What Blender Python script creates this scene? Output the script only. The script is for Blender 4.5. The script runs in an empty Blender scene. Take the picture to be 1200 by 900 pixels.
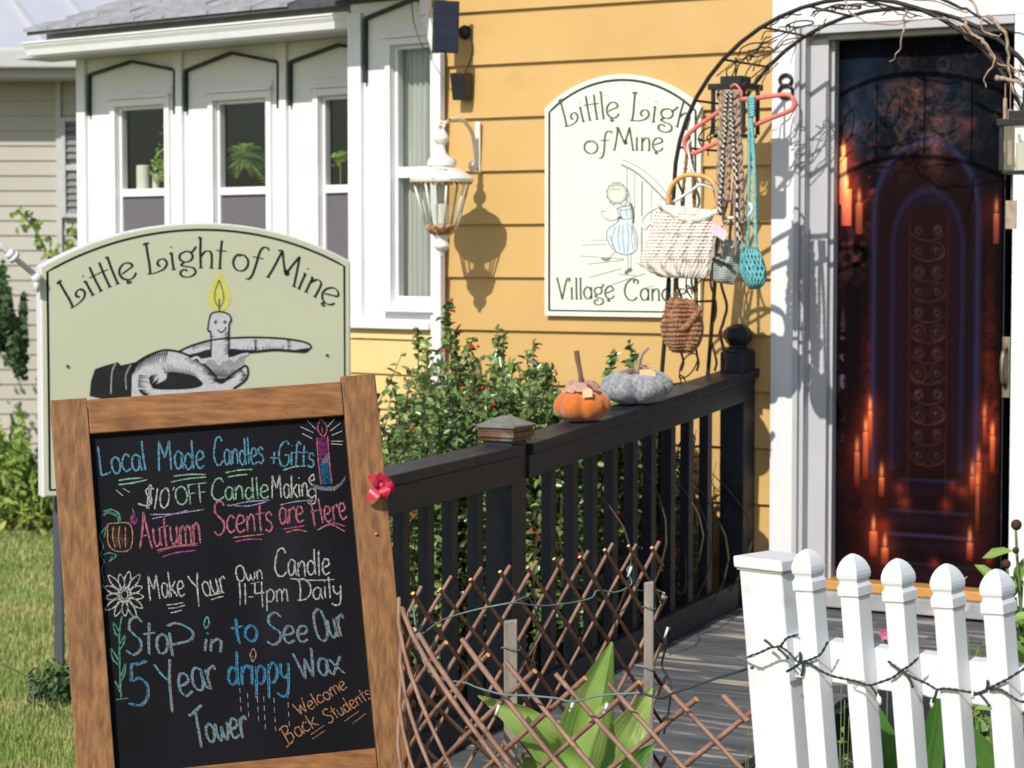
import bpy, math, random
import numpy as np
from mathutils import Vector, Matrix, noise
R = math.radians
random.seed(7)
scene = bpy.context.scene
COL = scene.collection

# ---------------------------------------------------------------- camera, light, exposure
FPX = 2700.0                      # focal length in pixels of a 1200 px wide picture
EYE = Vector((0, 0, 1.6))
PITCH = math.atan(150 / FPX)
cd = bpy.data.cameras.new('camera')
cam = bpy.data.objects.new('camera', cd)
COL.objects.link(cam)
cam.location = EYE
cam.rotation_euler = (math.pi / 2 - PITCH, 0, 0)
cd.sensor_width = 36
cd.lens = 36 * FPX / 1200
cd.clip_start = 0.1
cd.clip_end = 500
cd.dof.use_dof = True
cd.dof.focus_distance = 5.0
cd.dof.aperture_fstop = 9.0
scene.camera = cam

SUN_EL = R(38.5)
SUN_H = Vector((-0.5145, -0.8575, 0)).normalized()      # horizontal direction towards the sun
w = bpy.data.worlds.new("World")
scene.world = w
w.use_nodes = True
nt = w.node_tree
sky = nt.nodes.new('ShaderNodeTexSky')
sky.sky_type = 'NISHITA'
sky.sun_disc = False
sky.sun_elevation = SUN_EL
sky.sun_rotation = math.atan2(SUN_H.x, SUN_H.y)
nt.links.new(sky.outputs[0], nt.nodes['Background'].inputs[0])
nt.nodes['Background'].inputs[1].default_value = 0.11
sl = bpy.data.lights.new('sun', 'SUN')
sl.energy = 3.7
sl.angle = R(0.5)
sl.color = (1.0, 0.95, 0.87)
so = bpy.data.objects.new('sun', sl)
COL.objects.link(so)
so.location = (-5, -8, 10)
SUN_DIR = Vector((SUN_H.x * math.cos(SUN_EL), SUN_H.y * math.cos(SUN_EL), math.sin(SUN_EL)))
so.rotation_euler = SUN_DIR.to_track_quat('Z', 'Y').to_euler()
vs = scene.view_settings
vs.view_transform = 'Standard'
vs.look = 'None'
vs.exposure = 0.22
vs.gamma = 1.0
vs.use_curve_mapping = False
try:
    scene.cycles.max_bounces = 6
    scene.cycles.transparent_max_bounces = 12
    scene.cycles.sample_clamp_indirect = 4
    scene.cycles.caustics_reflective = False
    scene.cycles.caustics_refractive = False
except Exception:
    pass

# ---------------------------------------------------------------- picture <-> place
CF = Vector((0, math.cos(PITCH), -math.sin(PITCH)))
CU = Vector((0, math.sin(PITCH), math.cos(PITCH)))
CR = Vector((1, 0, 0))
def ray(px, py):
    return CF + CR * ((px - 600) / FPX) + CU * ((450 - py) / FPX)
def P(px, py, Y):
    d = ray(px, py)
    return EYE + d * (Y / d.y)
def topx(p):
    d = Vector(p) - EYE
    return 600 + FPX * d.dot(CR) / d.dot(CF), 450 - FPX * d.dot(CU) / d.dot(CF)

class Fr:
    """a local frame: s along the surface, h out of it, z up it"""
    def __init__(self, o, t, n, u=(0, 0, 1)):
        self.o = Vector(o); self.t = Vector(t).normalized(); self.n = Vector(n).normalized(); self.u = Vector(u).normalized()
    def w(self, s, h, z):
        return self.o + self.t * s + self.n * h + self.u * z
    def at(self, px, py, h=0.0):
        d = ray(px, py)
        o = self.o + self.n * h
        k = (o - EYE).dot(self.n) / d.dot(self.n)
        q = EYE + d * k - o
        return q.dot(self.t), q.dot(self.u)
    def off(self, s=0, h=0, z=0):
        return Fr(self.w(s, h, z), self.t, self.n, self.u)
WORLD = Fr((0, 0, 0), (1, 0, 0), (0, 1, 0))
def flat_frame(point, T):
    t = Vector((1, -T, 0)).normalized()
    return Fr(point, t, (t.y, -t.x, 0))
W = flat_frame((0, 9.301, 0), 0.60)                     # yellow front wall
Q = P(519, 300, 9.301); k_ = 9.301 / (1 + 0.60 * (519 - 600) / FPX)
B = flat_frame((k_ * (519 - 600) / FPX, k_, 0), 0.84)   # window bay next to it
Cc = B.off(h=-0.35)                                     # sun porch with three windows, set back
F = flat_frame((0, 4.627, 0), 0.94)                     # picket fence

# ---------------------------------------------------------------- mesh helpers
def crs(pts, n=6, closed=False):
    """smooth a polyline (Catmull-Rom)"""
    if len(pts) < 3: return [Vector(p) for p in pts]
    pts = [Vector(p) for p in pts]
    out = []
    N = len(pts)
    rng = range(N) if closed else range(N - 1)
    for i in rng:
        if closed:
            a, b, c, d = pts[i - 1], pts[i], pts[(i + 1) % N], pts[(i + 2) % N]
        else:
            a = pts[i - 1] if i else pts[0] * 2 - pts[1]
            b, c = pts[i], pts[i + 1]
            d = pts[i + 2] if i + 2 < N else pts[-1] * 2 - pts[-2]
        for k in range(n):
            t = k / n
            out.append(0.5 * ((2 * b) + (c - a) * t + (2 * a - 5 * b + 4 * c - d) * t * t + (3 * b - a - 3 * c + d) * t ** 3))
    if not closed: out.append(pts[-1])
    return out

class MB:
    def __init__(self):
        self.v = []; self.f = []; self.m = []
    def add(self, vs_, fs, m=0):
        b = len(self.v)
        self.v += [Vector(x) for x in vs_]
        for i, q in enumerate(fs):
            self.f.append(tuple(b + j for j in q))
            self.m.append(m[i] if isinstance(m, list) else m)
        return self
    def hexa(self, p, m=0):
        """p: bottom ring of 4 then top ring of 4"""
        return self.add(p, [(3, 2, 1, 0), (4, 5, 6, 7), (0, 1, 5, 4), (1, 2, 6, 5), (2, 3, 7, 6), (3, 0, 4, 7)], m)
    def box(self, fr, s0, s1, h0, h1, z0, z1, m=0):
        c = [(s0, h0), (s1, h0), (s1, h1), (s0, h1)]
        return self.hexa([fr.w(a, b, z0) for a, b in c] + [fr.w(a, b, z1) for a, b in c], m)
    def bar(self, a, b, wx, wy, side=None, m=0):
        """rectangular bar from a to b; side = direction of its width wx"""
        a = Vector(a); b = Vector(b); d = (b - a).normalized()
        if side is None: side = Vector((0, 0, 1)) if abs(d.z) < .9 else Vector((1, 0, 0))
        s = Vector(side); s = (s - d * s.dot(d)).normalized(); q = d.cross(s)
        c = [(-.5, -.5), (.5, -.5), (.5, .5), (-.5, .5)]
        return self.hexa([a + s * x * wx + q * y * wy for x, y in c] + [b + s * x * wx + q * y * wy for x, y in c], m)
    def tube(self, pts, r, n=6, caps=True, mcap=None, closed=False, m=0):
        pts = [Vector(p) for p in pts]; N = len(pts)
        rs = r if isinstance(r, (list, tuple)) else [r] * N
        ring = []; prev = None
        for i in range(N):
            a = pts[i - 1] if (i or closed) else pts[0]
            b = pts[(i + 1) % N] if (i < N - 1 or closed) else pts[-1]
            d = (b - a)
            if d.length < 1e-9: d = Vector((0, 0, 1))
            d.normalize()
            if prev is None:
                x = Vector((0, 0, 1)) if abs(d.z) < .9 else Vector((1, 0, 0))
            else: x = prev
            x = (x - d * x.dot(d))
            if x.length < 1e-6: x = d.orthogonal()
            x.normalize(); prev = x; y = d.cross(x)
            for k in range(n):
                an = 2 * math.pi * k / n
                ring.append(pts[i] + (x * math.cos(an) + y * math.sin(an)) * rs[i])
        fs = []; ms = []
        for i in range(N if closed else N - 1):
            j = (i + 1) % N
            for k in range(n):
                l = (k + 1) % n
                fs.append((i * n + k, i * n + l, j * n + l, j * n + k)); ms.append(m)
        if caps and not closed:
            fs.append(tuple(range(n - 1, -1, -1))); ms.append(m if mcap is None else mcap)
            fs.append(tuple((N - 1) * n + k for k in range(n))); ms.append(m if mcap is None else mcap)
        return self.add(ring, fs, ms)
    def lathe(self, o, prof, n=24, x=(1, 0, 0), up=(0, 0, 1), fn=None, m=0, rot=0.0):
        o = Vector(o); up = Vector(up).normalized(); x = Vector(x); x = (x - up * x.dot(up)).normalized(); y = up.cross(x)
        vs_ = []
        for r, z in prof:
            for k in range(n):
                a = 2 * math.pi * k / n + rot
                rr = r * (fn(a, z) if fn else 1)
                vs_.append(o + up * z + (x * math.cos(a) + y * math.sin(a)) * rr)
        fs = []
        N = len(prof)
        for i in range(N - 1):
            for k in range(n):
                l = (k + 1) % n
                fs.append((i * n + k, i * n + l, (i + 1) * n + l, (i + 1) * n + k))
        fs.append(tuple(range(n - 1, -1, -1))); fs.append(tuple((N - 1) * n + k for k in range(n)))
        return self.add(vs_, fs, m)
    def poly(self, pts, m=0):
        return self.add(pts, [tuple(range(len(pts)))], m)
    def prism(self, pts, vec, m=0, mside=None):
        n = len(pts); vec = Vector(vec)
        fs = [tuple(range(n - 1, -1, -1)), tuple(range(n, 2 * n))] + [(i, (i + 1) % n, n + (i + 1) % n, n + i) for i in range(n)]
        ms = [m, m] + [m if mside is None else mside] * n
        return self.add([Vector(p) for p in pts] + [Vector(p) + vec for p in pts], fs, ms)
    def ball(self, c, r, n=8, k=5, m=0, sq=1.0):
        pr = [(max(1e-4, math.sin(math.pi * i / k)) * r, -math.cos(math.pi * i / k) * r * sq) for i in range(k + 1)]
        return self.lathe(c, pr, n, m=m)
    def ribbon(self, fr, pts, wd, h, m=0):
        """flat printed stroke on a frame; pts are (a, b) on it, wd a width or widths"""
        n = len(pts)
        if n < 2: return self
        ws = wd if isinstance(wd, (list, tuple)) else [wd] * n
        vs_ = []
        for i in range(n):
            a = pts[max(0, i - 1)]; b = pts[min(n - 1, i + 1)]
            dx, dy = b[0] - a[0], b[1] - a[1]; L = math.hypot(dx, dy) or 1e-9
            nx, ny = -dy / L, dx / L
            vs_.append(fr.w(pts[i][0] + nx * ws[i] / 2, h, pts[i][1] + ny * ws[i] / 2))
            vs_.append(fr.w(pts[i][0] - nx * ws[i] / 2, h, pts[i][1] - ny * ws[i] / 2))
        return self.add(vs_, [(2 * i, 2 * i + 1, 2 * i + 3, 2 * i + 2) for i in range(n - 1)], m)
    def mesh(self, name, off, mats, smooth):
        me = bpy.data.meshes.new(name)
        me.from_pydata([v - off for v in self.v], [], self.f)
        for q in mats: me.materials.append(q)
        if len(mats) > 1: me.polygons.foreach_set('material_index', self.m)
        if smooth: me.polygons.foreach_set('use_smooth', [True] * len(self.f))
        me.update()
        return me

def wloc(o):
    v = Vector((0, 0, 0))
    while o is not None:
        v = v + o.location; o = o.parent
    return v
def tag(o, label=None, cat=None, group=None, kind=None):
    if label: o['label'] = label
    if cat: o['category'] = cat
    if group: o['group'] = group
    if kind: o['kind'] = kind
    return o
def root(name, label, cat, loc, group=None):
    o = bpy.data.objects.new(name, None)
    COL.objects.link(o); o.location = loc; o.empty_display_size = .1
    return tag(o, label, cat, group)
def build(name, mb, mat, parent=None, smooth=False, at=None, bev=0, label=None, cat=None, group=None, kind=None, auto=None):
    mats = mat if isinstance(mat, (list, tuple)) else [mat]
    base = wloc(parent) if parent else (Vector(at) if at is not None else Vector((0, 0, 0)))
    o = bpy.data.objects.new(name, mb.mesh(name, base, mats, smooth))
    COL.objects.link(o)
    if parent: o.parent = parent
    else: o.location = base
    if bev:
        b = o.modifiers.new('bevel', 'BEVEL'); b.width = bev; b.segments = 2; b.limit_method = 'ANGLE'; b.angle_limit = R(40)
    if auto: sharp(o.data, auto)
    return tag(o, label, cat, group, kind)
def sharp(me, deg):
    try:
        me.set_sharp_from_angle(angle=R(deg))
    except Exception:
        pass
def piece(name, me, loc, parent=None, rot=None, scale=None):
    """an object that shares mesh data with its like; loc in world coordinates"""
    o = bpy.data.objects.new(name, me)
    COL.objects.link(o)
    if parent: o.parent = parent
    o.location = Vector(loc) - (wloc(parent) if parent else Vector((0, 0, 0)))
    if rot is not None: o.rotation_euler = rot
    if scale is not None: o.scale = scale
    return o
def fast(name, V, Fq, mat, parent=None, smooth=False, colors=None):
    base = wloc(parent) if parent else Vector((0, 0, 0))
    V = np.asarray(V, dtype=np.float32) - np.array(base, dtype=np.float32)
    Fq = np.asarray(Fq, dtype=np.int32)
    me = bpy.data.meshes.new(name)
    me.vertices.add(len(V)); me.vertices.foreach_set('co', V.ravel())
    k = Fq.shape[1]
    me.loops.add(Fq.size); me.loops.foreach_set('vertex_index', Fq.ravel())
    me.polygons.add(len(Fq)); me.polygons.foreach_set('loop_start', np.arange(0, Fq.size, k, dtype=np.int32))
    if smooth: me.polygons.foreach_set('use_smooth', np.ones(len(Fq), dtype=bool))
    me.materials.append(mat)
    if colors is not None:
        ca = me.color_attributes.new('print', 'FLOAT_COLOR', 'POINT')
        ca.data.foreach_set('color', np.asarray(colors, dtype=np.float32).ravel())
    me.update(calc_edges=True); me.validate()
    o = bpy.data.objects.new(name, me)
    COL.objects.link(o)
    if parent: o.parent = parent
    return o

# ---------------------------------------------------------------- materials
def lin(c):
    return tuple(((x / 255) / 12.92 if x / 255 <= .04045 else ((x / 255 + .055) / 1.055) ** 2.4) for x in c)
def mat(name, c1, c2=None, scale=20, rough=.6, bump=0.0, bscale=60, stretch=(1, 1, 1), detail=4, metal=0.0, spec=.4,
        rotz=0.0, spots=None, spot_scale=8, spot_lo=.6, spot_hi=.7, island=0.0, transl=0.0, rvar=0.0, sheen=0.0, lo=.3, hi=.7):
    m = bpy.data.materials.new(name); m.use_nodes = True
    n = m.node_tree; L = n.links.new
    b = n.nodes['Principled BSDF']
    b.inputs['Roughness'].default_value = rough
    b.inputs['Metallic'].default_value = metal
    b.inputs['Specular IOR Level'].default_value = spec
    if sheen: b.inputs['Sheen Weight'].default_value = sheen
    tc = n.nodes.new('ShaderNodeTexCoord')
    mp = n.nodes.new('ShaderNodeMapping'); mp.inputs['Scale'].default_value = stretch
    if rotz:
        m0 = n.nodes.new('ShaderNodeMapping'); m0.inputs['Rotation'].default_value = (0, 0, rotz)
        L(tc.outputs['Object'], m0.inputs[0]); L(m0.outputs[0], mp.inputs[0])
    else: L(tc.outputs['Object'], mp.inputs[0])
    nz = n.nodes.new('ShaderNodeTexNoise'); nz.inputs['Scale'].default_value = scale; nz.inputs['Detail'].default_value = detail
    L(mp.outputs[0], nz.inputs['Vector'])
    rp = n.nodes.new('ShaderNodeValToRGB')
    rp.color_ramp.elements[0].position = lo; rp.color_ramp.elements[1].position = hi
    rp.color_ramp.elements[0].color = (*c1, 1); rp.color_ramp.elements[1].color = (*(c2 or c1), 1)
    L(nz.outputs['Fac'], rp.inputs[0])
    out = rp.outputs[0]
    if spots:
        n2 = n.nodes.new('ShaderNodeTexNoise'); n2.inputs['Scale'].default_value = spot_scale; n2.inputs['Detail'].default_value = 6
        L(mp.outputs[0], n2.inputs['Vector'])
        r2 = n.nodes.new('ShaderNodeValToRGB'); r2.color_ramp.elements[0].position = spot_lo; r2.color_ramp.elements[1].position = spot_hi
        L(n2.outputs['Fac'], r2.inputs[0])
        mx = n.nodes.new('ShaderNodeMixRGB'); L(r2.outputs[0], mx.inputs[0]); L(out, mx.inputs[1]); mx.inputs[2].default_value = (*spots, 1)
        out = mx.outputs[0]
    if island:
        g = n.nodes.new('ShaderNodeNewGeometry'); hs = n.nodes.new('ShaderNodeHueSaturation')
        ma = n.nodes.new('ShaderNodeMapRange'); ma.inputs['To Min'].default_value = 1 - island; ma.inputs['To Max'].default_value = 1 + island
        L(g.outputs['Random Per Island'], ma.inputs[0]); L(ma.outputs[0], hs.inputs['Value']); L(out, hs.inputs['Color'])
        m2 = n.nodes.new('ShaderNodeMapRange'); m2.inputs['To Min'].default_value = .5 - island * .06; m2.inputs['To Max'].default_value = .5 + island * .04
        w2 = n.nodes.new('ShaderNodeTexWhiteNoise'); w2.noise_dimensions = '1D'
        L(g.outputs['Random Per Island'], w2.inputs['W']); L(w2.outputs['Value'], m2.inputs[0]); L(m2.outputs[0], hs.inputs['Hue'])
        out = hs.outputs[0]
    L(out, b.inputs['Base Color'])
    if rvar:
        mr = n.nodes.new('ShaderNodeMapRange'); mr.inputs['To Min'].default_value = max(.05, rough - rvar); mr.inputs['To Max'].default_value = min(1, rough + rvar)
        L(nz.outputs['Fac'], mr.inputs[0]); L(mr.outputs[0], b.inputs['Roughness'])
    if bump:
        n3 = n.nodes.new('ShaderNodeTexNoise'); n3.inputs['Scale'].default_value = bscale; n3.inputs['Detail'].default_value = 5
        L(mp.outputs[0], n3.inputs['Vector'])
        bp = n.nodes.new('ShaderNodeBump'); bp.inputs['Strength'].default_value = min(1, bump); bp.inputs['Distance'].default_value = .004
        L(n3.outputs['Fac'], bp.inputs['Height']); L(bp.outputs[0], b.inputs['Normal'])
    if transl:
        tr = n.nodes.new('ShaderNodeBsdfTranslucent'); L(out, tr.inputs[0])
        ms = n.nodes.new('ShaderNodeMixShader'); ms.inputs[0].default_value = transl
        L(b.outputs[0], ms.inputs[1]); L(tr.outputs[0], ms.inputs[2]); L(ms.outputs[0], n.nodes['Material Output'].inputs[0])
    return m
def knit(name, c1, c2, su=90, sv=90, strength=1.0, dist=.006):
    """looped yarn: rows of stitches as relief and shade of the yarn"""
    m = mat(name, c1, c2, scale=60, rough=.95, spec=.1, sheen=.3)
    n = m.node_tree; L = n.links.new; b = n.nodes['Principled BSDF']
    tc = n.nodes.new('ShaderNodeTexCoord')
    def wave(d, s):
        x = n.nodes.new('ShaderNodeTexWave'); x.bands_direction = d; x.inputs['Scale'].default_value = s
        x.inputs['Distortion'].default_value = 1.2; x.inputs['Detail'].default_value = 1; x.inputs['Detail Scale'].default_value = 2
        L(tc.outputs['Object'], x.inputs[0]); return x
    a = wave('Z', sv); c = wave('X', su)
    mu = n.nodes.new('ShaderNodeMath'); mu.operation = 'MULTIPLY'; L(a.outputs['Fac'], mu.inputs[0]); L(c.outputs['Fac'], mu.inputs[1])
    bp = n.nodes.new('ShaderNodeBump'); bp.inputs['Strength'].default_value = strength; bp.inputs['Distance'].default_value = dist
    L(mu.outputs[0], bp.inputs['Height']); L(bp.outputs[0], b.inputs['Normal'])
    return m
def glass(name, tint=(.9, .95, .93), refl=.12, cover=None, amount=.0):
    m = bpy.data.materials.new(name); m.use_nodes = True
    n = m.node_tree; L = n.links.new
    n.nodes.remove(n.nodes['Principled BSDF'])
    tr = n.nodes.new('ShaderNodeBsdfTransparent'); tr.inputs[0].default_value = (*tint, 1)
    gl = n.nodes.new('ShaderNodeBsdfGlossy'); gl.inputs['Roughness'].default_value = .02
    nz = n.nodes.new('ShaderNodeTexNoise'); nz.inputs['Scale'].default_value = 1.5
    bp = n.nodes.new('ShaderNodeBump'); bp.inputs['Strength'].default_value = .06; L(nz.outputs['Fac'], bp.inputs['Height']); L(bp.outputs[0], gl.inputs['Normal'])
    ms = n.nodes.new('ShaderNodeMixShader'); ms.inputs[0].default_value = refl
    L(tr.outputs[0], ms.inputs[1]); L(gl.outputs[0], ms.inputs[2]); last = ms
    if cover:
        df = n.nodes.new('ShaderNodeBsdfDiffuse'); df.inputs[0].default_value = (*cover, 1)
        m2 = n.nodes.new('ShaderNodeMixShader'); m2.inputs[0].default_value = amount
        L(ms.outputs[0], m2.inputs[1]); L(df.outputs[0], m2.inputs[2]); last = m2
    L(last.outputs[0], n.nodes['Material Output'].inputs[0])
    return m

M_yellow = mat('yellow_paint', (.55, .345, .120), (.60, .38, .138), scale=3, rough=.5, bump=.12, bscale=40, stretch=(1, 1, 1), spots=(.49, .31, .09), spot_scale=5, spot_lo=.62, spot_hi=.85)
M_yellow_lit = mat('sunlit_yellow_paint', (.72, .52, .21), (.76, .56, .24), scale=3, rough=.5, bump=.1, bscale=40)  # wall yellow made lighter: the bay's stronger sunlight is put into the colour
M_white = mat('white_paint', (.74, .75, .77), (.80, .80, .80), scale=4, rough=.45, bump=.08, bscale=50, spots=(.66, .66, .64), spot_scale=6, spot_lo=.62, spot_hi=.8)
M_vinyl = mat('white_vinyl', (.70, .72, .75), (.78, .78, .78), scale=3, rough=.38, bump=.05, bscale=30, spots=(.52, .49, .42), spot_scale=14, spot_lo=.60, spot_hi=.85)
M_grime = mat('grimy_vinyl_joint', (.42, .34, .27), (.6, .54, .46), scale=40, rough=.7)
M_trimgreen = mat('dark_green_trim', (.012, .025, .022), (.02, .035, .03), rough=.5)
M_black = mat('black_paint', (.013, .016, .025), (.020, .024, .034), scale=9, rough=.5, bump=.15, bscale=70, rvar=.1, spots=(.055, .052, .050), spot_scale=18, spot_lo=.60, spot_hi=.78)
M_iron = mat('black_iron', (.014, .015, .016), (.03, .028, .026), scale=60, rough=.55, bump=.3, bscale=200, metal=.3)
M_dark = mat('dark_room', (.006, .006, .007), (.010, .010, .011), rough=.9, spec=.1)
M_deck = mat('weathered_deck_paint', (.055, .06, .072), (.13, .135, .142), scale=3, rough=.6, bump=.7, bscale=30, stretch=(.8, 9, 3), rotz=.5404, spots=(.40, .35, .30), spot_scale=2.6, spot_lo=.56, spot_hi=.64)
M_pine = mat('stained_pine', (.13, .055, .018), (.31, .145, .048), scale=7, rough=.55, bump=.3, bscale=12, stretch=(12, 12, .45), detail=10, spots=(.08, .035, .015), spot_scale=1.6, spot_lo=.62, spot_hi=.74)
M_pine_h = mat('stained_pine_crosswise', (.15, .058, .016), (.33, .140, .042), scale=7, rough=.55, bump=.3, bscale=12, stretch=(.45, 12, 12), detail=10, spots=(.09, .036, .013), spot_scale=1.6, spot_lo=.62, spot_hi=.78)
M_board = mat('chalkboard_slate', (.003, .003, .005), (.007, .007, .010), scale=5, rough=.65, spec=.12, stretch=(1, 1, .35), spots=(.019, .019, .023), spot_scale=2.5, spot_lo=.55, spot_hi=.8, bump=.1, bscale=200)
M_signgreen = mat('sage_sign_paint', (.56, .58, .41), (.59, .61, .44), scale=2, rough=.4, spec=.4)
M_signpale = mat('pale_ivory_sign_paint', (.74, .78, .64), (.78, .81, .68), scale=2, rough=.5)
M_ink = mat('sign_ink', (.012, .014, .012), (.02, .022, .02), rough=.5)
M_inksoft = mat('faded_sign_ink', (.09, .10, .09), (.15, .16, .14), rough=.6)
M_pencil = mat('grey_pencil_line', (.20, .22, .24), (.36, .38, .38), scale=120, rough=.6)
M_paleblue = mat('pale_blue_print', (.55, .66, .74), (.68, .75, .78), scale=40, rough=.6)
M_jamb = mat('even_grey_jamb', (.46, .46, .48), (.52, .52, .54), scale=5, rough=.4)  # one even grey over all faces of the door jamb
M_inkwhite = mat('grey_white_print', (.50, .50, .53), (.64, .64, .66), scale=60, rough=.5)
M_inkgrey = mat('grey_print', (.26, .27, .27), (.40, .41, .40), scale=60, rough=.5)
M_flame = mat('yellow_print', (.62, .60, .10), (.70, .66, .16), scale=30, rough=.5)
M_postgrey = mat('slate_grey_metal', (.055, .065, .085), (.08, .09, .115), scale=12, rough=.5)
M_soil = mat('garden_soil', (.018, .013, .010), (.045, .034, .026), scale=30, rough=.95, bump=1, bscale=60)
M_lawn = mat('lawn_ground', (.12, .15, .035), (.26, .24, .11), scale=3, rough=.95, bump=.8, bscale=50, detail=8)
M_blade = mat('grass_blades', (.22, .34, .065), (.48, .46, .19), scale=2.2, rough=.6, island=.35, transl=.25, detail=6)
M_leaf = mat('holly_leaf', (.07, .15, .04), (.22, .32, .10), scale=6, rough=.27, island=.45, transl=.12, spec=.55)
M_leafdark = mat('dark_shrub_leaf', (.03, .07, .02), (.06, .11, .035), scale=4, rough=.5, island=.4, transl=.1)
M_leaflime = mat('lime_bed_leaf', (.16, .30, .05), (.36, .42, .10), scale=3, rough=.5, island=.4, transl=.3)
M_canna = mat('broad_lily_leaf', (.19, .34, .060), (.36, .48, .14), scale=9, rough=.42, stretch=(1, 1, 1), transl=.35, bump=.1)
M_cannadk = mat('deep_green_leaf', (.045, .14, .02), (.10, .24, .04), scale=6, rough=.42, transl=.3)
M_fern = mat('fern_frond', (.20, .38, .06), (.38, .55, .12), scale=8, rough=.5, transl=.3, island=.3)
M_stem = mat('woody_stem', (.06, .04, .022), (.12, .085, .05), scale=30, rough=.8)
M_greenstem = mat('green_stem', (.07, .13, .03), (.14, .2, .06), scale=30, rough=.6)
M_berry = mat('red_berry', (.45, .012, .010), (.6, .03, .02), scale=20, rough=.3)
M_willow = mat('willow_rod_bark', (.18, .095, .062), (.33, .195, .135), scale=18, rough=.6, bump=.5, bscale=120, spots=(.13, .065, .04), spot_scale=22, spot_lo=.58, spot_hi=.72)
M_willowdk = mat('dark_willow_rod_bark', (.085, .040, .026), (.16, .08, .05), scale=18, rough=.6, bump=.5, bscale=120)
M_cutend = mat('cut_willow_end', (.62, .33, .10), (.72, .44, .18), scale=80, rough=.7)
M_stake = mat('grey_weathered_stake', (.20, .17, .14), (.34, .30, .25), scale=10, stretch=(6, 6, .6), rough=.8, bump=.5, bscale=80)
M_wire = mat('dark_green_cord', (.014, .024, .026), (.03, .045, .045), scale=40, rough=.5)
M_wirepale = mat('bluish_cord', (.10, .17, .16), (.18, .26, .24), scale=40, rough=.5)
M_bulb = mat('clear_bulb', (.6, .62, .58), (.75, .75, .7), rough=.15)
M_lantern = mat('chipped_white_enamel', (.72, .70, .64), (.80, .78, .73), scale=14, rough=.45, bump=.4, bscale=90, spots=(.30, .12, .045), spot_scale=26, spot_lo=.62, spot_hi=.68)
M_rust = mat('rusted_enamel', (.60, .52, .43), (.36, .13, .04), scale=45, rough=.7, bump=.6, bscale=120, lo=.42, hi=.55)
M_wax = mat('candle_wax', (.74, .70, .58), (.8, .76, .66), rough=.5)
M_solar = mat('solar_cell', (.006, .008, .02), (.012, .014, .03), scale=30, rough=.35, spec=.5)
M_plastic = mat('black_plastic', (.012, .012, .014), (.02, .02, .022), rough=.4)
M_shingle = mat('grey_shingle', (.24, .245, .26), (.38, .38, .40), scale=14, rough=.9, bump=.6, bscale=100, island=.15)
M_shingledk = mat('dark_shingle', (.05, .052, .06), (.10, .10, .11), scale=40, rough=.9, bump=.6, bscale=200)
M_metalroof = mat('pale_metal_roof', (.50, .51, .56), (.56, .56, .61), scale=1, rough=.45, metal=.1)
M_beige = mat('beige_siding', (.42, .40, .34), (.47, .45, .39), scale=1.5, rough=.6, bump=.05)
M_offwhite = mat('grey_white_trim', (.46, .46, .47), (.52, .52, .52), rough=.5)
M_shutter = mat('grey_shutter', (.17, .17, .18), (.21, .21, .21), rough=.6)
M_curtain = mat('sheer_curtain', (.46, .47, .43), (.74, .74, .70), scale=6, stretch=(6, 6, .2), rough=.9, transl=.2)
M_copper = mat('brown_copper_cap', (.11, .055, .035), (.20, .10, .07), scale=20, rough=.45, metal=.4, spots=(.22, .24, .18), spot_scale=15)
M_capgrey = mat('verdigris_cap_top', (.13, .13, .11), (.20, .20, .17), scale=20, rough=.5, spots=(.26, .26, .18), spot_scale=10)
M_orange = mat('orange_felt', (.48, .115, .010), (.62, .17, .02), scale=40, rough=.9, sheen=.4, bump=.5, bscale=250)
M_greyknit = mat('grey_chenille', (.15, .16, .18), (.38, .385, .40), scale=70, rough=.95, sheen=.4, bump=1, bscale=110, stretch=(1, 1, 1))
M_twig = mat('brown_twig', (.11, .06, .035), (.22, .13, .08), scale=30, rough=.8, bump=.5)
M_twigpale = mat('pale_twig', (.30, .21, .15), (.46, .35, .26), scale=30, rough=.8, bump=.5)
M_tulle = mat('peach_tulle', (.72, .45, .34), (.82, .60, .48), scale=60, rough=.8, transl=.5)
M_kraft = mat('kraft_paper_tag', (.62, .40, .22), (.68, .46, .28), rough=.8)
M_lilac = mat('lilac_paper_tag', (.58, .50, .62), (.64, .57, .68), rough=.8)
M_coral = mat('coral_plastic', (.72, .15, .13), (.80, .21, .18), scale=12, rough=.35)
M_whiteplastic = mat('white_plastic', (.68, .70, .75), (.76, .77, .80), rough=.35)
M_bamboo = mat('bamboo_ring', (.60, .30, .08), (.72, .42, .14), scale=30, rough=.4)
M_creamknit = knit('cream_crochet', (.78, .69, .62), (.86, .79, .73), 60, 60, .6, .004)
M_brownknit = mat('brown_crochet', (.20, .085, .032), (.44, .21, .09), scale=110, rough=.95, bump=1, bscale=140, sheen=.3, lo=.4, hi=.6)
M_sageknit = knit('pale_sage_knit', (.36, .42, .38), (.58, .62, .56), 40, 40)
M_aquaknit = knit('aqua_net_yarn', (.06, .30, .34), (.16, .52, .55), 40, 40)
M_tan = mat('tan_macrame_cord', (.30, .20, .14), (.48, .36, .28), scale=90, rough=.95, bump=.8, bscale=300)
M_blackwhite = mat('black_and_white_twine', (.02, .02, .02), (.7, .68, .64), scale=110, rough=.9, lo=.48, hi=.52)
M_aqua = mat('aqua_cord', (.10, .40, .44), (.26, .62, .64), scale=90, rough=.95, bump=.8, bscale=300)
M_browncord = mat('brown_cord', (.20, .09, .04), (.33, .17, .09), scale=90, rough=.95, bump=.8, bscale=300)
M_brass = mat('aged_brass', (.30, .26, .18), (.42, .37, .28), scale=20, rough=.35, metal=.8)
M_ribbon = mat('crimson_ribbon', (.42, .012, .035), (.66, .05, .10), scale=24, rough=.35, transl=.15)
M_redflower = mat('pink_petal', (.75, .16, .28), (.8, .28, .4), rough=.6, transl=.3)
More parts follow.
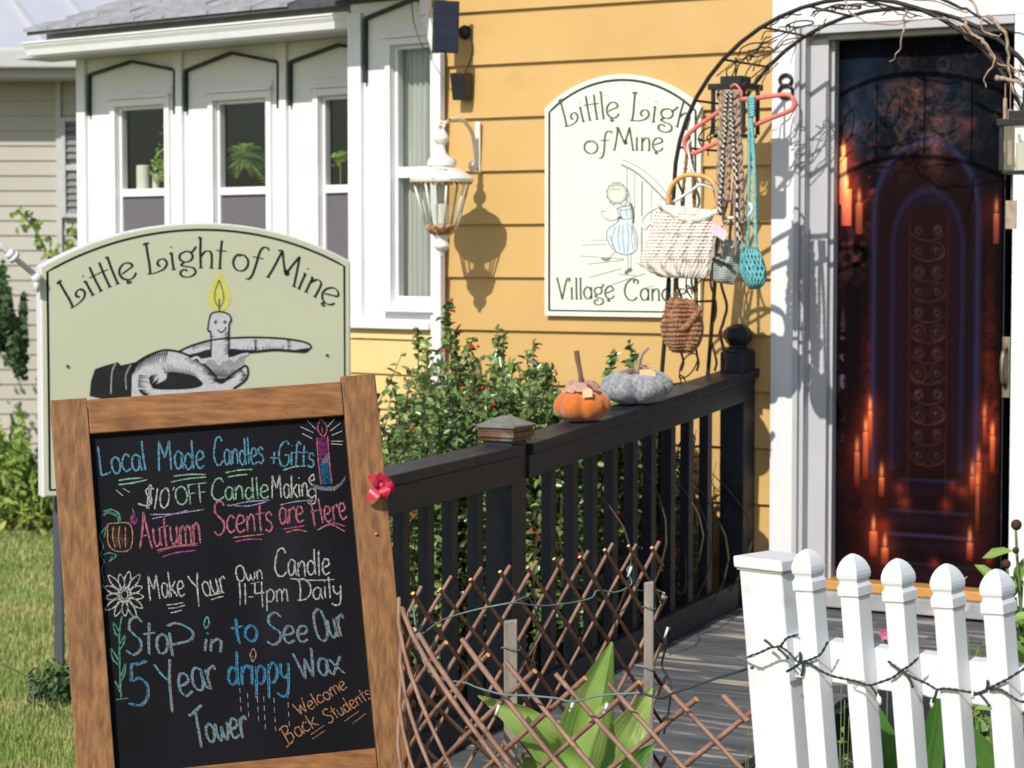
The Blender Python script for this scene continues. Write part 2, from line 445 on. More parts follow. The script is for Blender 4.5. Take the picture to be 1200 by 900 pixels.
M_cone = mat('dark_seed_head', (.030, .014, .010), (.07, .035, .02), scale=60, rough=.9, bump=1)
M_oak = mat('golden_oak_threshold', (.50, .24, .06), (.60, .32, .10), scale=6, stretch=(1, 6, 6), rough=.45)
M_greystep = mat('grey_step_paint', (.26, .27, .28), (.36, .37, .38), scale=8, rough=.6, spots=(.5, .48, .42), spot_scale=12)
M_glass = glass('window_glass', (.93, .95, .94), .04)
M_screen = glass('screened_glass', (.55, .55, .56), .06, (.21, .20, .22), .62)
M_lampglass = glass('lamp_glass', (.93, .95, .93), .10)
# ================================================================ GROUND
g = MB(); N_ = 24
gv = []
ground = build('lawn', MB().poly([(-90, -30, 0), (90, -30, 0), (90, 160, 0), (-90, 160, 0)]), M_lawn, kind='structure')
bed = MB()
cpts = [(-0.75, 5.35), (-.5, 4.5), (.2, 3.4), (1.6, 2.2), (3.6, 1.2), (4.2, 6.8), (1.9, 8.2), (-.5, 9.6), (-1.6, 9.2), (-1.2, 7.0)]
ring = crs([Vector((x, y, .012)) for x, y in cpts], 5, True)
ring = [p + Vector((random.uniform(-.04, .04), random.uniform(-.04, .04), 0)) for p in ring]
build('garden_bed', MB().poly(ring), M_soil, kind='structure')

# ================================================================ YELLOW HOUSE
house = root('yellow_house', 'yellow clapboard shop with white trim and an open doorway numbered 8', 'house', W.w(.3, 0, 0))

def holes_wall(mb, fr, s0, s1, z0, z1, h0, h1, ops, m=0):
    x = s0
    for a, b, c, d in sorted(ops):
        if a > x: mb.box(fr, x, a, h0, h1, z0, z1, m)
        if c > z0: mb.box(fr, a, b, h0, h1, z0, c, m)
        if d < z1: mb.box(fr, a, b, h0, h1, d, z1, m)
        x = b
    if x < s1: mb.box(fr, x, s1, h0, h1, z0, z1, m)

def clap(fr, s0, s1, zb, ex, front=.024, sawl=0.0):
    """one clapboard: thick lower edge, thin upper edge tucked behind the next"""
    mb = MB()
    z0, z1 = zb, zb + ex + .018
    a = [fr.w(s0, front, z0), fr.w(s1, front, z0), fr.w(s1, 0, z0), fr.w(s0, 0, z0)]
    b = [fr.w(s0, .006, z1), fr.w(s1, .006, z1), fr.w(s1, 0, z1), fr.w(s0, 0, z1)]
    return mb.hexa(a + b)

# door opening measures on the main wall
sL0, _ = W.at(907, 400); sL1, _ = W.at(938, 400)
sJ, _ = W.at(966, 400)
FLOOR = 0.387
sDr, _ = W.at(1193, 400, -.08)
zHead = W.at(1080, 24)[1]
# wall courses
s_left, _ = W.at(526, 250)
EX = .2139; zG = W.at(720, 389.5, .024)[1]
k0 = -6
me_course = None
for k in range(k0, 13):
    zb = zG + k * EX
    jog = random.uniform(-.003, .003)
    o = build('siding_board', clap(W, s_left + jog, sL0 - .001, zb, EX, .024), M_yellow, house)
    if zb > 2.75:
        build('siding_board', clap(W, sL0 + .001, sDr + 1.6, zb, EX, .024), M_yellow, house)
for k in range(k0, 13):
    build('siding_board', clap(W, sDr + .14, sDr + 1.6, zG + k * EX, EX), M_yellow, house)
core = MB()
core.box(W, s_left - .01, sL0 + .02, -.14, -.001, 0, 4.1)
core.box(W, sDr + .1, sDr + 1.6, -.14, -.001, 0, 4.1)
core.box(W, sL0 + .02, sDr + .1, -.14, -.001, zHead + .03, 4.1)
build('wall', core, M_yellow, house)
rm = MB()
rm.box(W, s_left, sDr + 1.6, -4.2, -4.1, 0, 4.1); rm.box(W, s_left, sDr + 1.6, -4.2, -.15, -.02, .30)
rm.box(W, s_left, sDr + 1.6, -4.1, -.15, 4.0, 4.1); rm.box(W, s_left - .02, s_left, -4.1, -.15, 0, 4.1); rm.box(W, sDr + 1.5, sDr + 1.6, -4.1, -.15, 0, 4.0)
build('interior_shell', rm, M_dark, house)
# main roof edge out of the picture
rf = MB(); rf.hexa([W.w(-.7, .32, 4.02), W.w(4.2, .32, 4.02), W.w(4.2, .32, 4.14), W.w(-.7, .32, 4.14),
                    W.w(-.7, -3.5, 6.0), W.w(4.2, -3.5, 6.0), W.w(4.2, -3.5, 6.12), W.w(-.7, -3.5, 6.12)])
build('roof', rf, M_shingledk, house)

# door casing
cas = MB()
cas.box(W, sL0, sL1, 0, .034, .30, zHead + .16)
cas.box(W, sL1 + .0005, sDr + .16, 0, .034, zHead + .0, zHead + .42)
cas.box(W, sL0, sL1, 0, .0335, zHead + .1605, zHead + .42)
cas.box(W, sDr + .012, sDr + .17, 0, .034, .30, zHead - .0005)
build('door_casing', cas, M_white, house, bev=.003)
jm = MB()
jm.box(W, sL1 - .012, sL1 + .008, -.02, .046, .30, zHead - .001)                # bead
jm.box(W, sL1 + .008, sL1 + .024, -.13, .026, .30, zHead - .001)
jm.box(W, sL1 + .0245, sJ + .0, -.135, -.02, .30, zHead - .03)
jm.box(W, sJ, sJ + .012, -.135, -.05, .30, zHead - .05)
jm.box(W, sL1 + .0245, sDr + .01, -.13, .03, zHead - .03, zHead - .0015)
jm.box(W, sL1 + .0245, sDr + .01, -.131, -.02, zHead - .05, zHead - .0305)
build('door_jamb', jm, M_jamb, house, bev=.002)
# threshold and step
th = MB(); th.box(W, sJ - .02, sDr + .01, -.12, .015, FLOOR - .035, FLOOR)
build('threshold', th, M_oak, house, bev=.004)
th = MB(); th.box(W, sL1 + .0, sDr + .02, -.1, .05, .292, FLOOR - .037)
build('doorstep', th, M_greystep, house, bev=.004)

# the door itself, set back in its frame
dF = W.off(h=-.105)
d0 = dF.at(980, 350)[0]; d1 = dF.at(1177, 350)[0]; dz0 = FLOOR + .004; dz1 = dF.at(1080, 34)[1]
dr = MB()
dr.box(dF, d0, d1, -.045, 0, dz0, dz1)
door = build('door', dr, M_black, house, bev=.002)
ed = MB(); ed.box(dF, d0 - .006, d0 + .001, -.04, .001, dz0, dz0 + 1.45); build('weather_strip', ed, M_white, door)
for py in (120, 362, 608):
    z = dF.at(972, py)[1]
    hm = MB(); hm.box(dF, d0 - .030, d0 - .006, -.004, .004, z - .055, z + .055); hm.tube([dF.w(d0 - .012, .008, z - .056), dF.w(d0 - .012, .008, z + .056)], .007, 8)
    build('hinge', hm, M_brass, door, bev=.001)
hz = dF.at(1174, 430)[1]; hs = dF.at(1179, 430)[0]
hd = MB(); hd.tube(crs([dF.w(hs, .0, hz - .075), dF.w(hs, .035, hz - .05), dF.w(hs, .045, hz), dF.w(hs, .035, hz + .05), dF.w(hs, .0, hz + .075)], 5), .008, 8)
hd.box(dF, hs - .015, hs + .015, 0, .004, hz - .11, hz + .11)
build('handle', hd, M_brass, door, smooth=False)

# number 8
def ring_pts(fr, s, z, ra, rb, h, n=24):
    return [fr.w(s + ra * math.cos(2 * math.pi * i / n), h, z + rb * math.sin(2 * math.pi * i / n)) for i in range(n)]
n8 = MB(); cF = W.off(h=.035)
for py, r in ((94, .024), (107.5, .028)):
    s, z = cF.at(921.5, py)
    n8.tube(ring_pts(cF, s, z, r, r * .86, .006), .0065, 6, closed=True)
build('house_number', n8, M_plastic, house, smooth=True)

# ---------------------------------------------------------------- window bay (left of the corner)
sb0 = B.at(412, 250)[0]; sb1 = B.at(521, 250)[0]
zS = B.at(465, 381)[1]
pa = B.at(463, 58); pb = B.at(506, 346)
WT = .016
op = (pa[0] - WT, pb[0] + .01 + WT, pb[1] - WT * 1.6, pa[1] + WT)
wb = MB(); holes_wall(wb, B, sb0, sb1, zS, 2.95, -.045, 0, [op])
build('bay_wall', wb, M_white, house)
bt = MB()
bt.box(B, sb0, B.at(427, 200)[0], .0, .022, zS + .0, 2.62)
build('bay_pilaster', bt, M_white, house, bev=.002)
cb = MB(); cb.box(B, B.at(509, 200)[0], sb1 - .002, .0, .026, .0, 2.6); build('corner_board', cb, M_white, house, bev=.002)
sd = MB(); sd.box(B, sb0, B.at(510, 380)[0], .0, .045, zS - .015, zS + .012); build('window_skirt', sd, M_white, house, bev=.003)
for k in range(0, 9):
    ze = B.at(465, 397)[1] - k * .147
    build('siding_board', clap(B, sb0, B.at(509, 400)[0] - .001, ze if k else ze, .147 if k else zS - ze - .03, .02), M_yellow_lit, house)
lb = MB(); lb.box(B, sb0, sb1, -.12, -.001, 0, zS - .001); build('lower_wall', lb, M_yellow_lit, house)
# soffit and eave over the bay
ev = MB(); ev.box(B, sb0 - .05, sb1 + .02, -.1, .40, 2.70, 2.84); build('bay_eave', ev, M_white, house)

def hood(fr, pts, parent, h=.012):
    mb = MB(); q = [fr.at(x, y, h) for x, y in pts]
    for (a, b) in zip(q[:-1], q[1:]):
        mb.bar(fr.w(a[0], h, a[1]), fr.w(b[0], h, b[1]), .020, .014, side=fr.n)
    return build('hood_molding', mb, M_trimgreen, parent)

def window(fr, pl, pt, pr, rail0, rail1, pbot, cas_out, parent, low_mat, hoodpts=None, depth=.12):
    """double-hung window; all edges given where the photograph shows them on the wall plane"""
    x0, zt = fr.at(pl, pt); x1 = fr.at(pr, (pt + pbot) / 2)[0]; zb = fr.at(pl, pbot)[1]
    zr0 = fr.at((pl + pr) / 2, rail0)[1]; zr1 = fr.at((pl + pr) / 2, rail1)[1]
    c = cas_out; x0 -= .016; x1 += .016; zt += .016; zb -= .0256
    fm = MB()
    fm.box(fr, x0 - c, x0 - .001, -.02, .016, zb - c * .6, zt + c); fm.box(fr, x1 + .001, x1 + c, -.02, .016, zb - c * .6, zt + c)
    fm.box(fr, x0 - .0005, x1 + .0005, -.02, .0155, zt + .001, zt + c - .001)
    fm.box(fr, x0 - c - .01, x1 + c + .01, .0165, .028, zt + c * 1.0, zt + c * 1.0 + .018)
    o = build('window', fm, M_white, parent, bev=.002)
    s = MB(); t = .016
    s.box(fr, x0, x0 + t, -.05, -.015, zb, zt); s.box(fr, x1 - t, x1, -.05, -.015, zb, zt)
    s.box(fr, x0 + t, x1 - t, -.05, -.0155, zt - t, zt)
    s.box(fr, x0 + t, x1 - t, -.05, -.012, zr1, zr0); s.box(fr, x0 + t, x1 - t, -.05, -.0155, zb, zb + t * 1.6)
    build('sash', s, M_white, o, bev=.0015)
    sl_ = MB(); sl_.box(fr, x0 - c - .01, x1 + c + .01, -.03, .04, zb - c * .6 - .022, zb - c * .6); build('sill', sl_, M_white, o, bev=.003)
    u = MB(); u.box(fr, x0 + t, x1 - t, -.034, -.031, zr0, zt - t); build('pane', u, M_glass, o)
    l = MB(); l.box(fr, x0 + t, x1 - t, -.030, -.027, zb + t * 1.6, zr1); build('pane', l, low_mat, o)
    if hoodpts: hood(fr, hoodpts, o)
    return o, (x0, x1, zb, zt, zr0)
wB, gB = window(B, 463, 58, 507, 195, 208, 347, .030, house, M_glass)
hood(B, [(428, 97), (428, 22), (487, -2), (521, 14)], house)
rmB = MB(); rmB.box(B, sb0 + .02, sb1 - .02, -.9, -.88, .4, 2.9); rmB.box(B, sb0 + .02, sb0 + .04, -.88, -.047, .4, 2.9); rmB.box(B, sb1 - .04, sb1 - .02, -.88, -.047, .4, 2.9); rmB.box(B, sb0 + .04, sb1 - .04, -.88, -.047, 2.8, 2.82); rmB.box(B, sb0 + .04, sb1 - .04, -.88, -.047, .4, .42)
build('bay_interior', rmB, M_dark, house)
# curtain hanging inside the bay window
cv = []; x0, x1, zb, zt, zr = gB
def curtain(fr, xa, xb, za, zb_, h, folds, amp, seed=0):
    rnd = random.Random(seed); nx, nz = 70, 8; V = []; Fq = []
    ph = rnd.uniform(0, 6)
    for j in range(nz + 1):
        z = zb_ + (za - zb_) * j / nz; sq = 1 - .08 * math.sin(math.pi * j / nz)
        for i in range(nx + 1):
            u = i / nx; x = (xa + xb) / 2 + (u - .5) * (xb - xa) * sq
            V.append(fr.w(x, h + amp * math.sin(u * folds * 6.28 + ph + .4 * math.sin(j * .7 + u * 4)), z))
    for j in range(nz):
        for i in range(nx):
            a = j * (nx + 1) + i; Fq.append((a, a + 1, a + nx + 2, a + nx + 1))
    return V, Fq
cxa = B.at(466, 200, -.08)[0]; cxb = B.at(504, 200, -.08)[0]
V, Fq = curtain(B, cxa, cxb, zt, zb - .02, -.08, 5.5, .009, 1)
cu = fast('sheer_curtain', V, Fq, M_curtain, smooth=True)
tag(cu, 'grey green sheer curtain hanging inside the tall bay window', 'curtain')

# ---------------------------------------------------------------- sun porch with three windows
sc0 = Cc.at(93, 200)[0]; sc1 = Cc.at(430, 200)[0]
zTop = Cc.at(100, 60)[1] + .02
porch_ops = []
defs = [
    (139.5, 129.5, 192.5, 221, 230, 292, [(104.5, 136), (104.5, 88), (154.7, 72), (205.5, 82), (205.5, 134)]),
    (254.5, 122.5, 311, 219, 228, 300, [(217.7, 131), (217.7, 83), (271.3, 62), (327, 73), (327, 127)]),
    (378, 117, 437, 216, 225.5, 306, [(340, 124), (340, 73), (397, 52.5), (455, 63), (455, 118)]),
]
for d in defs:
    a = Cc.at(d[0], d[1]); b = Cc.at(d[2], d[5])
    porch_ops.append((a[0] - WT, Cc.at(d[2], (d[1] + d[5]) / 2)[0] + WT, Cc.at(d[0], d[5])[1] - WT * 1.6, a[1] + WT))
sc1 = porch_ops[2][1] + .25
pw = MB(); holes_wall(pw, Cc, sc0, sc1, 0, 2.75, -.045, 0, porch_ops)
build('porch_wall', pw, M_white, house)
pe = MB(); pe.box(Cc, sc0 + .003, sc0 + .1, -2.2, -.046, 0, 2.75); build('porch_side_wall', pe, M_white, house)
pi = MB(); pi.box(Cc, sc0 + .12, sc1, -2.2, -2.18, 0, 2.7); pi.box(Cc, sc0 + .101, sc0 + .11, -2.17, -.047, 0, 2.7); pi.box(Cc, sc0 + .12, sc1, -2.17, -.047, .3, .32); pi.box(Cc, sc0 + .12, sc1, -2.17, -.047, 2.68, 2.70); pi.box(Cc, sc1 - .02, sc1, -2.17, -.047, .33, 2.67)
build('porch_interior', pi, M_dark, house)
# flat stiles standing proud between the windows, with chamfered feet as in the photo
for (px0, px1) in ((93, 103), (206.5, 216.5), (328, 338.5)):
    a = Cc.at(px0, 150)[0]; b = Cc.at(px1, 150)[0]
    q = MB(); q.box(Cc, a, b, .0005, .020, 0, 2.6); build('stile', q, M_white, house, bev=.002)
winroots = []
for d in defs:
    o, gg = window(Cc, d[0], d[1], d[2], d[3], d[4], d[5], .035, house, M_screen, d[6]); winroots.append((o, gg))
for d in defs:       # raised header panel over each window
    a = Cc.at(d[0] - 14, d[1] - 24); b = Cc.at(d[2] + 9, d[1] - 20)
    q = MB(); q.box(Cc, a[0], b[0], .0005, .008, Cc.at(d[0], d[1] - 10)[1], a[1]); build('header_panel', q, M_white, house, bev=.002)
# soffit, gutter, fascia, shingled roof
gl0 = .36
gF = Cc.off(h=gl0)
ga = gF.at(27, 51)[0]; gz = gF.at(27, 51)[1]
sg1 = sb0 - .35
def gutter(fr, s0, s1, z):
    mb = MB(); pr = [(0, z), (.0, z - .012), (-.012, z - .03), (-.02, z - .058), (-.09, z - .062), (-.10, z)]
    vs_ = [fr.w(s0, h, zz) for h, zz in pr] + [fr.w(s1, h, zz) for h, zz in pr]; n = len(pr)
    mb.add(vs_, [(i, i + 1, n + i + 1, n + i) for i in range(n - 1)] + [tuple(range(n)), tuple(range(2 * n - 1, n - 1, -1))])
    mb.tube([fr.w(s0, .002, z), fr.w(s1, .002, z)], .006, 6)
    return mb
sgEnd = sb0 + .02
# stop the gutter where the projecting bay begins
build('gutter', gutter(gF, ga, gF.at(410, 200)[0], gz), M_white, house, kind=None)
fc = MB(); fc.box(gF, ga + .05, gF.at(409, 200)[0], -.13, -.102, gz - .05, gz + .05); fc.box(Cc, sc0 - .2, sb0 - .0, .001, gl0 - .131, gz - .055, gz - .035)
build('fascia', fc, M_offwhite, house)
# roof: rows of shingles on a slope, hipped at its left end
rz = gz + .055; slope = .42
def roof_pt(s, back, dz=0): return Cc.w(s, gl0 - back, rz + back * slope + dz)
rfm = MB(); s_a = ga + .03
rfm.hexa([roof_pt(s_a, 0, -.02), roof_pt(sb0 + .5, 0, -.02), roof_pt(sb0 + .5, 1.9, -.02), roof_pt(s_a + 1.7, 1.9, -.02), roof_pt(s_a, 0), roof_pt(sb0 + .5, 0), roof_pt(sb0 + .5, 1.9), roof_pt(s_a + 1.7, 1.9)])
build('roof_deck', rfm, M_shingledk, house)
rnd = random.Random(3)
row = .13; nrow = 13
for j in range(nrow):
    b0 = j * row; s = s_a + b0 * .9 - .02 + (j % 2) * .04; lim = sb0 - .36 if j < 3 else sb0 + .3
    while s < lim:
        wdt = rnd.uniform(.16, .30); e = min(s + wdt, lim)
        mb = MB(); t = .012 + rnd.uniform(0, .008)
        mb.hexa([roof_pt(s + .003, b0 - .01, 0), roof_pt(e - .003, b0 - .01, 0), roof_pt(e - .003, b0 + row, .001), roof_pt(s + .003, b0 + row, .001),
                 roof_pt(s + .003, b0 - .01, t), roof_pt(e - .003, b0 - .01, t), roof_pt(e - .003, b0 + row, .004), roof_pt(s + .003, b0 + row, .004)])
        build('shingle', mb, M_shingle, house)
        s = e

# things standing inside the porch windows
def frond(mb, o, d, L, r, leafn=12, lw=.02):
    pts = []; o = Vector(o); d = Vector(d).normalized()
    for i in range(9):
        t = i / 8; pts.append(o + d * L * t + Vector((0, 0, -.55 * L * t * t)))
    mb.tube(pts, [r * (1 - .8 * i / 8) for i in range(9)], 4)
    for i in range(leafn):
        t = .1 + .88 * i / leafn; q = o + d * L * t + Vector((0, 0, -.55 * L * t * t))
        sd_ = d.cross(Vector((0, 0, 1))).normalized()
        for sg in (-1, 1):
            ll = lw * (1.3 - t) * 1.6
            a = q + sd_ * sg * ll + Vector((0, 0, -.3 * ll)); m_ = q + sd_ * sg * ll * .5 + d * .006
            mb.add([q, m_ + d * .004, a, m_ - d * .010], [(0, 1, 2, 3)])
def inside(px, py, h=-.12):
    a = Cc.at(px, py, h); return Cc.w(a[0], h, a[1])
fo = inside(286, 186, -.15)
fern = root('hanging_fern', 'bushy green fern hanging behind the middle porch window', 'fern', fo)
fm = MB(); rnd = random.Random(5)
for i in range(110):
    a = rnd.uniform(0, 6.28); el = rnd.uniform(-.3, 1.4)
    frond(fm, fo, (math.cos(a) * math.cos(el), math.sin(a) * math.cos(el) * .5, math.sin(el)), rnd.uniform(.09, .17), .0018, 12, .019)
build('fronds', fm, M_fern, fern, kind='stuff')
pt = MB(); pt.lathe(fo - Vector((0, 0, .05)), [(.02, 0), (.03, .02), (.035, .05)], 14); build('pot', pt, M_stem, fern, smooth=True)
cb0 = inside(168, 222, -.13)
tag(build('pillar_candle', MB().lathe(cb0, [(.034, 0), (.034, .115), (.028, .119)], 18), M_wax, at=cb0), 'wide cream pillar candle in the first porch window', 'candle')
cb1 = inside(183, 222, -.12)
tag(build('pillar_candle', MB().lathe(cb1, [(.018, 0), (.018, .075), (.015, .077)], 14), M_wax, at=cb1), 'narrow cream candle behind the ivy in the first porch window', 'candle')
sh = MB(); sh.box(Cc, winroots[0][1][0] - .02, winroots[0][1][1] + .15, -.20, -.06, cb0.z - .02, cb0.z); build('window_shelf', sh, M_offwhite, house)
iv = MB(); rnd = random.Random(8)
for i in range(80):
    c = inside(187 + rnd.gauss(0, 4), 212 - abs(rnd.gauss(0, 22)), -.09 + rnd.gauss(0, .008))
    d = Vector((rnd.uniform(-1, 1), rnd.uniform(-1, .2), rnd.uniform(-.6, .6))).normalized() * .014; s_ = d.cross(Vector((rnd.random(), 1, rnd.random()))).normalized() * .008
    iv.add([c - d, c + s_, c + d, c - s_], [(0, 1, 2, 3)])
tag(build('ivy_plant', iv, M_fern, at=cb1), 'small trailing plant beside the cream candle in the first porch window', 'plant')
iv = MB(); cs = inside(399, 186, -.09)
for i in range(26):
    c = cs + Vector((rnd.gauss(0, .02), rnd.gauss(0, .008), rnd.gauss(0, .018)))
    d = Vector((rnd.uniform(-1, 1), rnd.uniform(-1, .2), rnd.uniform(-.6, .6))).normalized() * .018; s_ = d.cross(Vector((rnd.random(), 1, rnd.random()))).normalized() * .011
    iv.add([c - d, c + s_, c + d, c - s_], [(0, 1, 2, 3)])
iv.tube([cs, cs - Vector((0, 0, .16))], .003, 4)
tag(build('sprig_plant', iv, M_fern, at=cs), 'little leafy sprig behind the third porch window next to the bay', 'plant')
# white downspout at the bay's corner
dsp = MB(); q = [B.w(B.at(497, -20, .07)[0], .07, B.at(497, -20, .07)[1]), B.w(B.at(500, 18, .07)[0], .07, B.at(500, 18, .07)[1]), B.w(B.at(514, 62, .055)[0], .055, B.at(514, 62, .055)[1]), B.w(B.at(514, 62, .055)[0], .055, .0)]
for a_, b_ in zip(q[:-1], q[1:]): dsp.bar(a_, b_, .042, .032, side=B.t)
build('downspout', dsp, M_white, house, bev=.004)

# ================================================================ NEIGHBOUR HOUSE
Nf = Fr((0, 17, 0), (1, 0, 0), (0, -1, 0))
nb = root('beige_house', 'beige sided neighbouring house with pale metal roof and grey shutters', 'house', Nf.w(-5, 0, 0))
n0 = Nf.at(-260, 300)[0]; n1 = Nf.at(300, 300)[0]; nzt = Nf.at(0, 96)[1]
exn = 17.4 / 2700 * 17
k = 0
while k * exn < nzt:
    build('siding_board', clap(Nf, n0, n1, .0 + k * exn, min(exn, nzt - k * exn), .02), M_beige, nb); k += 1
nm = MB(); nm.box(Nf, n0, n1, -6, -.001, 0, nzt); build('wall', nm, M_beige, nb)
nm = MB(); nm.box(Nf, n0, n1 + .2, .0, .45, nzt + .001, nzt + .13); nm.box(Nf, Nf.at(66, 100)[0], Nf.at(72, 100)[0], .021, .04, 0, nzt); build('eave_trim', nm, M_offwhite, nb)
nm = MB(); nm.box(Nf, n0, n1 + .2, .452, .56, nzt + .06, nzt + .19); build('gutter', nm, M_offwhite, nb, bev=.01)
rp0 = nzt + .16
rfn = MB(); rfn.hexa([Nf.w(n0, .5, rp0), Nf.w(n1 + .2, .5, rp0), Nf.w(n1 + .2, -6, rp0 + 3.2), Nf.w(n0, -6, rp0 + 3.2), Nf.w(n0, .5, rp0 + .05), Nf.w(n1 + .2, .5, rp0 + .05), Nf.w(n1 + .2, -6, rp0 + 3.25), Nf.w(n0, -6, rp0 + 3.25)])
build('metal_roof', rfn, M_metalroof, nb)
x = n0
while x < n1 + 1.5:
    s = MB(); s.bar(Nf.w(x, .5, rp0 + .06), Nf.w(x - 3.2, -6, rp0 + 3.26), .035, .03); build('roof_seam', s, M_offwhite, nb); x += .42
a = Nf.at(73, 138); b = Nf.at(118, 255)
nwm = MB(); nwm.box(Nf, a[0], a[0] + .03, .021, .06, b[1], a[1]); nwm.box(Nf, a[0], b[0], .021, .055, a[1] - .03, a[1]); mid = (a[1] + b[1]) / 2
nwm.box(Nf, a[0], b[0], .0211, .0551, mid - .02, mid + .02); nwm.box(Nf, a[0], b[0], .021, .055, b[1], b[1] + .03)
nwin = build('window', nwm, M_offwhite, nb)
sl2 = MB()
z = b[1] + .03
while z < a[1] - .05:
    if not (mid - .05 < z < mid + .02): sl2.hexa([Nf.w(a[0] + .03, .025, z), Nf.w(b[0], .025, z), Nf.w(b[0], .05, z - .0), Nf.w(a[0] + .03, .05, z), Nf.w(a[0] + .03, .022, z + .045), Nf.w(b[0], .022, z + .045), Nf.w(b[0], .03, z + .045), Nf.w(a[0] + .03, .03, z + .045)])
    z += .05
build('louver', sl2, M_shutter, nwin)
# ================================================================ DECK AND RAMP
DZ = .285
SR = 1.04                                   # the railing's distance along the wall
def dz(h): return DZ - .088 * h             # the ramp falls away from the wall
deck = root('wooden_ramp', 'weathered dark grey board ramp and landing leading up to the door', 'ramp', W.w(1.6, .5, 0))
bw = .138; i = 0; h = .02
rnd = random.Random(11)
while h < 3.0:
    mb = MB(); e = h + bw - .007; z0, z1 = dz(h), dz(e); j = rnd.uniform(-.003, .003); s1 = 1.93
    s0 = SR - .05
    mb.hexa([W.w(s0, h, z0 - .03), W.w(s1, h, z0 - .03), W.w(s1, e, z1 - .03), W.w(s0, e, z1 - .03), W.w(s0, h, z0 + j), W.w(s1, h, z0 + j), W.w(s1, e, z1 + j), W.w(s0, e, z1 + j)])
    build('deck_board', mb, M_deck, deck, bev=.003)
    h += bw
h = .02
while h < 1.05:
    mb = MB(); mb.box(W, 1.937, 3.6, h, h + bw - .007, DZ - .034, DZ - .004 + rnd.uniform(-.002, .002)); build('deck_board', mb, M_deck, deck, bev=.003); h += bw
sk = MB(); sk.hexa([W.w(1.93, .0, 0), W.w(1.955, .0, 0), W.w(1.955, 3.0, 0), W.w(1.93, 3.0, 0), W.w(1.93, .0, dz(0) - .032), W.w(1.955, .0, dz(0) - .032), W.w(1.955, 3.0, dz(3) - .002), W.w(1.93, 3.0, dz(3) - .002)])
sk.box(W, 1.956, 3.6, h + .002, h + .03, 0, DZ - .006)
build('deck_skirt', sk, M_black, deck)

# ================================================================ RAILING
rail = root('ramp_railing', 'black wooden ramp railing with square balusters under the two cloth pumpkins', 'railing', W.w(SR, 1.7, 0))
def post(fr, s, h, wd, z0, z1, name='post', cap=False):
    mb = MB(); mb.box(fr, s - wd / 2, s + wd / 2, h - wd / 2, h + wd / 2, z0, z1)
    return mb
HP = .075
zc = W.off(h=HP).at(865, 440)[1]
def zpx(h, py, s=SR):       # height of picture row py at that place of the railing
    p = W.w(s, h, 1); x, _ = topx(p); d = ray(x, py); k = (p - EYE).dot(CF) / 1.0
    return (EYE + d * (p.y / d.y)).z
# end post with turned finial
mb = post(W, SR, HP, .10, dz(HP) - .1, zpx(HP, 412))
pe_ = build('post', mb, M_black, rail, bev=.004)
zf = zpx(HP, 412)
fb = MB(); q_ = math.sqrt(.5)
fb.lathe(W.w(SR, HP, zf), [(.060, .0), (.060, .008), (.036, .016), (.034, .024), (.046, .036), (.054, .052), (.054, .072), (.044, .090), (.022, .102), (.001, .106)], 8, x=W.t, rot=math.pi / 8)
build('finial', fb, M_black, pe_, bev=.002)
HM = 1.77
mp = build('post', post(W, SR, HM, .095, -.0, zpx(HM, 514)), M_black, rail, bev=.004)
zcap = zpx(HM, 513)
cp = MB()
r2 = math.sqrt(2)
cp.lathe(W.w(SR, HM, zcap), [(.058 * r2, -.006), (.058 * r2, .004), (.066 * r2, .006), (.066 * r2, .022), (.062 * r2, .0225)], 4, x=W.t, rot=math.pi / 4)
cp.lathe(W.w(SR, HM, zcap), [(.062 * r2, .023), (.062 * r2, .034)], 4, x=W.t, rot=math.pi / 4)
cpo = build('post_cap', cp, M_copper, mp, bev=.001)
cp = MB(); cp.lathe(W.w(SR, HM, zcap), [(.070 * r2, .035), (.070 * r2, .042), (.012 * r2, .070), (.001, .071)], 4, x=W.t, rot=math.pi / 4)
build('cap_top', cp, M_capgrey, mp, bev=.001)
HE = 2.85
build('post', post(W, SR, HE, .095, 0, zpx(2.5, 556) + .02), M_black, rail, bev=.004)
# rails: sloping members
def slopebar(h0, z0, h1, z1, s0, s1, th):
    return MB().hexa([W.w(s0, h0, z0 - th), W.w(s1, h0, z0 - th), W.w(s1, h1, z1 - th), W.w(s0, h1, z1 - th), W.w(s0, h0, z0), W.w(s1, h0, z0), W.w(s1, h1, z1), W.w(s0, h1, z1)])
zr0 = zpx(.03, 432, SR + .05); zr1 = zpx(1.62, 514, SR + .05)
dzr = (zr1 - zr0) / (1.62 - .03)
zA = lambda h: zr0 + (h - .03) * dzr
zl0 = zpx(1.80, 522, SR + .05); zl1 = zpx(2.50, 556, SR + .05)
dzl = (zl1 - zl0) / .7
zB = lambda h: zl0 + (h - 1.8) * dzl
build('top_rail', slopebar(.0, zA(.0), HM - .06, zA(HM - .06), SR - .065, SR + .065, .034), M_black, rail, bev=.004)
build('top_rail', slopebar(HM + .0, zB(HM + .0), HE + .05, zB(HE + .05), SR - .065, SR + .065, .034), M_black, rail, bev=.004)
build('side_rail', slopebar(HP + .0, zA(HP) - .0345, HM - .049, zA(HM - .049) - .0345, SR + .022, SR + .058, .075), M_black, rail, bev=.003)
build('side_rail', slopebar(HM + .0, zB(HM) - .0345, HE + .05, zB(HE + .05) - .0345, SR + .022, SR + .058, .085), M_black, rail, bev=.003)
kb = MB().hexa([W.w(SR + .0, .1, dz(.1) - .0), W.w(SR + .04, .1, dz(.1)), W.w(SR + .04, HE, dz(HE)), W.w(SR, HE, dz(HE)), W.w(SR, .1, dz(.1) + .10), W.w(SR + .04, .1, dz(.1) + .10), W.w(SR + .04, HE, dz(HE) + .10), W.w(SR, HE, dz(HE) + .10)])
build('bottom_rail', kb, M_black, rail, bev=.004)
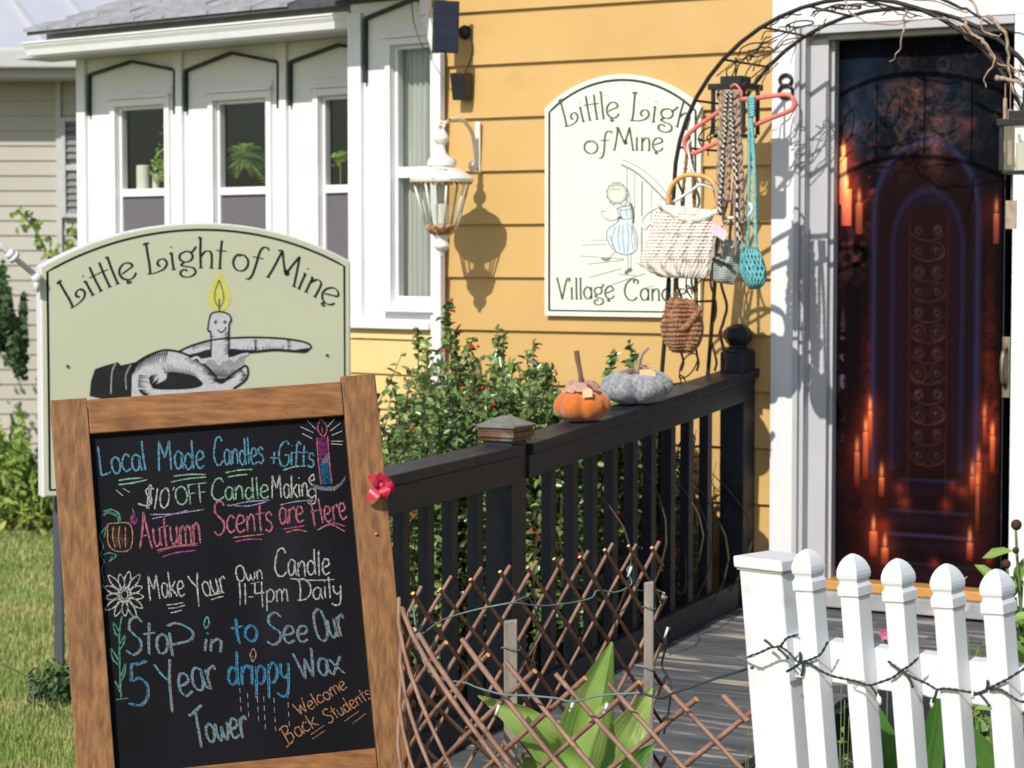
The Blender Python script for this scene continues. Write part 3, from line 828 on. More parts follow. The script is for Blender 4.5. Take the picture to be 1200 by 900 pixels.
def h_at(px, s=SR):
    a, b = 0, 3.2
    for _ in range(40):
        m = (a + b) / 2
        if topx(W.w(s, m, 1))[0] > px: a = m
        else: b = m
    return a
bl = MB(); bl.box(WORLD, -.018, .018, -.018, .018, 0, 1)
bl_me = bl.mesh('baluster', Vector((0, 0, 0)), [M_black], False)
ang = math.atan2(W.t.y, W.t.x)
for px in (643, 669, 692, 716, 739.5, 761, 784, 805, 827, 470, 499, 527, 557, 440, 412):
    h = h_at(px, SR + .0); zt = (zA(h) if px > 600 else zB(h)) - .06; zb = dz(h) + .02
    piece('baluster', bl_me, W.w(SR + .0, h, zb), rail, rot=(0, 0, ang), scale=(1, 1, zt - zb))

# ================================================================ HOLLY BUSH
def leafcloud(C, D, Nn, L, Wd, fold=.25):
    """C centres, D directions, Nn normals (numpy n x 3), L and Wd lengths and widths: six-cornered folded leaves"""
    n = len(C); D = D / np.linalg.norm(D, axis=1, keepdims=True)
    S = np.cross(D, Nn); S /= np.linalg.norm(S, axis=1, keepdims=True) + 1e-9
    U = np.cross(S, D)
    L = np.broadcast_to(np.asarray(L), (n,))[:, None]; Wd = np.broadcast_to(np.asarray(Wd), (n,))[:, None]
    a = C - D * L * .5; b = C + D * L * .5 - U * L * .12
    m1 = C - D * L * .12 + S * Wd * .5 + U * Wd * fold; m2 = C - D * L * .12 - S * Wd * .5 + U * Wd * fold
    n1 = C + D * L * .22 + S * Wd * .36 + U * Wd * fold * .6; n2 = C + D * L * .22 - S * Wd * .36 + U * Wd * fold * .6
    V = np.stack([a, m1, n1, b, n2, m2], 1).reshape(-1, 3)
    i = np.arange(n)[:, None] * 6
    return V, np.concatenate([i + np.array([[0, 1, 2, 3]]), i + np.array([[0, 3, 4, 5]])])
rng = np.random.default_rng(4)
bush = root('holly_bush', 'leafy green holly bush with red berries behind the black railing', 'bush', W.w(.4, .8, 0))
stm = MB(); Cl = []; Dl = []; bz = []
def top_at(px):
    xs = [430, 455, 480, 505, 530, 560, 590, 625, 650, 680, 720, 760, 800, 850, 880]
    ys = [560, 500, 450, 405, 415, 412, 418, 432, 445, 470, 470, 490, 500, 520, 550]
    return float(np.interp(px, xs, ys))
rr = random.Random(21)
def grow(base, tip, leafstep=.020, thick=.004, spread=.045, bend=.12, l0=.25):
    base = Vector(base); tip = Vector(tip); mid = (base + tip) / 2 + Vector((rr.gauss(0, bend), rr.gauss(0, bend), rr.uniform(0, .1)))
    pts = crs([base, mid, tip], 6); stm.tube(pts, [thick * (1.1 - .8 * i / len(pts)) for i in range(len(pts))], 4, caps=False)
    L = (tip - base).length; n = int(L * (1 - l0) / leafstep)
    for i in range(n):
        t = l0 + (1 - l0) * (i + rr.random()) / n
        k = min(len(pts) - 2, int(t * (len(pts) - 1))); p = pts[k].lerp(pts[k + 1], t * (len(pts) - 1) - k)
        for _ in range(2):
            d = Vector((rr.gauss(0, 1), rr.gauss(0, 1), rr.gauss(.25, .7))).normalized()
            Cl.append(p + d * (spread * (.35 + .65 * rr.random()) * (1.15 - .5 * t))); Dl.append(d)
    for _q in range(1 if rr.random() < .75 else 0): bz.append(pts[int(len(pts) * rr.uniform(.4, .98)) - 1] + Vector((rr.gauss(0, .02), rr.gauss(0, .02), rr.gauss(0, .02))))
for i in range(820):
    s = rr.uniform(-.42, .90) if i % 4 else rr.uniform(.45, .93); h = rr.uniform(.10, 1.9) if s < .55 else rr.uniform(.06, 1.2)
    if s > SR - .12: continue
    base = W.w(s, h, 0); px, _ = topx(W.w(s, h, 1))
    if px < 425: continue
    ty = top_at(px) + abs(rr.gauss(0, 62)) - (22 if rr.random() < .12 else 0); p = W.w(s, h, 1); d = ray(px, ty); zt = (EYE + d * (p.y / d.y)).z
    edge = max(0.0, (h - 1.0) * .25)
    zt = max(.25, zt - edge)
    grow(base, W.w(s + rr.gauss(0, .06), h + rr.gauss(0, .06), zt), .030 if zt > .8 else .038)
for (px, py, s) in ((525, 352, .25), (519, 372, .2), (489, 384, -.05), (500, 398, 0.0), (582, 383, .35), (590, 392, .4), (625, 402, .5), (640, 428, .6), (462, 450, -.1), (470, 462, -.1), (738, 402, .82), (722, 412, .80), (735, 420, .82), (555, 395, .3), (535, 385, .25), (455, 505, -.15)):
    # long shoots standing out above the rest
    for h in (.35,):
        # find h on this s-line with the wanted picture column
        a, b = 0.08, 2.4
        for _ in range(30):
            m = (a + b) / 2
            if topx(W.w(s, m, 1))[0] > px: a = m
            else: b = m
        hh = a; p = W.w(s, hh, 1); d = ray(px, py); tip = EYE + d * (p.y / d.y)
        grow(tip + Vector((rr.gauss(0, .04), rr.gauss(0, .04), -.42)), tip, .016, .003, .026, .015, .05)
Cn = np.array([tuple(c) for c in Cl]); Dn = np.array([tuple(c) for c in Dl])
Nn = rng.normal(0, .55, Cn.shape) + np.array([-.25, -.4, 1.0])
# keep leaves on the garden side of the railing and off the wall
rel = Cn - np.array(W.o); sv = rel @ np.array(W.t); hv = rel @ np.array(W.n)
relB = Cn - np.array(B.o); hb = relB @ np.array(B.n)
ok = (sv < SR - .06) & (hv > .03) & (hb > .05) & (Cn[:, 2] > .02)
Cn, Dn, Nn = Cn[ok], Dn[ok], Nn[ok]
V, Fq = leafcloud(Cn, Dn, Nn, rng.uniform(.026, .046, len(Cn)), rng.uniform(.015, .026, len(Cn)))
o = fast('foliage', V, Fq, M_leaf, bush); tag(o, kind='stuff')
build('stems', stm, M_stem, bush, kind='stuff')
bm_ = MB()
for p in bz:
    for _ in range(rr.randint(1, 3)):
        bm_.ball(p + Vector((rr.gauss(0, .010), rr.gauss(0, .010), rr.gauss(0, .010))) + W.n * .03, .0065, 6, 4)
build('berries', bm_, M_berry, bush, smooth=True, kind='stuff')
print('bush leaves', len(Cn))

# ================================================================ LAWN GRASS AND LEFT-HAND BEDS
n = 90000
px = rng.uniform(-90, 120, n); Yd = 1.0 / rng.uniform(1 / 14.2, 1 / 6.6, n)
X = (px - 600) / FPX * Yd
hgt = rng.uniform(.015, .04, n) * (1 + .6 * (rng.random(n) < .1)); az = rng.uniform(0, 6.283, n); ln = rng.uniform(.0, .03, n)
wv = rng.uniform(.0025, .0045, n) * (Yd / 7)
b0 = np.stack([X, Yd, np.zeros(n)], 1); dd = np.stack([np.cos(az), np.sin(az), np.zeros(n)], 1); ss = np.stack([-np.sin(az), np.cos(az), np.zeros(n)], 1)
V = np.stack([b0 + ss * wv[:, None], b0 - ss * wv[:, None], b0 + dd * ln[:, None] + np.array([0, 0, 1]) * hgt[:, None]], 1).reshape(-1, 3)
o = fast('grass', V, np.arange(3 * n).reshape(-1, 3), M_blade); tag(o, 'short sunlit lawn grass left of the wooden chalkboard', 'grass', kind='stuff')

def bedplant(name, label, cat, px0, px1, pytop, pybot, Y, mat_, count, L, wd, spread=.25, kind=None, seed=0, up=.5, stems=14):
    r = np.random.default_rng(seed); c0 = P((px0 + px1) / 2, pybot, Y); c0.z = 0
    rt = root(name, label, cat, c0)
    u = r.uniform(px0, px1, count); v = r.beta(1.6, 1.5, count) * (.8 + .2 * np.sin(u * .21 + seed)) + .12 * np.sin(u * .13 + 2 * seed)
    Yr = Y + r.normal(0, spread, count)
    ztop = (EYE + ray(100, pytop) * (Y / ray(100, pytop).y)).z; zbot = max(0.0, (EYE + ray(100, pybot) * (Y / ray(100, pybot).y)).z)
    bump_ = 1 - .35 * np.abs(np.sin(u * .09 + seed)) * r.random(count)
    X = (u - 600) / FPX * Yr; Z = zbot + (ztop - zbot) * v * bump_
    C_ = np.stack([X, Yr, Z], 1); D_ = r.normal(0, 1, (count, 3)) + np.array([0, 0, up]); N2 = r.normal(0, .5, (count, 3)) + np.array([-.3, -.6, .8])
    V, Fq = leafcloud(C_, D_, N2, r.uniform(.6, 1.3, count) * L, r.uniform(.6, 1.3, count) * wd)
    tag(fast('foliage', V, Fq, mat_, rt), kind='stuff')
    s = MB()
    for i in range(stems):
        x = (r.uniform(px0, px1) - 600) / FPX * Y; s.tube([Vector((x, Y, 0)), Vector((x + r.normal(0, .03), Y, zbot + (ztop - zbot) * .5)), Vector((x + r.normal(0, .08), Y + r.normal(0, .05), zbot + (ztop - zbot) * .9))], .006, 4)
    build('stems', s, M_greenstem, rt, kind='stuff')
    return rt
bedplant('flowering_plant', 'lime green leafy bed plant growing by the beige house behind the lawn', 'plant', -110, 70, 470, 615, 13.8, M_leaflime, 6000, .06, .030, .35, seed=3)
bedplant('lily_clump', 'clump of arching strap leaves at the foot of the large sage sign', 'plant', 22, 66, 552, 614, 13.3, M_leaflime, 500, .17, .016, .10, seed=5, up=1.6)
bedplant('dark_shrub', 'dark evergreen shrub against the beige house siding', 'shrub', -70, 30, 312, 428, 15.2, M_leafdark, 4200, .06, .038, .5, seed=7, stems=2)
bedplant('low_weed', 'low weedy tuft on the lawn at the foot of the sage sign post', 'plant', 30, 110, 775, 850, 8.2, M_leafdark, 700, .035, .018, .12, seed=9, up=.8)
# climbing sprig beside the beige wall
sp = root('leafy_sapling', 'thin sapling with round leaves in front of the beige house wall', 'sapling', Vector((P(60, 400, 14.6).x, 14.6, 0)))
s = MB(); br = [P(88, 420, 14.6), P(84, 330, 14.6), P(62, 298, 14.6), P(42, 268, 14.6), P(22, 246, 14.6)]
base = Vector((P(60, 400, 14.6).x, 14.6, 0))
mainp = crs([base, P(75, 430, 14.6), P(72, 350, 14.6), P(56, 300, 14.6), P(40, 268, 14.6), P(20, 246, 14.6)], 6)
s.tube(mainp, .007, 5); s.tube(crs([P(68, 330, 14.6), P(74, 305, 14.6), P(86, 282, 14.6)], 5), .005, 5)
build('branch', s, M_greenstem, sp)
Cq = []; r = np.random.default_rng(2)
for (x, y, k, sg) in ((22, 247, 4, 5), (32, 252, 6, 6), (30, 265, 7, 8), (44, 262, 9, 7), (48, 285, 12, 8), (58, 300, 12, 9), (85, 270, 8, 8), (80, 290, 14, 10), (70, 315, 14, 12)):
    for _ in range(k):
        p = P(x + r.normal(0, sg * .6), y + r.normal(0, sg * .6), 14.6 + r.normal(0, .05)); Cq.append(tuple(p))
Cq = np.array(Cq); V, Fq = leafcloud(Cq, r.normal(0, 1, Cq.shape) + np.array([.6, 0, .1]), r.normal(0, .4, Cq.shape) + np.array([-.3, -.8, .6]), .055, .04)
tag(fast('foliage', V, Fq, M_leaflime, sp), kind='stuff')
# ================================================================ LETTERING
# glyphs: advance | strokes of "x,y x,y" separated by ";" ; grid: capitals 10 high, small letters 5.5
ART = {
 'L': (6.6, "1.6,10 1.4,6 1.3,3 1.0,0.2;0.2,0.1 1.6,-.1 3.4,.1 5.0,.8 5.9,2.4 5.2,3.9 3.9,3.7 3.4,2.5 4.1,1.7;0.8,9.6 1.6,10 2.3,9.7"),
 'i': (2.2, "0.9,5.5 0.8,3 0.9,0;0.3,5.2 0.9,5.6;0.3,0 1.5,0;.7,7.3 1.1,7.4"),
 't': (2.7, "1.2,9.2 1.1,5 1.2,0;-.1,5.8 2.6,5.8;0.6,0 1.8,0"),
 'l': (2.0, "0.9,10 0.8,5 0.9,0;0.3,9.7 0.9,10;0.3,0 1.5,0"),
 'e': (5.2, "0.9,2.6 2.6,3.3 4.2,4.1 3.8,5.3 2.4,5.8 0.9,4.7 0.3,2.8 0.9,.9 2.4,0 3.8,.4 4.7,1.6;2.0,0 1.6,-.9 2.3,-1.2 2.6,-.6"),
 'g': (5.2, "2.4,5.6 0.9,4.8 0.6,3.2 1.8,2.1 3.4,2.5 4.0,3.9 3.4,5.2 2.4,5.6;3.6,5.0 4.4,5.9 4.9,7.0;1.8,2.1 .8,1.2 2.2,.6 4.1,.0 4.6,-1.6 3.0,-2.8 1.0,-2.5 .4,-1.2 1.5,-.3 2.4,-.9"),
 'h': (4.9, "0.9,10 0.8,5 0.9,0;0.3,9.7 0.9,10;0.9,3.6 2.1,5.4 3.4,5.2 3.8,3.4 3.8,0;0.3,0 1.5,0;3.2,0 4.4,0"),
 'o': (5.2, "3.2,5.6 1.4,5.5 .4,3.8 .5,1.6 1.8,.1 3.5,.3 4.5,2.0 4.3,4.2 2.8,5.6 1.6,5.0"),
 'f': (3.8, "4.2,9.0 3.4,9.8 2.3,9.2 1.8,7.0 1.6,3 1.2,-.6 .4,-2.2 -.5,-2.2;.2,5.7 3.3,5.7"),
 'M': (8.8, ".2,.0 .9,3 1.5,7 1.9,10;.9,9.6 1.9,10;1.9,9.9 3.2,6.2 4.4,3.4 4.9,2.6 5.4,3.3 4.7,4.2 4.0,3.3;4.7,3.0 5.6,6.5 6.5,10;6.5,10 7.3,5 8.1,.0;7.6,0 8.8,0;-.3,0 .8,0"),
 'n': (4.9, "0.9,5.5 0.8,3 0.9,0;0.3,5.2 0.9,5.5;0.9,3.6 2.1,5.4 3.4,5.2 3.8,3.4 3.8,0;0.3,0 1.5,0;3.2,0 4.4,0"),
 'V': (6.4, "-.3,10 1.2,10;.4,10 1.4,6 2.6,.0;2.6,0 3.8,5 4.8,8.8 5.9,10 6.4,8.9 5.6,8.3"),
 'a': (4.9, "3.9,5.6 3.9,3 4.0,0;3.9,4.0 2.4,5.7 .8,4.5 .4,2.4 1.6,.2 3.2,.5 3.9,2.0"),
 'C': (7.2, "6.2,7.6 6.4,9.2 5.2,9.9 3.2,9.8 1.0,7.4 .4,4.0 1.6,1.0 4.0,-.1 6.2,1.6;5.4,9.9 4.4,8.9 5.0,8.2"),
 'd': (4.9, "3.9,10 3.9,5 4.0,0;3.9,4.0 2.4,5.7 .8,4.5 .4,2.4 1.6,.2 3.2,.5 3.9,2.0"),
 's': (4.0, "3.3,4.6 2.2,5.7 .8,5.0 1.0,3.5 2.8,2.6 3.3,1.2 2.0,-.1 .4,.8"),
 ' ': (2.6, ""),
}
CHALK = {
 'A': (7, "0,-.3 2.2,5 3.4,10;3.4,10 4.6,5 6.4,-.8;1.2,3 5.6,3.4"),
 'B': (6, "1,10 .8,5 .4,-.4;-.4,9.6 2.6,10.4 4.6,9 3.6,6.4 1,5.4;1,5.4 4.4,4.6 4.6,1.6 2.4,-.4 -2,-1.2"),
 'C': (6.5, "6,8.4 4.6,10.2 2.2,9.4 .6,6 .4,2.6 2,.2 4.4,.3 6.2,1.6"),
 'D': (6.5, ".8,9.6 1.0,5 .7,.2;-.5,9.4 2.6,9.8 5.6,7 5.8,3 3.2,.4 -.6,0"),
 'E': (5, ".5,10 .5,0 4,0;.5,5 3.5,5;.5,10 4.2,10"),
 'F': (5.2, ".8,9.6 .9,5 .8,-.2;.2,9.8 4.8,10;.8,5.2 4,5.4"),
 'G': (6.2, "5.6,8.8 4,10.2 1.4,8.6 .4,4.6 1.6,.6 4.4,0 5.8,2 5.6,4.4 3.4,4.4"),
 'H': (7, "1,10 .9,5 .8,-.6;5.6,9.6 5.6,5 5.8,0;-.2,5 6.8,5.4"),
 'L': (5.2, ".6,10 .6,5 .9,.2 3,0 5.2,.6"),
 'M': (8, ".6,-.2 .8,5 1.2,10;1.2,10 2.6,6.5 3.8,4.2;3.8,4.2 5,7 6.2,10;6.2,10 6.4,5 6.6,0"),
 'O': (6.6, "3.4,10 1.2,8.6 .4,5 1.2,1.2 3.4,0 5.6,1.6 6.2,5.4 5.2,9 3.2,10.2"),
 'S': (5.8, "5.2,8.8 3.6,10.2 1.2,9.4 .8,7 2.6,5.2 4.8,3.6 4.6,1 2.2,-.4 0,.8"),
 'T': (6, "3,10 3,5 2.8,-1;-.6,8.8 2.6,9.8 6.6,11.4"),
 'W': (8, ".4,9.6 1.4,5 2.4,.4;2.4,.4 3.4,4 4.2,7;4.2,7 5,3 5.8,.4;5.8,.4 6.8,5 7.6,10"),
 'Y': (6, ".4,9.8 1.8,7 3.4,5;6,10 4,5 2,-3"),
 'a': (5, "4.2,5 2.4,5.8 .8,4.4 .6,1.8 1.8,.2 3.4,1 4.2,4.8;4.2,5.2 4.2,2 4.8,0"),
 'c': (4.4, "4,4.8 2.4,5.8 .8,4.2 .6,1.8 2,.2 4.2,1"),
 'd': (5.4, "4.2,3.6 2.4,5.4 .8,4.2 .6,1.6 2,.1 3.8,1.2 4.3,3.4;4.2,10 4.3,5 4.6,0"),
 'e': (5, ".8,2.8 2.6,3.0 4.2,3.8 3.6,5.5 2,5.7 .7,4 .7,1.6 2.2,.0 4.6,.9"),
 'f': (3.8, "3.8,8.8 2.8,10 1.6,8.6 1.5,4 1.4,-.4;-.2,5.4 3.4,5.8"),
 'g': (5, "4,4.8 2.2,5.6 .7,4 .9,1.6 2.4,.4 3.9,1.8;4.1,5.2 4.2,1 3.6,-2.6 1.6,-3.2 .2,-2"),
 'i': (2.2, "1.1,5.4 1,2.5 1.1,0;1.0,7.6 1.3,8.2"),
 'k': (4.8, ".9,9.6 .8,5 .8,0;4.4,5.8 2.4,4 .9,2.6;1.6,3.2 3,1.6 4.6,0"),
 'K': (5.2, ".9,8.2 .8,4 .8,-.2;5,8 3,5.4 .9,3.6;1.6,4.2 3.2,1.8 5,0"),
 'l': (2.2, "1,10 1,5 1.2,0"),
 'm': (7, ".8,5.4 .7,2.6 .8,0;.8,3.6 2.2,5.6 3.4,4.8 3.5,0;3.5,3.6 4.8,5.6 6,4.8 6.3,0"),
 'n': (5, ".8,5.4 .7,2.6 .8,0;.8,3.6 2.4,5.7 3.8,4.8 4.1,0"),
 'o': (5, "2.6,5.6 .9,4.6 .6,2.2 1.8,.2 3.6,.5 4.5,2.8 3.8,5 2.2,5.7"),
 'p': (5.2, ".9,5.4 .8,1 .7,-4.2;.9,3.8 2.4,5.8 4.2,4.8 4.3,2 2.8,.2 .9,.8"),
 'P': (5.6, ".9,6.4 .9,1 1.1,-1.4;.2,8.6 3,9.2 6.4,6.4 6.2,3.6 3,2.6 .9,2.4"),
 'r': (4, ".9,5.4 .8,2.6 .8,0;.8,3.4 1.8,5.2 3.6,5.8 3.9,4.8"),
 's': (4.2, "3.6,4.8 2.4,5.9 .8,5.2 1.2,3.6 3,2.6 3.4,1 2,-.1 .2,.6"),
 't': (4, "1.9,8.8 1.8,4 2,-.2;-.2,5.6 4,6"),
 'u': (5, ".8,5.4 .7,2 1.8,.1 3.4,.8 4.1,3;4.1,5.4 4.1,2 4.6,0"),
 'v': (4.6, ".4,5.4 1.4,2.5 2.2,.2 3.2,3 4.2,5.6"),
 'w': (7, ".5,5.4 .8,2 1.8,.1 3,1.6 3.4,4 3.9,1.4 5,.1 6.2,2 6.5,5.4"),
 'x': (5, ".4,5.6 2.4,2.6 4.8,-.4;4.6,5.8 2.4,2.6 .3,-.2"),
 'y': (5, ".8,5.6 1,3 2.4,1.6 3.9,2.6;4.2,5.6 4.1,1 3.4,-3 1.2,-3.6 -.6,-2.6"),
 '+': (4.6, "2.2,5.4 2.2,2.8 2.2,.6;.2,3 4.4,3"),
 '-': (3.2, ".4,3.2 2.8,3.2"),
 '$': (6, "5.6,8.8 3.6,9.6 1.8,8 2.6,6 4.8,4.4 5,1.8 2.6,.4 -1.6,1.0;3.2,11 3.2,5 3.0,-1;4.2,11 4.2,5 4,-1"),
 '1': (2.6, "1.3,9.8 1.3,5 1.1,-.6"),
 '0': (5.6, "2.8,9 1,7.4 .6,4 1.4,1 3,.2 4.6,2 4.9,6 3.8,8.8 2.4,9"),
 '4': (5.6, ".8,9 .6,5.6 .8,4.4 5.2,4.6;4.2,9.6 4.1,5 4,-2"),
 '5': (6, "5.6,10.4 3,9.8 1.2,9.8 1,7.6 .9,5.8 3.4,6.2 5.4,4.4 5.2,1.4 3,-.6 -.4,.0"),
 "'": (2, "1.4,10 .8,8.4"),
 ' ': (3, ""),
}
def parse(st):
    return [[tuple(map(float, q.split(','))) for q in s.split()] for s in st.split(';') if s.strip()]
for D_ in (ART, CHALK):
    for k in D_: D_[k] = (D_[k][0], parse(D_[k][1]))
def layout(text, font):
    x = 0; out = []
    for ch in text:
        adv, st = font[ch]
        out.append((x, adv, st)); x += adv
    return out, x

# ================================================================ CHALKBOARD
TL = P(58, 468, 5.05); TR = P(440, 441, 5.20)
kr = (TR - TL); kw = kr.length; kr.normalize()
down0 = Vector((.116, -.22, -.97)); kd = (down0 - kr * down0.dot(kr)).normalized()
kn = kr.cross(-kd).normalized()
if kn.y > 0: kn = -kn
K = Fr(TL, kr, kn, -kd)             # s to the right, z up the board (negative below the top edge), h towards the viewer
def kz_ground(s): return -(K.o + K.t * s).z / -K.u.z if False else -((K.o + K.t * s).z / K.u.z)
easel = root('chalkboard_sign', 'leaning wooden framed chalkboard covered in coloured chalk writing', 'chalkboard', Vector((TL.x + .35, 4.85, 0)))
sLi = K.at(105, 509)[0]; sRi = K.at(404, 487)[0]
zTi = (K.at(107, 508)[1] + K.at(404, 486)[1]) / 2
zBi = (K.at(445, 874)[1] + K.at(300, 893)[1]) / 2
zb_ = zBi - .092
TH = .022
railL = MB(); railL.box(K, 0, sLi, -TH, 0, kz_ground(.04) + .01, -.002)
build('side_board', railL, M_pine, easel, bev=.0025)
railR = MB(); railR.box(K, sRi, kw, -TH, 0, kz_ground(kw - .04) + .01, .006)
build('side_board', railR, M_pine, easel, bev=.0025)
t_ = MB(); t_.box(K, sLi + .001, sRi - .001, -TH, -.0015, zTi, -.006); build('top_board', t_, M_pine_h, easel, bev=.0025)
t_ = MB(); t_.box(K, sLi + .001, sRi - .001, -TH, -.0015, zb_, zBi); build('bottom_board', t_, M_pine_h, easel, bev=.0025)
slate = MB(); slate.box(K, sLi - .02, sRi + .02, -TH - .006, -TH + .004, zb_ + .02, zTi + .02)
slate_o = build('slate_panel', slate, M_board, easel)
# rear legs of the folding frame and its cross bar
for sx in (.045, kw - .045):
    top = K.w(sx, -.045, -.02); foot = Vector((top.x + .02, top.y + .42, 0))
    lg = MB(); lg.bar(top, foot, .085, .02, side=K.t); build('rear_leg', lg, M_pine, easel, bev=.002)
t0 = K.w(.045, -.045, -.02); t1 = K.w(kw - .045, -.045, -.02)
lg = MB(); f = .7; a = t0.lerp(Vector((t0.x + .02, t0.y + .42, 0)), f); b = t1.lerp(Vector((t1.x + .02, t1.y + .42, 0)), f)
lg.bar(a + Vector((0, .022, 0)), b + Vector((0, .022, 0)), .02, .08); build('cross_bar', lg, M_pine_h, easel)
hb_ = MB()
for sx in (.09, kw - .09): hb_.tube([K.w(sx, -.03, -.04), K.w(sx, -.035, -.09)], .006, 6)
build('hinge', hb_, M_brass, easel)

def chalk_mat(name, c):
    c = tuple(x * .52 for x in c); m = mat(name, tuple(x * .28 for x in c), c, scale=260, rough=.95, spec=.05, detail=2, lo=.36, hi=.52)
    return m
CB = chalk_mat('blue_chalk', (.16, .42, .56)); CG = chalk_mat('green_chalk', (.36, .60, .42)); CW = chalk_mat('white_chalk', (.62, .66, .60))
CP = chalk_mat('pink_chalk', (.62, .20, .28)); CO = chalk_mat('orange_chalk', (.60, .30, .16)); CDG = chalk_mat('leaf_green_chalk', (.14, .38, .24))
CV = chalk_mat('violet_chalk', (.46, .42, .58)); CM = chalk_mat('magenta_chalk', (.52, .10, .36)); CBd = chalk_mat('deep_blue_chalk', (.05, .26, .50))
KH = -TH + .0048
rc = random.Random(77)
def kstroke(mb, pxpts, wpx, n=5, h=KH, ccl=False):
    q = crs([Vector((x, y, 0)) for x, y in pxpts], n, ccl)
    if ccl: q.append(q[0])
    ab = [K.at(p.x, p.y, h) for p in q]
    sc = 5.0 / FPX
    ws = [wpx * sc * (1 + .25 * math.sin(i * 1.3 + rc.random() * 2)) for i in range(len(ab))]
    ws[0] *= .6; ws[-1] *= .5
    mb.ribbon(K, ab, ws, h)
def kword(text, x0, y0, x1, y1, hgt, m, wpx=2.3, shadow=None, slant=.0):
    lay, wtot = layout(text, CHALK)
    dx, dy = x1 - x0, y1 - y0; L = math.hypot(dx, dy); ex = (dx / wtot, dy / wtot)
    ux, uy = dy / L + slant, -dx / L
    a = MB(); b = MB()
    for (x, adv, st) in lay:
        jy = rc.uniform(-.3, .3); js = rc.uniform(.95, 1.06)
        for s in st:
            q = []
            for (gx, gy) in s:
                X = x + gx + rc.uniform(-.12, .12); Yy = (gy * js + jy) * hgt / 10
                q.append((x0 + ex[0] * X + ux * Yy, y0 + ex[1] * X + uy * Yy))
            if shadow: kstroke(b, [(u + 1.5, v + .9) for u, v in q], wpx * .6, h=KH - .0004)
            kstroke(a, q, wpx * .82)
    build('chalk_lettering', a, m, slate_o)
    if shadow: build('chalk_lettering', b, shadow, slate_o)
def klines(segs, m, wpx=2.0):
    a = MB()
    for s in segs: kstroke(a, s, wpx * .85)
    build('chalk_line', a, m, slate_o, kind='stuff')
kword('Local', 117, 557, 173, 551, 34, CB, 2.8)
kword('Made', 185, 552, 241, 549, 36, CB, 2.8)
kword('Candles', 251, 546, 310, 543, 31, CB, 2.6)
kword('+Gifts', 316, 545, 369, 547, 28, CB, 2.6)
klines([[(139, 563), (152, 561), (167, 560)], [(139, 568), (155, 566), (173, 562)], [(203, 558), (222, 556), (241, 556)], [(200, 565), (220, 561), (242, 559)],
        [(264, 554), (280, 551), (297, 550)], [(267, 559), (278, 557), (290, 556)], [(332, 551), (345, 547), (358, 546)]], CG, 2.0)
kword("$10'", 165, 593, 203, 597, 25, CW, 2.2); kword('OFF', 206, 592, 245, 588, 22, CG, 2.4)
kword('Candle', 248, 586, 316, 584, 26, CG, 2.4); kword('Makin', 318, 584, 362, 582, 28, CW, 2.3); kword('g', 360, 584, 372, 584, 20, CW, 2)
klines([[(136, 574), (144, 581)], [(144, 572), (152, 577)]], CW, 1.8)
klines([[(176, 603), (205, 602), (239, 597)], [(178, 608), (205, 602), (220, 598)], [(268, 593), (290, 588), (316, 586)], [(266, 592), (290, 593), (312, 588)], [(328, 592), (345, 588), (368, 586)]], CV, 1.7)
kword('Autumn', 164, 642, 237, 636, 40, CP, 2.8); kword('Scents', 251, 625, 321, 622, 36, CP, 2.7); kword('are', 327, 614, 357, 612, 32, CP, 2.7); kword('Here', 367, 615, 408, 608, 32, CP, 2.6)
klines([[(186, 647), (205, 641), (233, 639)], [(190, 653), (205, 648), (230, 645)], [(275, 635), (290, 632), (307, 632)], [(332, 620), (345, 618), (357, 616)], [(376, 618), (390, 613), (405, 617)]], CM, 1.8)
klines([[(184, 645), (205, 640), (232, 637)], [(273, 630), (290, 628), (309, 626)], [(335, 624), (348, 621), (360, 623)], [(372, 621), (388, 615), (404, 623)]], CO, 1.6)
kword('Make', 175, 704, 218, 698, 30, CW, 2.2); kword('Your', 227, 703, 267, 692, 30, CW, 2.2); kword('Own', 277, 682, 309, 678, 18, CW, 2.1)
kword('Candle', 322, 676, 388, 674, 31, CW, 2.4); kword('11-4pm', 279, 708, 339, 705, 25, CW, 2.1); kword('Daily', 350, 703, 402, 700, 25, CW, 2.2)
klines([[(195, 709), (205, 708), (215, 706)], [(197, 713), (207, 712), (217, 709)], [(200, 718), (206, 717), (213, 715)], [(245, 698), (254, 696), (263, 694)], [(247, 703), (256, 700), (262, 699)], [(294, 684), (304, 682)], [(340, 678), (365, 680), (392, 679)]], CW, 1.5)
kword('Sto', 148, 766, 198, 766, 40, CB, 2.5, CO); kword('P', 196, 764, 222, 762, 34, CB, 2.5, CO); kword('in', 236, 762, 261, 765, 27, CB, 2.3, CO); kword('to', 273, 754, 303, 750, 32, CBd, 2.6, CB)
klines([[(241, 737), (239, 730), (243, 723), (245, 731), (241, 737)]], CB, 2.2)
kword('See', 313, 754, 362, 752, 34, CB, 2.3, CO); kword('Our', 372, 752, 406, 744, 40, CB, 2.3, CO)
kword('5', 152, 823, 176, 821, 44, CBd, 3.2, CO); kword('Year', 191, 822, 257, 804, 46, CB, 2.5, CO); kword('drippy', 266, 802, 340, 800, 40, CBd, 2.5, CB); kword('Wax', 350, 799, 403, 786, 34, CB, 2.4, CO)
kword('Tower', 228, 873, 291, 862, 40, CB, 2.5, CO)
dr_ = []
for x, y in ((281, 806), (290, 812), (301, 806), (309, 816), (321, 818), (337, 812)):
    for k in range(4 if x > 300 else 3): dr_.append([(x + k * .6, y + k * 11), (x + k * .6 + .3, y + k * 11 + 6)])
klines(dr_, CV, 1.5)
klines([[(296, 776), (293, 768), (297, 760), (300, 768), (296, 776)]], CO, 1.6)
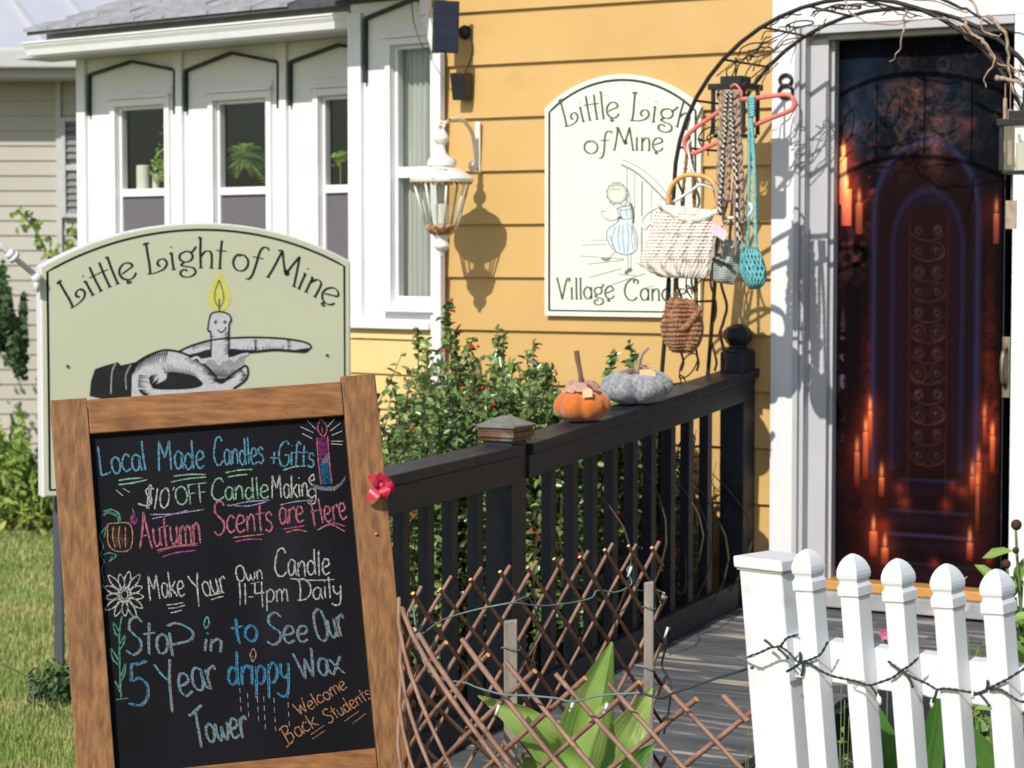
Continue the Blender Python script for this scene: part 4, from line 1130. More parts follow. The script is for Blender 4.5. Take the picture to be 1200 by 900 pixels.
kword('Welcome', 350, 840, 408, 806, 17, CO, 1.8); kword('Back', 338, 872, 374, 849, 20, CO, 1.8); kword('Students', 385, 848, 437, 816, 17, CO, 1.8)
klines([[(364, 861), (380, 850)], [(366, 866), (381, 856)], [(404, 845), (421, 833)], [(413, 848), (429, 836)]], CO, 1.5)
# drawings: candle, pumpkin, cherry, flower with stem
def kpoly(px, m, h=KH - .0008):
    build('chalk_drawing', MB().poly([K.w(*(lambda q: (q[0], h, q[1]))(K.at(x, y, h))) for x, y in px]), m, slate_o)
kpoly([(372, 513), (384, 512), (386, 528), (376, 540), (373, 540)], CM); kpoly([(376, 541), (386, 528), (387, 542), (376, 543)], CV); kpoly([(375, 543), (387, 542), (388, 567), (377, 568)], CBd)
kpoly([(366, 567), (378, 570), (392, 570), (404, 563), (405, 557), (401, 568), (392, 575), (376, 575), (367, 572)], CV)
klines([[(371, 513), (373, 540), (376, 568)], [(384, 511), (386, 540), (389, 567)], [(377, 511), (372, 502), (376, 492), (383, 500), (381, 510), (377, 511)], [(378, 508), (377, 501)]], CP, 1.6)
klines([[(366, 569), (362, 562), (367, 556), (368, 562), (364, 563)]], CW, 2)
klines([[(352, 500), (367, 507)], [(354, 508), (366, 514)], [(360, 493), (370, 503)], [(384, 500), (392, 491)], [(387, 505), (399, 496)], [(389, 510), (401, 505)], [(388, 517), (402, 517)], [(388, 520), (401, 521)]], CW, 1.8)
klines([[(126, 614), (136, 613), (150, 613), (155, 622), (154, 640), (147, 646), (134, 645), (127, 637), (126, 622), (126, 614)], [(133, 617), (132, 630), (135, 642)], [(140, 616), (139, 630), (141, 643)], [(147, 617), (147, 630), (147, 642)]], CO, 1.7)
kpoly([(130, 618), (150, 618), (151, 638), (134, 641)], chalk_mat('smudged_brown_chalk', (.20, .13, .11)))
klines([[(140, 612), (136, 604), (128, 600), (121, 604)], [(141, 610), (139, 602), (130, 597), (121, 600)], [(127, 600), (138, 606), (141, 613)]], CDG, 2.4)
klines([[(119, 622), (117, 630), (121, 640), (118, 650), (122, 658), (119, 668), (122, 680), (120, 690)], [(118, 626), (124, 618), (122, 630)], [(121, 650), (128, 648), (136, 651), (128, 658), (132, 652)]], CDG, 1.6)
kpoly([(157 + 4.5 * math.cos(a * .628), 608 + 7 * math.sin(a * .628)) for a in range(10)], CM); klines([[(157, 601), (155, 596)]], CG, 1.5)
pet = []
for k in range(13):
    a = k * 6.283 / 13 + .1; L = 22 + 5 * ((k * 7) % 3 - 1) * .6; c, s = math.cos(a), math.sin(a); wx = 3.6
    bx, by = 146 + 5 * c, 697 + 6 * s
    pet.append([(bx, by), (bx + c * L * .5 - s * wx, by + s * L * .55 + c * wx), (146 + c * (L + 3), 697 + s * (L + 6)), (bx + c * L * .5 + s * wx, by + s * L * .55 - c * wx), (bx, by)])
pet.append([(146 + 4 * math.cos(a), 697 + 5 * math.sin(a)) for a in [x * .7 for x in range(10)]])
klines(pet, CW, 1.6)
klines([[(143, 722), (140, 740), (140, 770), (141, 800), (142, 818)], [(136, 820), (150, 818)], [(140, 740), (133, 730), (135, 742), (140, 746)], [(140, 755), (146, 745), (145, 754), (140, 762)], [(140, 775), (130, 760), (132, 772), (140, 780)], [(141, 795), (147, 778), (146, 790), (141, 800)], [(141, 808), (135, 798), (141, 812)]], CDG, 2.2)
# faint old streaks on the slate
fs = MB()
for i in range(14):
    x = rc.uniform(150, 390); y = rc.uniform(600, 760); kstroke(fs, [(x, y), (x + 3, y + rc.uniform(20, 60))], 1.0, h=KH - .001)
build('chalk_line', fs, mat('faint_chalk_dust', (.018, .018, .022), (.055, .055, .06), scale=200, rough=.9), slate_o, kind='stuff')
# nail in the right-hand board, ribbon bow pinned to its edge
nl = MB(); q = K.at(441, 626); nl.ball(K.w(q[0], .003, q[1]), .004, 8, 4); nl.tube([K.w(q[0], 0, q[1]), K.w(q[0] + .002, .006, q[1])], .0015, 6); build('nail', nl, M_brass, easel)
bq = K.at(446, 570, .01)
bow = root('ribbon_bow', 'crumpled crimson ribbon bow pinned to the chalkboard edge', 'bow', K.w(bq[0], .012, bq[1]))
bm = MB(); rb = random.Random(4)
cc = K.w(bq[0], .014, bq[1])
for k in range(6):
    a = k * 1.07 + .5 + rb.uniform(-.2, .2); L = .026 + .026 * rb.random(); d = K.t * math.cos(a) + K.u * math.sin(a); s = K.n.cross(d)
    pts = [cc + d * (L * t) + K.n * (.018 * math.sin(t * 3.0) + .004 * k % .01) for t in (0, .25, .5, .75, 1)]
    ws = [.004, .010, .014, .010, .003]
    vv = []; 
    for p, wv_ in zip(pts, ws): vv += [p + s * wv_ / 1 + K.n * .006, p, p - s * wv_ / 1 - K.n * .004]
    bm.add(vv, [(3 * i, 3 * i + 1, 3 * i + 4, 3 * i + 3) for i in range(4)] + [(3 * i + 1, 3 * i + 2, 3 * i + 5, 3 * i + 4) for i in range(4)])
bm.ball(cc + K.n * .012, .008, 8, 5)
o = build('ribbon', bm, M_ribbon, bow, smooth=True)

# ================================================================ LARGE SAGE SIGN
ps = R(22)
S0 = P(47, 300, 8.35)
S = Fr((S0.x, S0.y, 0), (math.cos(ps), math.sin(ps), 0), (math.sin(ps), -math.cos(ps), 0))
sg = root('shop_sign', 'large sage green arched sign with a hand holding a candle', 'sign', S.w(.5, 0, 0))
def outline(fr, left, right, ytop_l, ytop_r, apex, ybot, inset=0.0, n=20, h=0.0):
    """arched board: points from bottom left, up, over the arc, down"""
    a = fr.at(left, ytop_l, h); b = fr.at(right, ytop_r, h); c = fr.at(*apex, h); z0 = fr.at(left, ybot, h)[1]
    a = (a[0] + inset, a[1] - inset * .75); b = (b[0] - inset, b[1] - inset * .75); c = (c[0], c[1] - inset); z0 += inset
    # circle through a, c', b  (c' = apex at mid)
    pts = [(a[0], z0), (a[0], a[1])]
    m = (a[0] + b[0]) / 2; rise = c[1] - (a[1] + b[1]) / 2; hw = (b[0] - a[0]) / 2; Rr = (hw * hw + rise * rise) / (2 * rise)
    for i in range(1, n):
        u = -1 + 2 * i / n; x = m + u * hw; z = (a[1] + b[1]) / 2 + u * (b[1] - a[1]) / 2 + (math.sqrt(Rr * Rr - (u * hw) ** 2) - (Rr - rise)); pts.append((x, z))
    pts += [(b[0], b[1]), (b[0], z0)]
    return pts
o0 = outline(S, 47, 411, 312, 306, (228, 261), 583)
def plate(fr, pts, h0, h1): return MB().prism([fr.w(a, h0, b) for a, b in pts], fr.n * (h1 - h0))
build('frame', plate(S, o0, -.085, -.004), M_vinyl, sg, bev=.002)
o1 = outline(S, 47, 411, 312, 306, (228, 261), 583, .006)
build('panel', plate(S, o1, -.0039, 0), M_signgreen, sg)
bd = outline(S, 47, 411, 312, 306, (228, 261), 583, .026, 40)
mb = MB(); mb.ribbon(S, bd + [bd[0], bd[1]], .0085, .0008); build('border_line', mb, M_ink, sg)
for dx in (-.0,):
    pp = MB(); a = P(71, 700, 8.55); pp.box(WORLD, a.x - .016, a.x + .016, 8.50, 8.54, 0, 1.35); build('post', pp, M_postgrey, sg, bev=.002)
    a2 = S.w(S.at(385, 500)[0], -.12, 0); pp = MB(); pp.box(WORLD, a2.x - .016, a2.x + .016, a2.y - .02, a2.y + .02, 0, 1.35); build('post', pp, M_postgrey, sg, bev=.002)
def spx(mb, pts, w0, n=5, h=.001, closed=False, w1=None):
    q = crs([Vector((x, y, 0)) for x, y in pts], n, closed)
    if closed: q.append(q[0])
    sc = 8.35 / FPX; N2 = len(q)
    w0 *= 1.35; w1 = None if w1 is None else w1 * 1.35
    mb.ribbon(S, [S.at(p.x, p.y, h) for p in q], [sc * (w0 + ((w1 if w1 is not None else w0) - w0) * i / (N2 - 1)) for i in range(N2)], h)
def arctext(fr, text, cen, rad, a0, a1, hgt, mater, parent, wl=3.0, scale_y=1.0, h=.001, d=8.35):
    """letters along an arc in picture coordinates; angles in degrees from straight up"""
    lay, tot = layout(text, ART); mb = MB(); sc = d / FPX
    for (x, adv, st) in lay:
        for s in st:
            s = crs([Vector((p[0], p[1], 0)) for p in s], 5)
            q = []; wv = []
            for j, p in enumerate(s):
                u = (x + p.x) / tot; an = R(a0 + (a1 - a0) * u); r = rad + p.y * hgt / 10
                q.append(fr.at(cen[0] + r * math.sin(an), cen[1] - r * scale_y * math.cos(an), h))
            for j in range(len(s)):
                a = s[max(0, j - 1)]; b = s[min(len(s) - 1, j + 1)]; dd = (b - a); 
                v = abs(dd.y) / (dd.length + 1e-9)
                wv.append(sc * wl * (.42 + .62 * v))
            mb.ribbon(fr, q, wv, h)
    build('lettering', mb, mater, parent)
# arc through (75,352) (230,306) (392,350): fit
def circ(p, q, r):
    ax, ay = p; bx, by = q; cx, cy = r; d = 2 * (ax * (by - cy) + bx * (cy - ay) + cx * (ay - by))
    ux = ((ax * ax + ay * ay) * (by - cy) + (bx * bx + by * by) * (cy - ay) + (cx * cx + cy * cy) * (ay - by)) / d
    uy = ((ax * ax + ay * ay) * (cx - bx) + (bx * bx + by * by) * (ax - cx) + (cx * cx + cy * cy) * (bx - ax)) / d
    return (ux, uy), math.hypot(ax - ux, ay - uy)
cen, rad = circ((82, 362), (228, 314), (386, 358))
def ang_of(x): return math.degrees(math.asin((x - cen[0]) / rad))
arctext(S, 'Little', cen, rad, ang_of(82), ang_of(163), 34, M_ink, sg, 2.9)
arctext(S, 'Light', cen, rad, ang_of(172), ang_of(264), 36, M_ink, sg, 2.9)
arctext(S, 'of', cen, rad, ang_of(271), ang_of(306), 34, M_ink, sg, 2.9)
arctext(S, 'Mine', cen, rad, ang_of(313), ang_of(391), 35, M_ink, sg, 2.9)
# hand with candle (crop coordinates: picture = 90 + x/4.138, 360 + y/4.138)
def hp(pts): return [(90 + x / 4.138, 360 + y / 4.138) for x, y in pts]
def spoly(pts, m, h, smooth_=True):
    q = crs([Vector((x, y, 0)) for x, y in pts], 4, True) if smooth_ else [Vector((x, y, 0)) for x, y in pts]
    build('printed_drawing', MB().poly([S.w(*(lambda a: (a[0], h, a[1]))(S.at(p.x, p.y, h))) for p in q]), m, sg)
hand = hp([(262, 300), (300, 262), (360, 228), (430, 208), (500, 218), (560, 243), (620, 280), (665, 325), (695, 370), (670, 400), (560, 420), (400, 440), (290, 440), (268, 380)])
fing = hp([(488, 218), (560, 185), (650, 160), (760, 149), (870, 146), (1000, 152), (1100, 168), (1136, 190), (1112, 216), (1040, 212), (960, 207), (860, 216), (760, 222), (700, 250), (600, 262), (540, 240)])
lowf = hp([(640, 380), (720, 350), (790, 300), (822, 285), (830, 320), (815, 355), (760, 395), (660, 420)])
bowl = hp([(556, 250), (600, 285), (635, 325), (690, 338), (770, 330), (805, 295), (812, 250), (832, 228), (790, 240), (700, 262), (620, 255)])
slv = hp([(62, 430), (68, 360), (88, 300), (130, 285), (198, 266), (215, 282), (300, 262), (285, 300), (268, 330), (262, 440), (150, 450)])
spoly(fing, M_inkwhite, .0010); spoly(lowf, M_inkwhite, .0011); spoly(hand, M_inkwhite, .0013); spoly(bowl, M_inkgrey, .0018); spoly(slv, M_ink, .0016, False)
cndl = hp([(642, 60), (655, 30), (700, 22), (740, 38), (748, 66), (738, 90), (738, 245), (690, 262), (650, 244), (650, 126), (636, 112)])
spoly(cndl, M_inkwhite, .0021)
dk = MB()
for c in (fing, lowf, hand, bowl, cndl): pass
def shape(pts, h):
    spoly(pts, M_ink, h)
shape(hp([(440, 315), (500, 318), (570, 335), (612, 372), (560, 395), (420, 400), (362, 388), (430, 350)]), .0015)
shape(hp([(735, 203), (800, 206), (858, 208), (862, 220), (790, 228), (742, 240)]), .0015)
shape(hp([(520, 235), (580, 222), (645, 205), (648, 240), (600, 250), (560, 247)]), .0012)
shape(hp([(660, 350), (720, 342), (770, 335), (735, 352), (700, 372)]), .0019)
shape(hp([(1020, 214), (1070, 205), (1125, 198), (1105, 217), (1060, 220)]), .0015)
ol = MB()
spx(ol, hand[0:9], 2.0, h=.0022); spx(ol, fing[0:9], 1.7, h=.0022); spx(ol, fing[8:13], 2.2, h=.0022); spx(ol, lowf[1:7], 2.0, h=.0022)
spx(ol, cndl[:6] + [cndl[6]], 1.5, h=.0026); spx(ol, [cndl[8], cndl[9], cndl[10], cndl[0]], 1.5, h=.0026)
rr2 = random.Random(5)
def hatch(pts, n, dx, dy, w0=1.1, h=.0023):
    q = crs([Vector((x, y, 0)) for x, y in pts], 8)
    for i in range(n):
        p = q[int(i * (len(q) - 1) / n)]; L = rr2.uniform(.5, 1.1)
        spx(ol, [(p.x, p.y), (p.x + dx * L, p.y + dy * L)], w0, n=1, h=h, w1=.2)
hatch(hp([(280, 275), (360, 232), (450, 212)]), 34, -3, 13, 1.3); hatch(hp([(430, 320), (520, 325), (600, 360)]), 24, -4, -11, 1.2)
hatch(hp([(560, 240), (640, 300), (690, 365)]), 22, -9, 3, 1.1); hatch(hp([(300, 330), (300, 400), (340, 440)]), 14, 11, 1, 1.1)
hatch(hp([(350, 345), (360, 380), (400, 395)]), 12, 9, -9, 1.4)
hatch(hp([(745, 226), (900, 216), (1010, 212)]), 30, 1.2, -7, 1.1); hatch(hp([(560, 190), (600, 175), (645, 165)]), 8, 2, 6, .9)
hatch(hp([(735, 120), (735, 180), (735, 240)]), 14, -6, 1, .9, .0027); hatch(hp([(652, 140), (652, 240)]), 12, 5, 1, .9, .0027)
hatch(hp([(1020, 160), (1022, 185), (1020, 212)]), 6, 5, 0, .9); hatch(hp([(860, 160), (862, 190), (860, 212)]), 8, 4, 0, 1.1)
hatch(hp([(640, 330), (700, 336), (770, 330)]), 16, 0, -9, 1.0, .0026); hatch(hp([(800, 300), (820, 330), (800, 360)]), 9, -8, 1, 1.0)
for x in (672, 718): spx(ol, hp([(x - 5, 72), (x, 66), (x + 5, 72), (x, 78), (x - 5, 72)]), 1.0, n=3, h=.0028)
spx(ol, hp([(682, 108), (700, 122), (720, 108), (722, 95)]), 1.2, h=.0028)
build('printed_drawing', ol, M_ink, sg)
rim = MB(); spx(rim, hp([(556, 252), (585, 244), (610, 268), (640, 250), (670, 250), (688, 278), (710, 250), (745, 248), (765, 258), (790, 235), (832, 226)]), 2.2, h=.0026); build('printed_drawing', rim, M_inkwhite, sg)
cf = MB(); spx(cf, hp([(188, 272), (170, 320), (165, 420)]), 1.2, h=.0020); spx(cf, hp([(262, 278), (238, 330), (240, 400)]), 1.0, h=.0020); build('printed_drawing', cf, M_inkgrey, sg)
spoly([(257, 318), (262, 326), (270, 345), (269, 356), (262, 364), (252, 364), (245, 356), (244, 345), (251, 328)], M_flame, .0010)
fl = MB(); spx(fl, [(257, 328), (252, 342), (252, 352), (257, 360), (262, 352), (261, 341), (257, 328)], 1.2, h=.0014); spx(fl, [(257, 366), (257, 350)], 1.8, h=.0015); build('printed_drawing', fl, M_inksoft, sg)
sc_ = MB()
for (x, y) in ((169, 429), (472, 0), (475, 0)):
    pass
for (x, y) in ((169.5 / 1, 0),): pass
for (x, y) in ((79, 429), (383, 416)):
    q = S.at(x, y); sc_.ball(S.w(q[0], .002, q[1]), .006, 8, 4)
build('screw', sc_, M_postgrey, sg)
# white pole with a collar that meets the sign's left edge
po = MB(); A_ = P(-30, 262, 8.2); Z_ = P(43, 324, 8.33)
po.tube([A_, Z_], .011, 10)
for t, r in ((.62, .022), (.64, .022)): pass
dv = (Z_ - A_)
po.tube([A_ + dv * .60, A_ + dv * .655], [.024, .024], 10); po.tube([A_ + dv * .53, A_ + dv * .60], [.017, .021], 10); po.ball(Z_ - Vector((0, 0, .005)), .02, 10, 6)
po.tube([Z_, Z_ - Vector((0, 0, .055))], .012, 8)
tag(build('flag_pole', po, M_vinyl, at=Z_, smooth=True), 'white pole with a collar reaching up from the corner of the large sage sign', 'pole')

# ================================================================ WALL SIGN
ws_ = W.off(h=.034)
wsn = root('wall_sign', 'pale arched shop sign with a girl by a stair rail fixed to the yellow siding', 'sign', ws_.w(ws_.at(730, 370)[0], 0, ws_.at(730, 370)[1]))
o0 = outline(ws_, 640, 823, 127, 125, (735, 87), 370)
build('panel', plate(ws_, o0, -.010, .012), M_signpale, wsn, bev=.002)
wf = ws_.off(h=.0125)
bd = outline(ws_, 640, 823, 127, 125, (735, 87), 370, .022, 40)
mb = MB(); mb.ribbon(wf, bd + [bd[0], bd[1]], .0095, .0005); build('border_line', mb, M_trimgreen, wsn)
cen2, rad2 = circ((660, 176), (730, 151), (818, 166))
cen2 = (738, 470); rad2 = 315
def a2_(x): return math.degrees(math.asin((x - cen2[0]) / rad2))
M_lett = mat('worn_sign_ink', (.035, .045, .038), (.10, .11, .095), scale=60, rough=.6)
arctext(wf, 'Little', (728, 352), 214, math.degrees(math.asin((661 - 728) / 214)), math.degrees(math.asin((727 - 728) / 214)), 32, M_lett, wsn, 2.6, d=9.05)
arctext(wf, 'Light', (735, 372), 231, math.degrees(math.asin((737 - 735) / 231)), math.degrees(math.asin((818 - 735) / 231)), 33, M_lett, wsn, 2.6, d=9.05)
arctext(wf, 'of', (730, 1000), 821, -3.2, -.95, 26, M_lett, wsn, 2.4, d=9.05)
arctext(wf, 'Mine', (730, 1000), 824, -.75, 3.35, 27, M_lett, wsn, 2.4, d=9.05)
arctext(wf, 'Village', (730, 3354), 3004, -1.48, -.17, 25, M_lett, wsn, 2.4, d=9.05)
arctext(wf, 'Candle', (730, 3356), 3004, .02, 1.45, 25, M_lett, wsn, 2.4, d=9.05)
def gp(pts): return [(640 + x / 4.05, 170 + y / 4.05) for x, y in pts]
def wst(mb, pts, w0, h=.0008, n=5):
    q = crs([Vector((x, y, 0)) for x, y in pts], n); sc = 9.05 / FPX
    mb.ribbon(wf, [wf.at(p.x, p.y, h) for p in q], sc * w0 * 1.35, h)
dressp = gp([(335, 300), (372, 290), (412, 292), (418, 345), (410, 370), (432, 430), (430, 490), (410, 512), (370, 520), (325, 500), (292, 455), (290, 405), (330, 372), (350, 345)])
q = crs([Vector((x, y, 0)) for x, y in dressp], 4, True)
build('printed_drawing', MB().poly([wf.w(*(lambda a: (a[0], .0006, a[1]))(wf.at(p.x, p.y, .0006))) for p in q]), M_paleblue, wsn)
hq = crs([Vector((x, y, 0)) for x, y in gp([(300, 200), (320, 178), (350, 176), (378, 195), (386, 230), (374, 262), (350, 276), (318, 268), (296, 240)])], 4, True)
build('printed_drawing', MB().poly([wf.w(*(lambda a: (a[0], .0005, a[1]))(wf.at(p.x, p.y, .0005))) for p in hq]), mat('pale_straw_print', (.70, .70, .56), (.74, .74, .62), rough=.6), wsn)
gd = MB()
for l in ([(382, 205), (392, 235), (384, 262), (396, 275)], [(376, 255), (384, 270), (372, 284)], [(300, 262), (308, 280), (326, 286)], [(310, 200), (335, 190), (365, 200)], [(306, 215), (330, 208), (352, 214)], [(340, 300), (365, 310), (408, 300)], [(352, 308), (356, 340)], [(380, 300), (384, 342)], [(398, 298), (402, 340)], [(330, 390), (312, 440), (318, 480)], [(365, 380), (364, 440), (372, 512)], [(398, 375), (420, 430), (424, 480)], [(300, 430), (330, 500)], [(352, 282), (372, 292), (392, 284)]): wst(gd, gp(l), .9)
wst(gd, dressp + [dressp[0]], 1.1)
wst(gd, gp([(335 + 48 * math.cos(a), 228 + 50 * math.sin(a)) for a in [x * .52 for x in range(13)]]), .9)
for k in range(12): a = k * .52; wst(gd, gp([(335 + 34 * math.cos(a), 228 + 36 * math.sin(a)), (335 + 52 * math.cos(a + .2), 228 + 54 * math.sin(a + .2)), (335 + 40 * math.cos(a + .4), 228 + 42 * math.sin(a + .4))]), .7)
for l in ([(350, 350), (300, 358), (268, 335), (262, 312), (285, 318)], [(385, 210), (400, 250), (395, 290)], [(330, 505), (305, 530), (290, 540), (262, 540)], [(385, 520), (390, 570), (385, 600)], [(405, 515), (402, 560), (400, 590)], [(345, 345), (380, 352), (415, 345)], [(350, 380), (340, 440), (350, 500)], [(385, 370), (392, 440), (385, 510)], [(412, 380), (405, 440), (415, 500)]): wst(gd, gp(l), .9)
for l, w_ in (([(360, 68), (430, 100), (500, 150), (560, 215), (605, 275)], .8), ([(355, 92), (420, 125), (480, 175), (540, 235), (590, 290)], 1.8), ([(383, 110), (383, 270)], .9), ([(420, 130), (420, 300)], .8), ([(457, 170), (455, 575)], .9), ([(452, 170), (450, 575)], .6), ([(500, 205), (498, 545)], .8), ([(545, 250), (545, 400)], .8), ([(495, 430), (520, 450), (545, 430)], 1.2), ([(165, 475), (290, 470)], .6), ([(160, 525), (370, 540)], .6), ([(195, 565), (370, 545)], .7), ([(205, 628), (360, 585)], .8), ([(290, 670), (470, 610)], .8), ([(460, 680), (510, 668)], .7), ([(210, 450), (285, 452)], .6), ([(340, 612), (430, 620)], .7), ([(430, 560), (470, 580)], .8)): wst(gd, gp(l), w_)
build('printed_drawing', gd, M_pencil, wsn)
gd = MB(); wst(gd, gp([(375, 610), (388, 598), (408, 588)]), 3.2); wst(gd, gp([(262, 538), (285, 545), (305, 538)]), 1.6); wst(gd, gp([(402, 275), (412, 320), (414, 370)]), 2.2); wst(gd, gp([(338, 350), (350, 342), (362, 350)]), 1.8); build('printed_drawing', gd, M_inksoft, wsn)
gd = MB(); wst(gd, gp([(530, 310), (545, 285), (552, 300), (538, 325)]), 2.6); wst(gd, gp([(540, 330), (548, 345)]), 1.4); build('printed_drawing', gd, M_flame, wsn)
# ================================================================ PRINTED DOOR BANNER
pF = dF.off(h=.012)
bx0, bz1 = pF.at(985, 36); bx1 = pF.at(1175, 300)[0]; bz0 = pF.at(1080, 693)[1]
bz0 = max(bz0, FLOOR + .006)
NX, NY = 230, 720
def pic(px, py):     # picture position -> banner coordinates in metres, measured from its lower left
    a = pF.at(px, py); return a[0] - bx0, a[1] - bz0
BW, BH = bx1 - bx0, bz1 - bz0
gx, gy = np.meshgrid(np.linspace(0, BW, NX), np.linspace(0, BH, NY))
rp_ = np.random.default_rng(12)
def vnoise(sx, sy, seed):
    r = np.random.default_rng(seed); nx, ny = int(BW / sx) + 3, int(BH / sy) + 3; g_ = r.random((ny, nx))
    fx = gx / sx; fy = gy / sy; ix = fx.astype(int); iy = fy.astype(int); tx = fx - ix; ty = fy - iy
    tx = tx * tx * (3 - 2 * tx); ty = ty * ty * (3 - 2 * ty)
    return (g_[iy, ix] * (1 - tx) + g_[iy, ix + 1] * tx) * (1 - ty) + (g_[iy + 1, ix] * (1 - tx) + g_[iy + 1, ix + 1] * tx) * ty
def fbm(s, seed): return vnoise(s, s, seed) * .5 + vnoise(s / 2, s / 2, seed + 1) * .3 + vnoise(s / 4, s / 4, seed + 2) * .2
img = np.zeros((NY, NX, 3)) + np.array([.007, .005, .008])
U_ = .0031 * BW / .61      # metres per picture pixel, roughly
S1 = U_
def add(mask, col, k=1.0):
    global img
    img = img + mask[..., None] * np.array(col) * k
def over(mask, col):
    global img
    m = np.clip(mask, 0, 1)[..., None]; img = img * (1 - m) + np.array(col) * m
def gauss(px, py, rx, ry): 
    a, b = pic(px, py); return np.exp(-(((gx - a) / (rx * S1)) ** 2 + ((gy - b) / (ry * S1)) ** 2))
n1, n2, n3 = fbm(.06, 1), fbm(.025, 5), fbm(.12, 9)
# night-blue haze at the top, red gloom below
topm = np.clip((gy / BH - .62) / .25, 0, 1)
add(topm * n3, (.003, .012, .022), .8); add(gauss(1020, 110, 30, 70) * n1, (.01, .05, .10)); add(gauss(1120, 140, 30, 70) * n1, (.0, .03, .06), 1.0)
low = np.clip(1 - gy / BH / .6, 0, 1); add(low * n3, (.030, .006, .005), .9)
add(gauss(1000, 220, 22, 70) * (n2 > .5) * n1, (.12, .035, .035)); add(gauss(1022, 215, 12, 42) * np.clip(n2 - .5, 0, 1), (.7, .12, .05))
add(gauss(1000, 150, 10, 40) * n2, (.12, .13, .18))
# glowing walls left and right of the doorway
for (x, y, rx, ry, k) in ((1022, 470, 10, 80, 1.0), (1012, 560, 22, 60, .35), (1160, 450, 8, 110, .9), (1150, 540, 16, 60, .4), (1030, 640, 20, 40, .4), (1145, 250, 12, 30, .5), (1168, 500, 5, 60, .8)):
    add(gauss(x, y, rx * .9, ry) * np.clip(1.9 * n2 - .35, 0, 2), (.22, .030, .007), k * .75)
cols = (np.sin(gx * 260) * .5 + .5) * np.clip(1 - np.abs(gx / BW - .5) * .2, 0, 1)
add(gauss(1040, 430, 26, 140) * cols, (.03, .006, .006)); add(gauss(1140, 430, 20, 140) * cols, (.04, .008, .006))
# doorway: nested pointed arches
def arch(cx, yspr, half, ytop, ybot, thick, col, fill=None):
    a0, b0 = pic(cx, yspr); hw = half * S1; _, bt = pic(cx, ytop); _, bb = pic(cx, ybot); rise = bt - b0
    X = (gx - a0) / hw; up = gy > b0
    R_ = np.where(up, np.sqrt(X ** 2 + ((gy - b0) / rise) ** 2), np.abs(X))
    inside = (R_ < 1) & (gy > bb)
    if fill is not None: over(inside * 1.0, fill)
    t = thick * S1 / hw
    over(np.exp(-((R_ - 1) / t) ** 2) * (gy > bb) * .85, col)
arch(1086, 250, 62, 166, 560, 3.2, (.045, .050, .13), (.024, .009, .010))
arch(1086, 250, 55, 178, 560, 1.6, (.020, .012, .03))
arch(1088, 290, 42, 223, 552, 3.0, (.030, .030, .085), (.030, .010, .012))
arch(1088, 290, 33, 234, 548, 1.6, (.018, .016, .05))
# carved panel
pan = gauss(1088, 400, 26, 130)
for py in range(270, 540, 24):
    for sx in (-1, 1):
        cx = 1088 + sx * 11; a, b = pic(cx, py); r = np.hypot(gx - a, (gy - b) * .9) / S1
        rr9 = (8, 5.5, 9, 4.5)[(py // 24) % 4]; add(np.exp(-((r - rr9) / 1.6) ** 2) * np.clip(2.2 * n1 - .5, 0, 1.5), (.060, .024, .017)); add(np.exp(-((r - 3.2) / 1.4) ** 2), (.035, .018, .014))
        add(gauss(cx - 2, py - 2, 1.8, 1.8) * n1, (.14, .09, .06))
    a, b = pic(1088, py + 12); add(np.exp(-((gy - b - ((gx - a) ** 2) * 6) / (1.2 * S1)) ** 2) * (np.abs(gx - a) < 21 * S1), (.05, .022, .014))
add(np.exp(-((np.abs(gx - pic(1088, 400)[0]) - 23 * S1) / (1.0 * S1)) ** 2) * (gy > pic(0, 540)[1]) * (gy < pic(0, 265)[1]), (.04, .012, .01))
# top ornament: tangled flowers and horns over the arch
orn = np.exp(-(((gx - pic(1085, 140)[0]) / (58 * S1)) ** 2 + ((gy - pic(1085, 135)[1]) / (52 * S1)) ** 2))
add(orn * np.clip(n2 - .42, 0, 1) * 2.0, (.16, .10, .09)); add(orn * np.clip(fbm(.03, 31) - .58, 0, 1) * 2, (.26, .07, .05)); add(gauss(1098, 165, 9, 32) * (.5 + n2), (.10, .055, .045))
rq = np.random.default_rng(3)
def curve(pts, w, col, k=1.0):
    q = crs([Vector((x, y, 0)) for x, y in pts], 14); m = np.zeros_like(gx)
    for p in q:
        a, b = pic(p.x, p.y); m = np.maximum(m, np.exp(-(((gx - a) ** 2 + (gy - b) ** 2) / (w * S1) ** 2)))
    over(m * k, col)
for pts in ([(1040, 100), (1052, 98), (1066, 102), (1078, 108)], [(1026, 108), (1030, 124), (1036, 134)], [(1070, 130), (1068, 145), (1058, 158), (1062, 172)], [(1112, 140), (1108, 155), (1116, 168), (1124, 160)], [(1050, 150), (1056, 164), (1048, 176)], [(1040, 104), (1044, 116), (1056, 120)]):
    curve(pts, 2.2, (.13, .085, .07), .8)
for i in range(26):
    cx, cy = 1086 + rq.normal(0, 26), 128 + rq.normal(0, 26); a, b = pic(cx, cy); r = np.hypot(gx - a, gy - b) / S1
    add(np.exp(-((r - rq.uniform(3, 7)) / 1.3) ** 2) * .8, (.06, .035, .03))
for (x, y) in ((1072, 108), (1052, 122), (1098, 100), (1120, 136), (1136, 146)):
    add(gauss(x, y, 9, 8) * (.4 + n2), (.075, .022, .020))
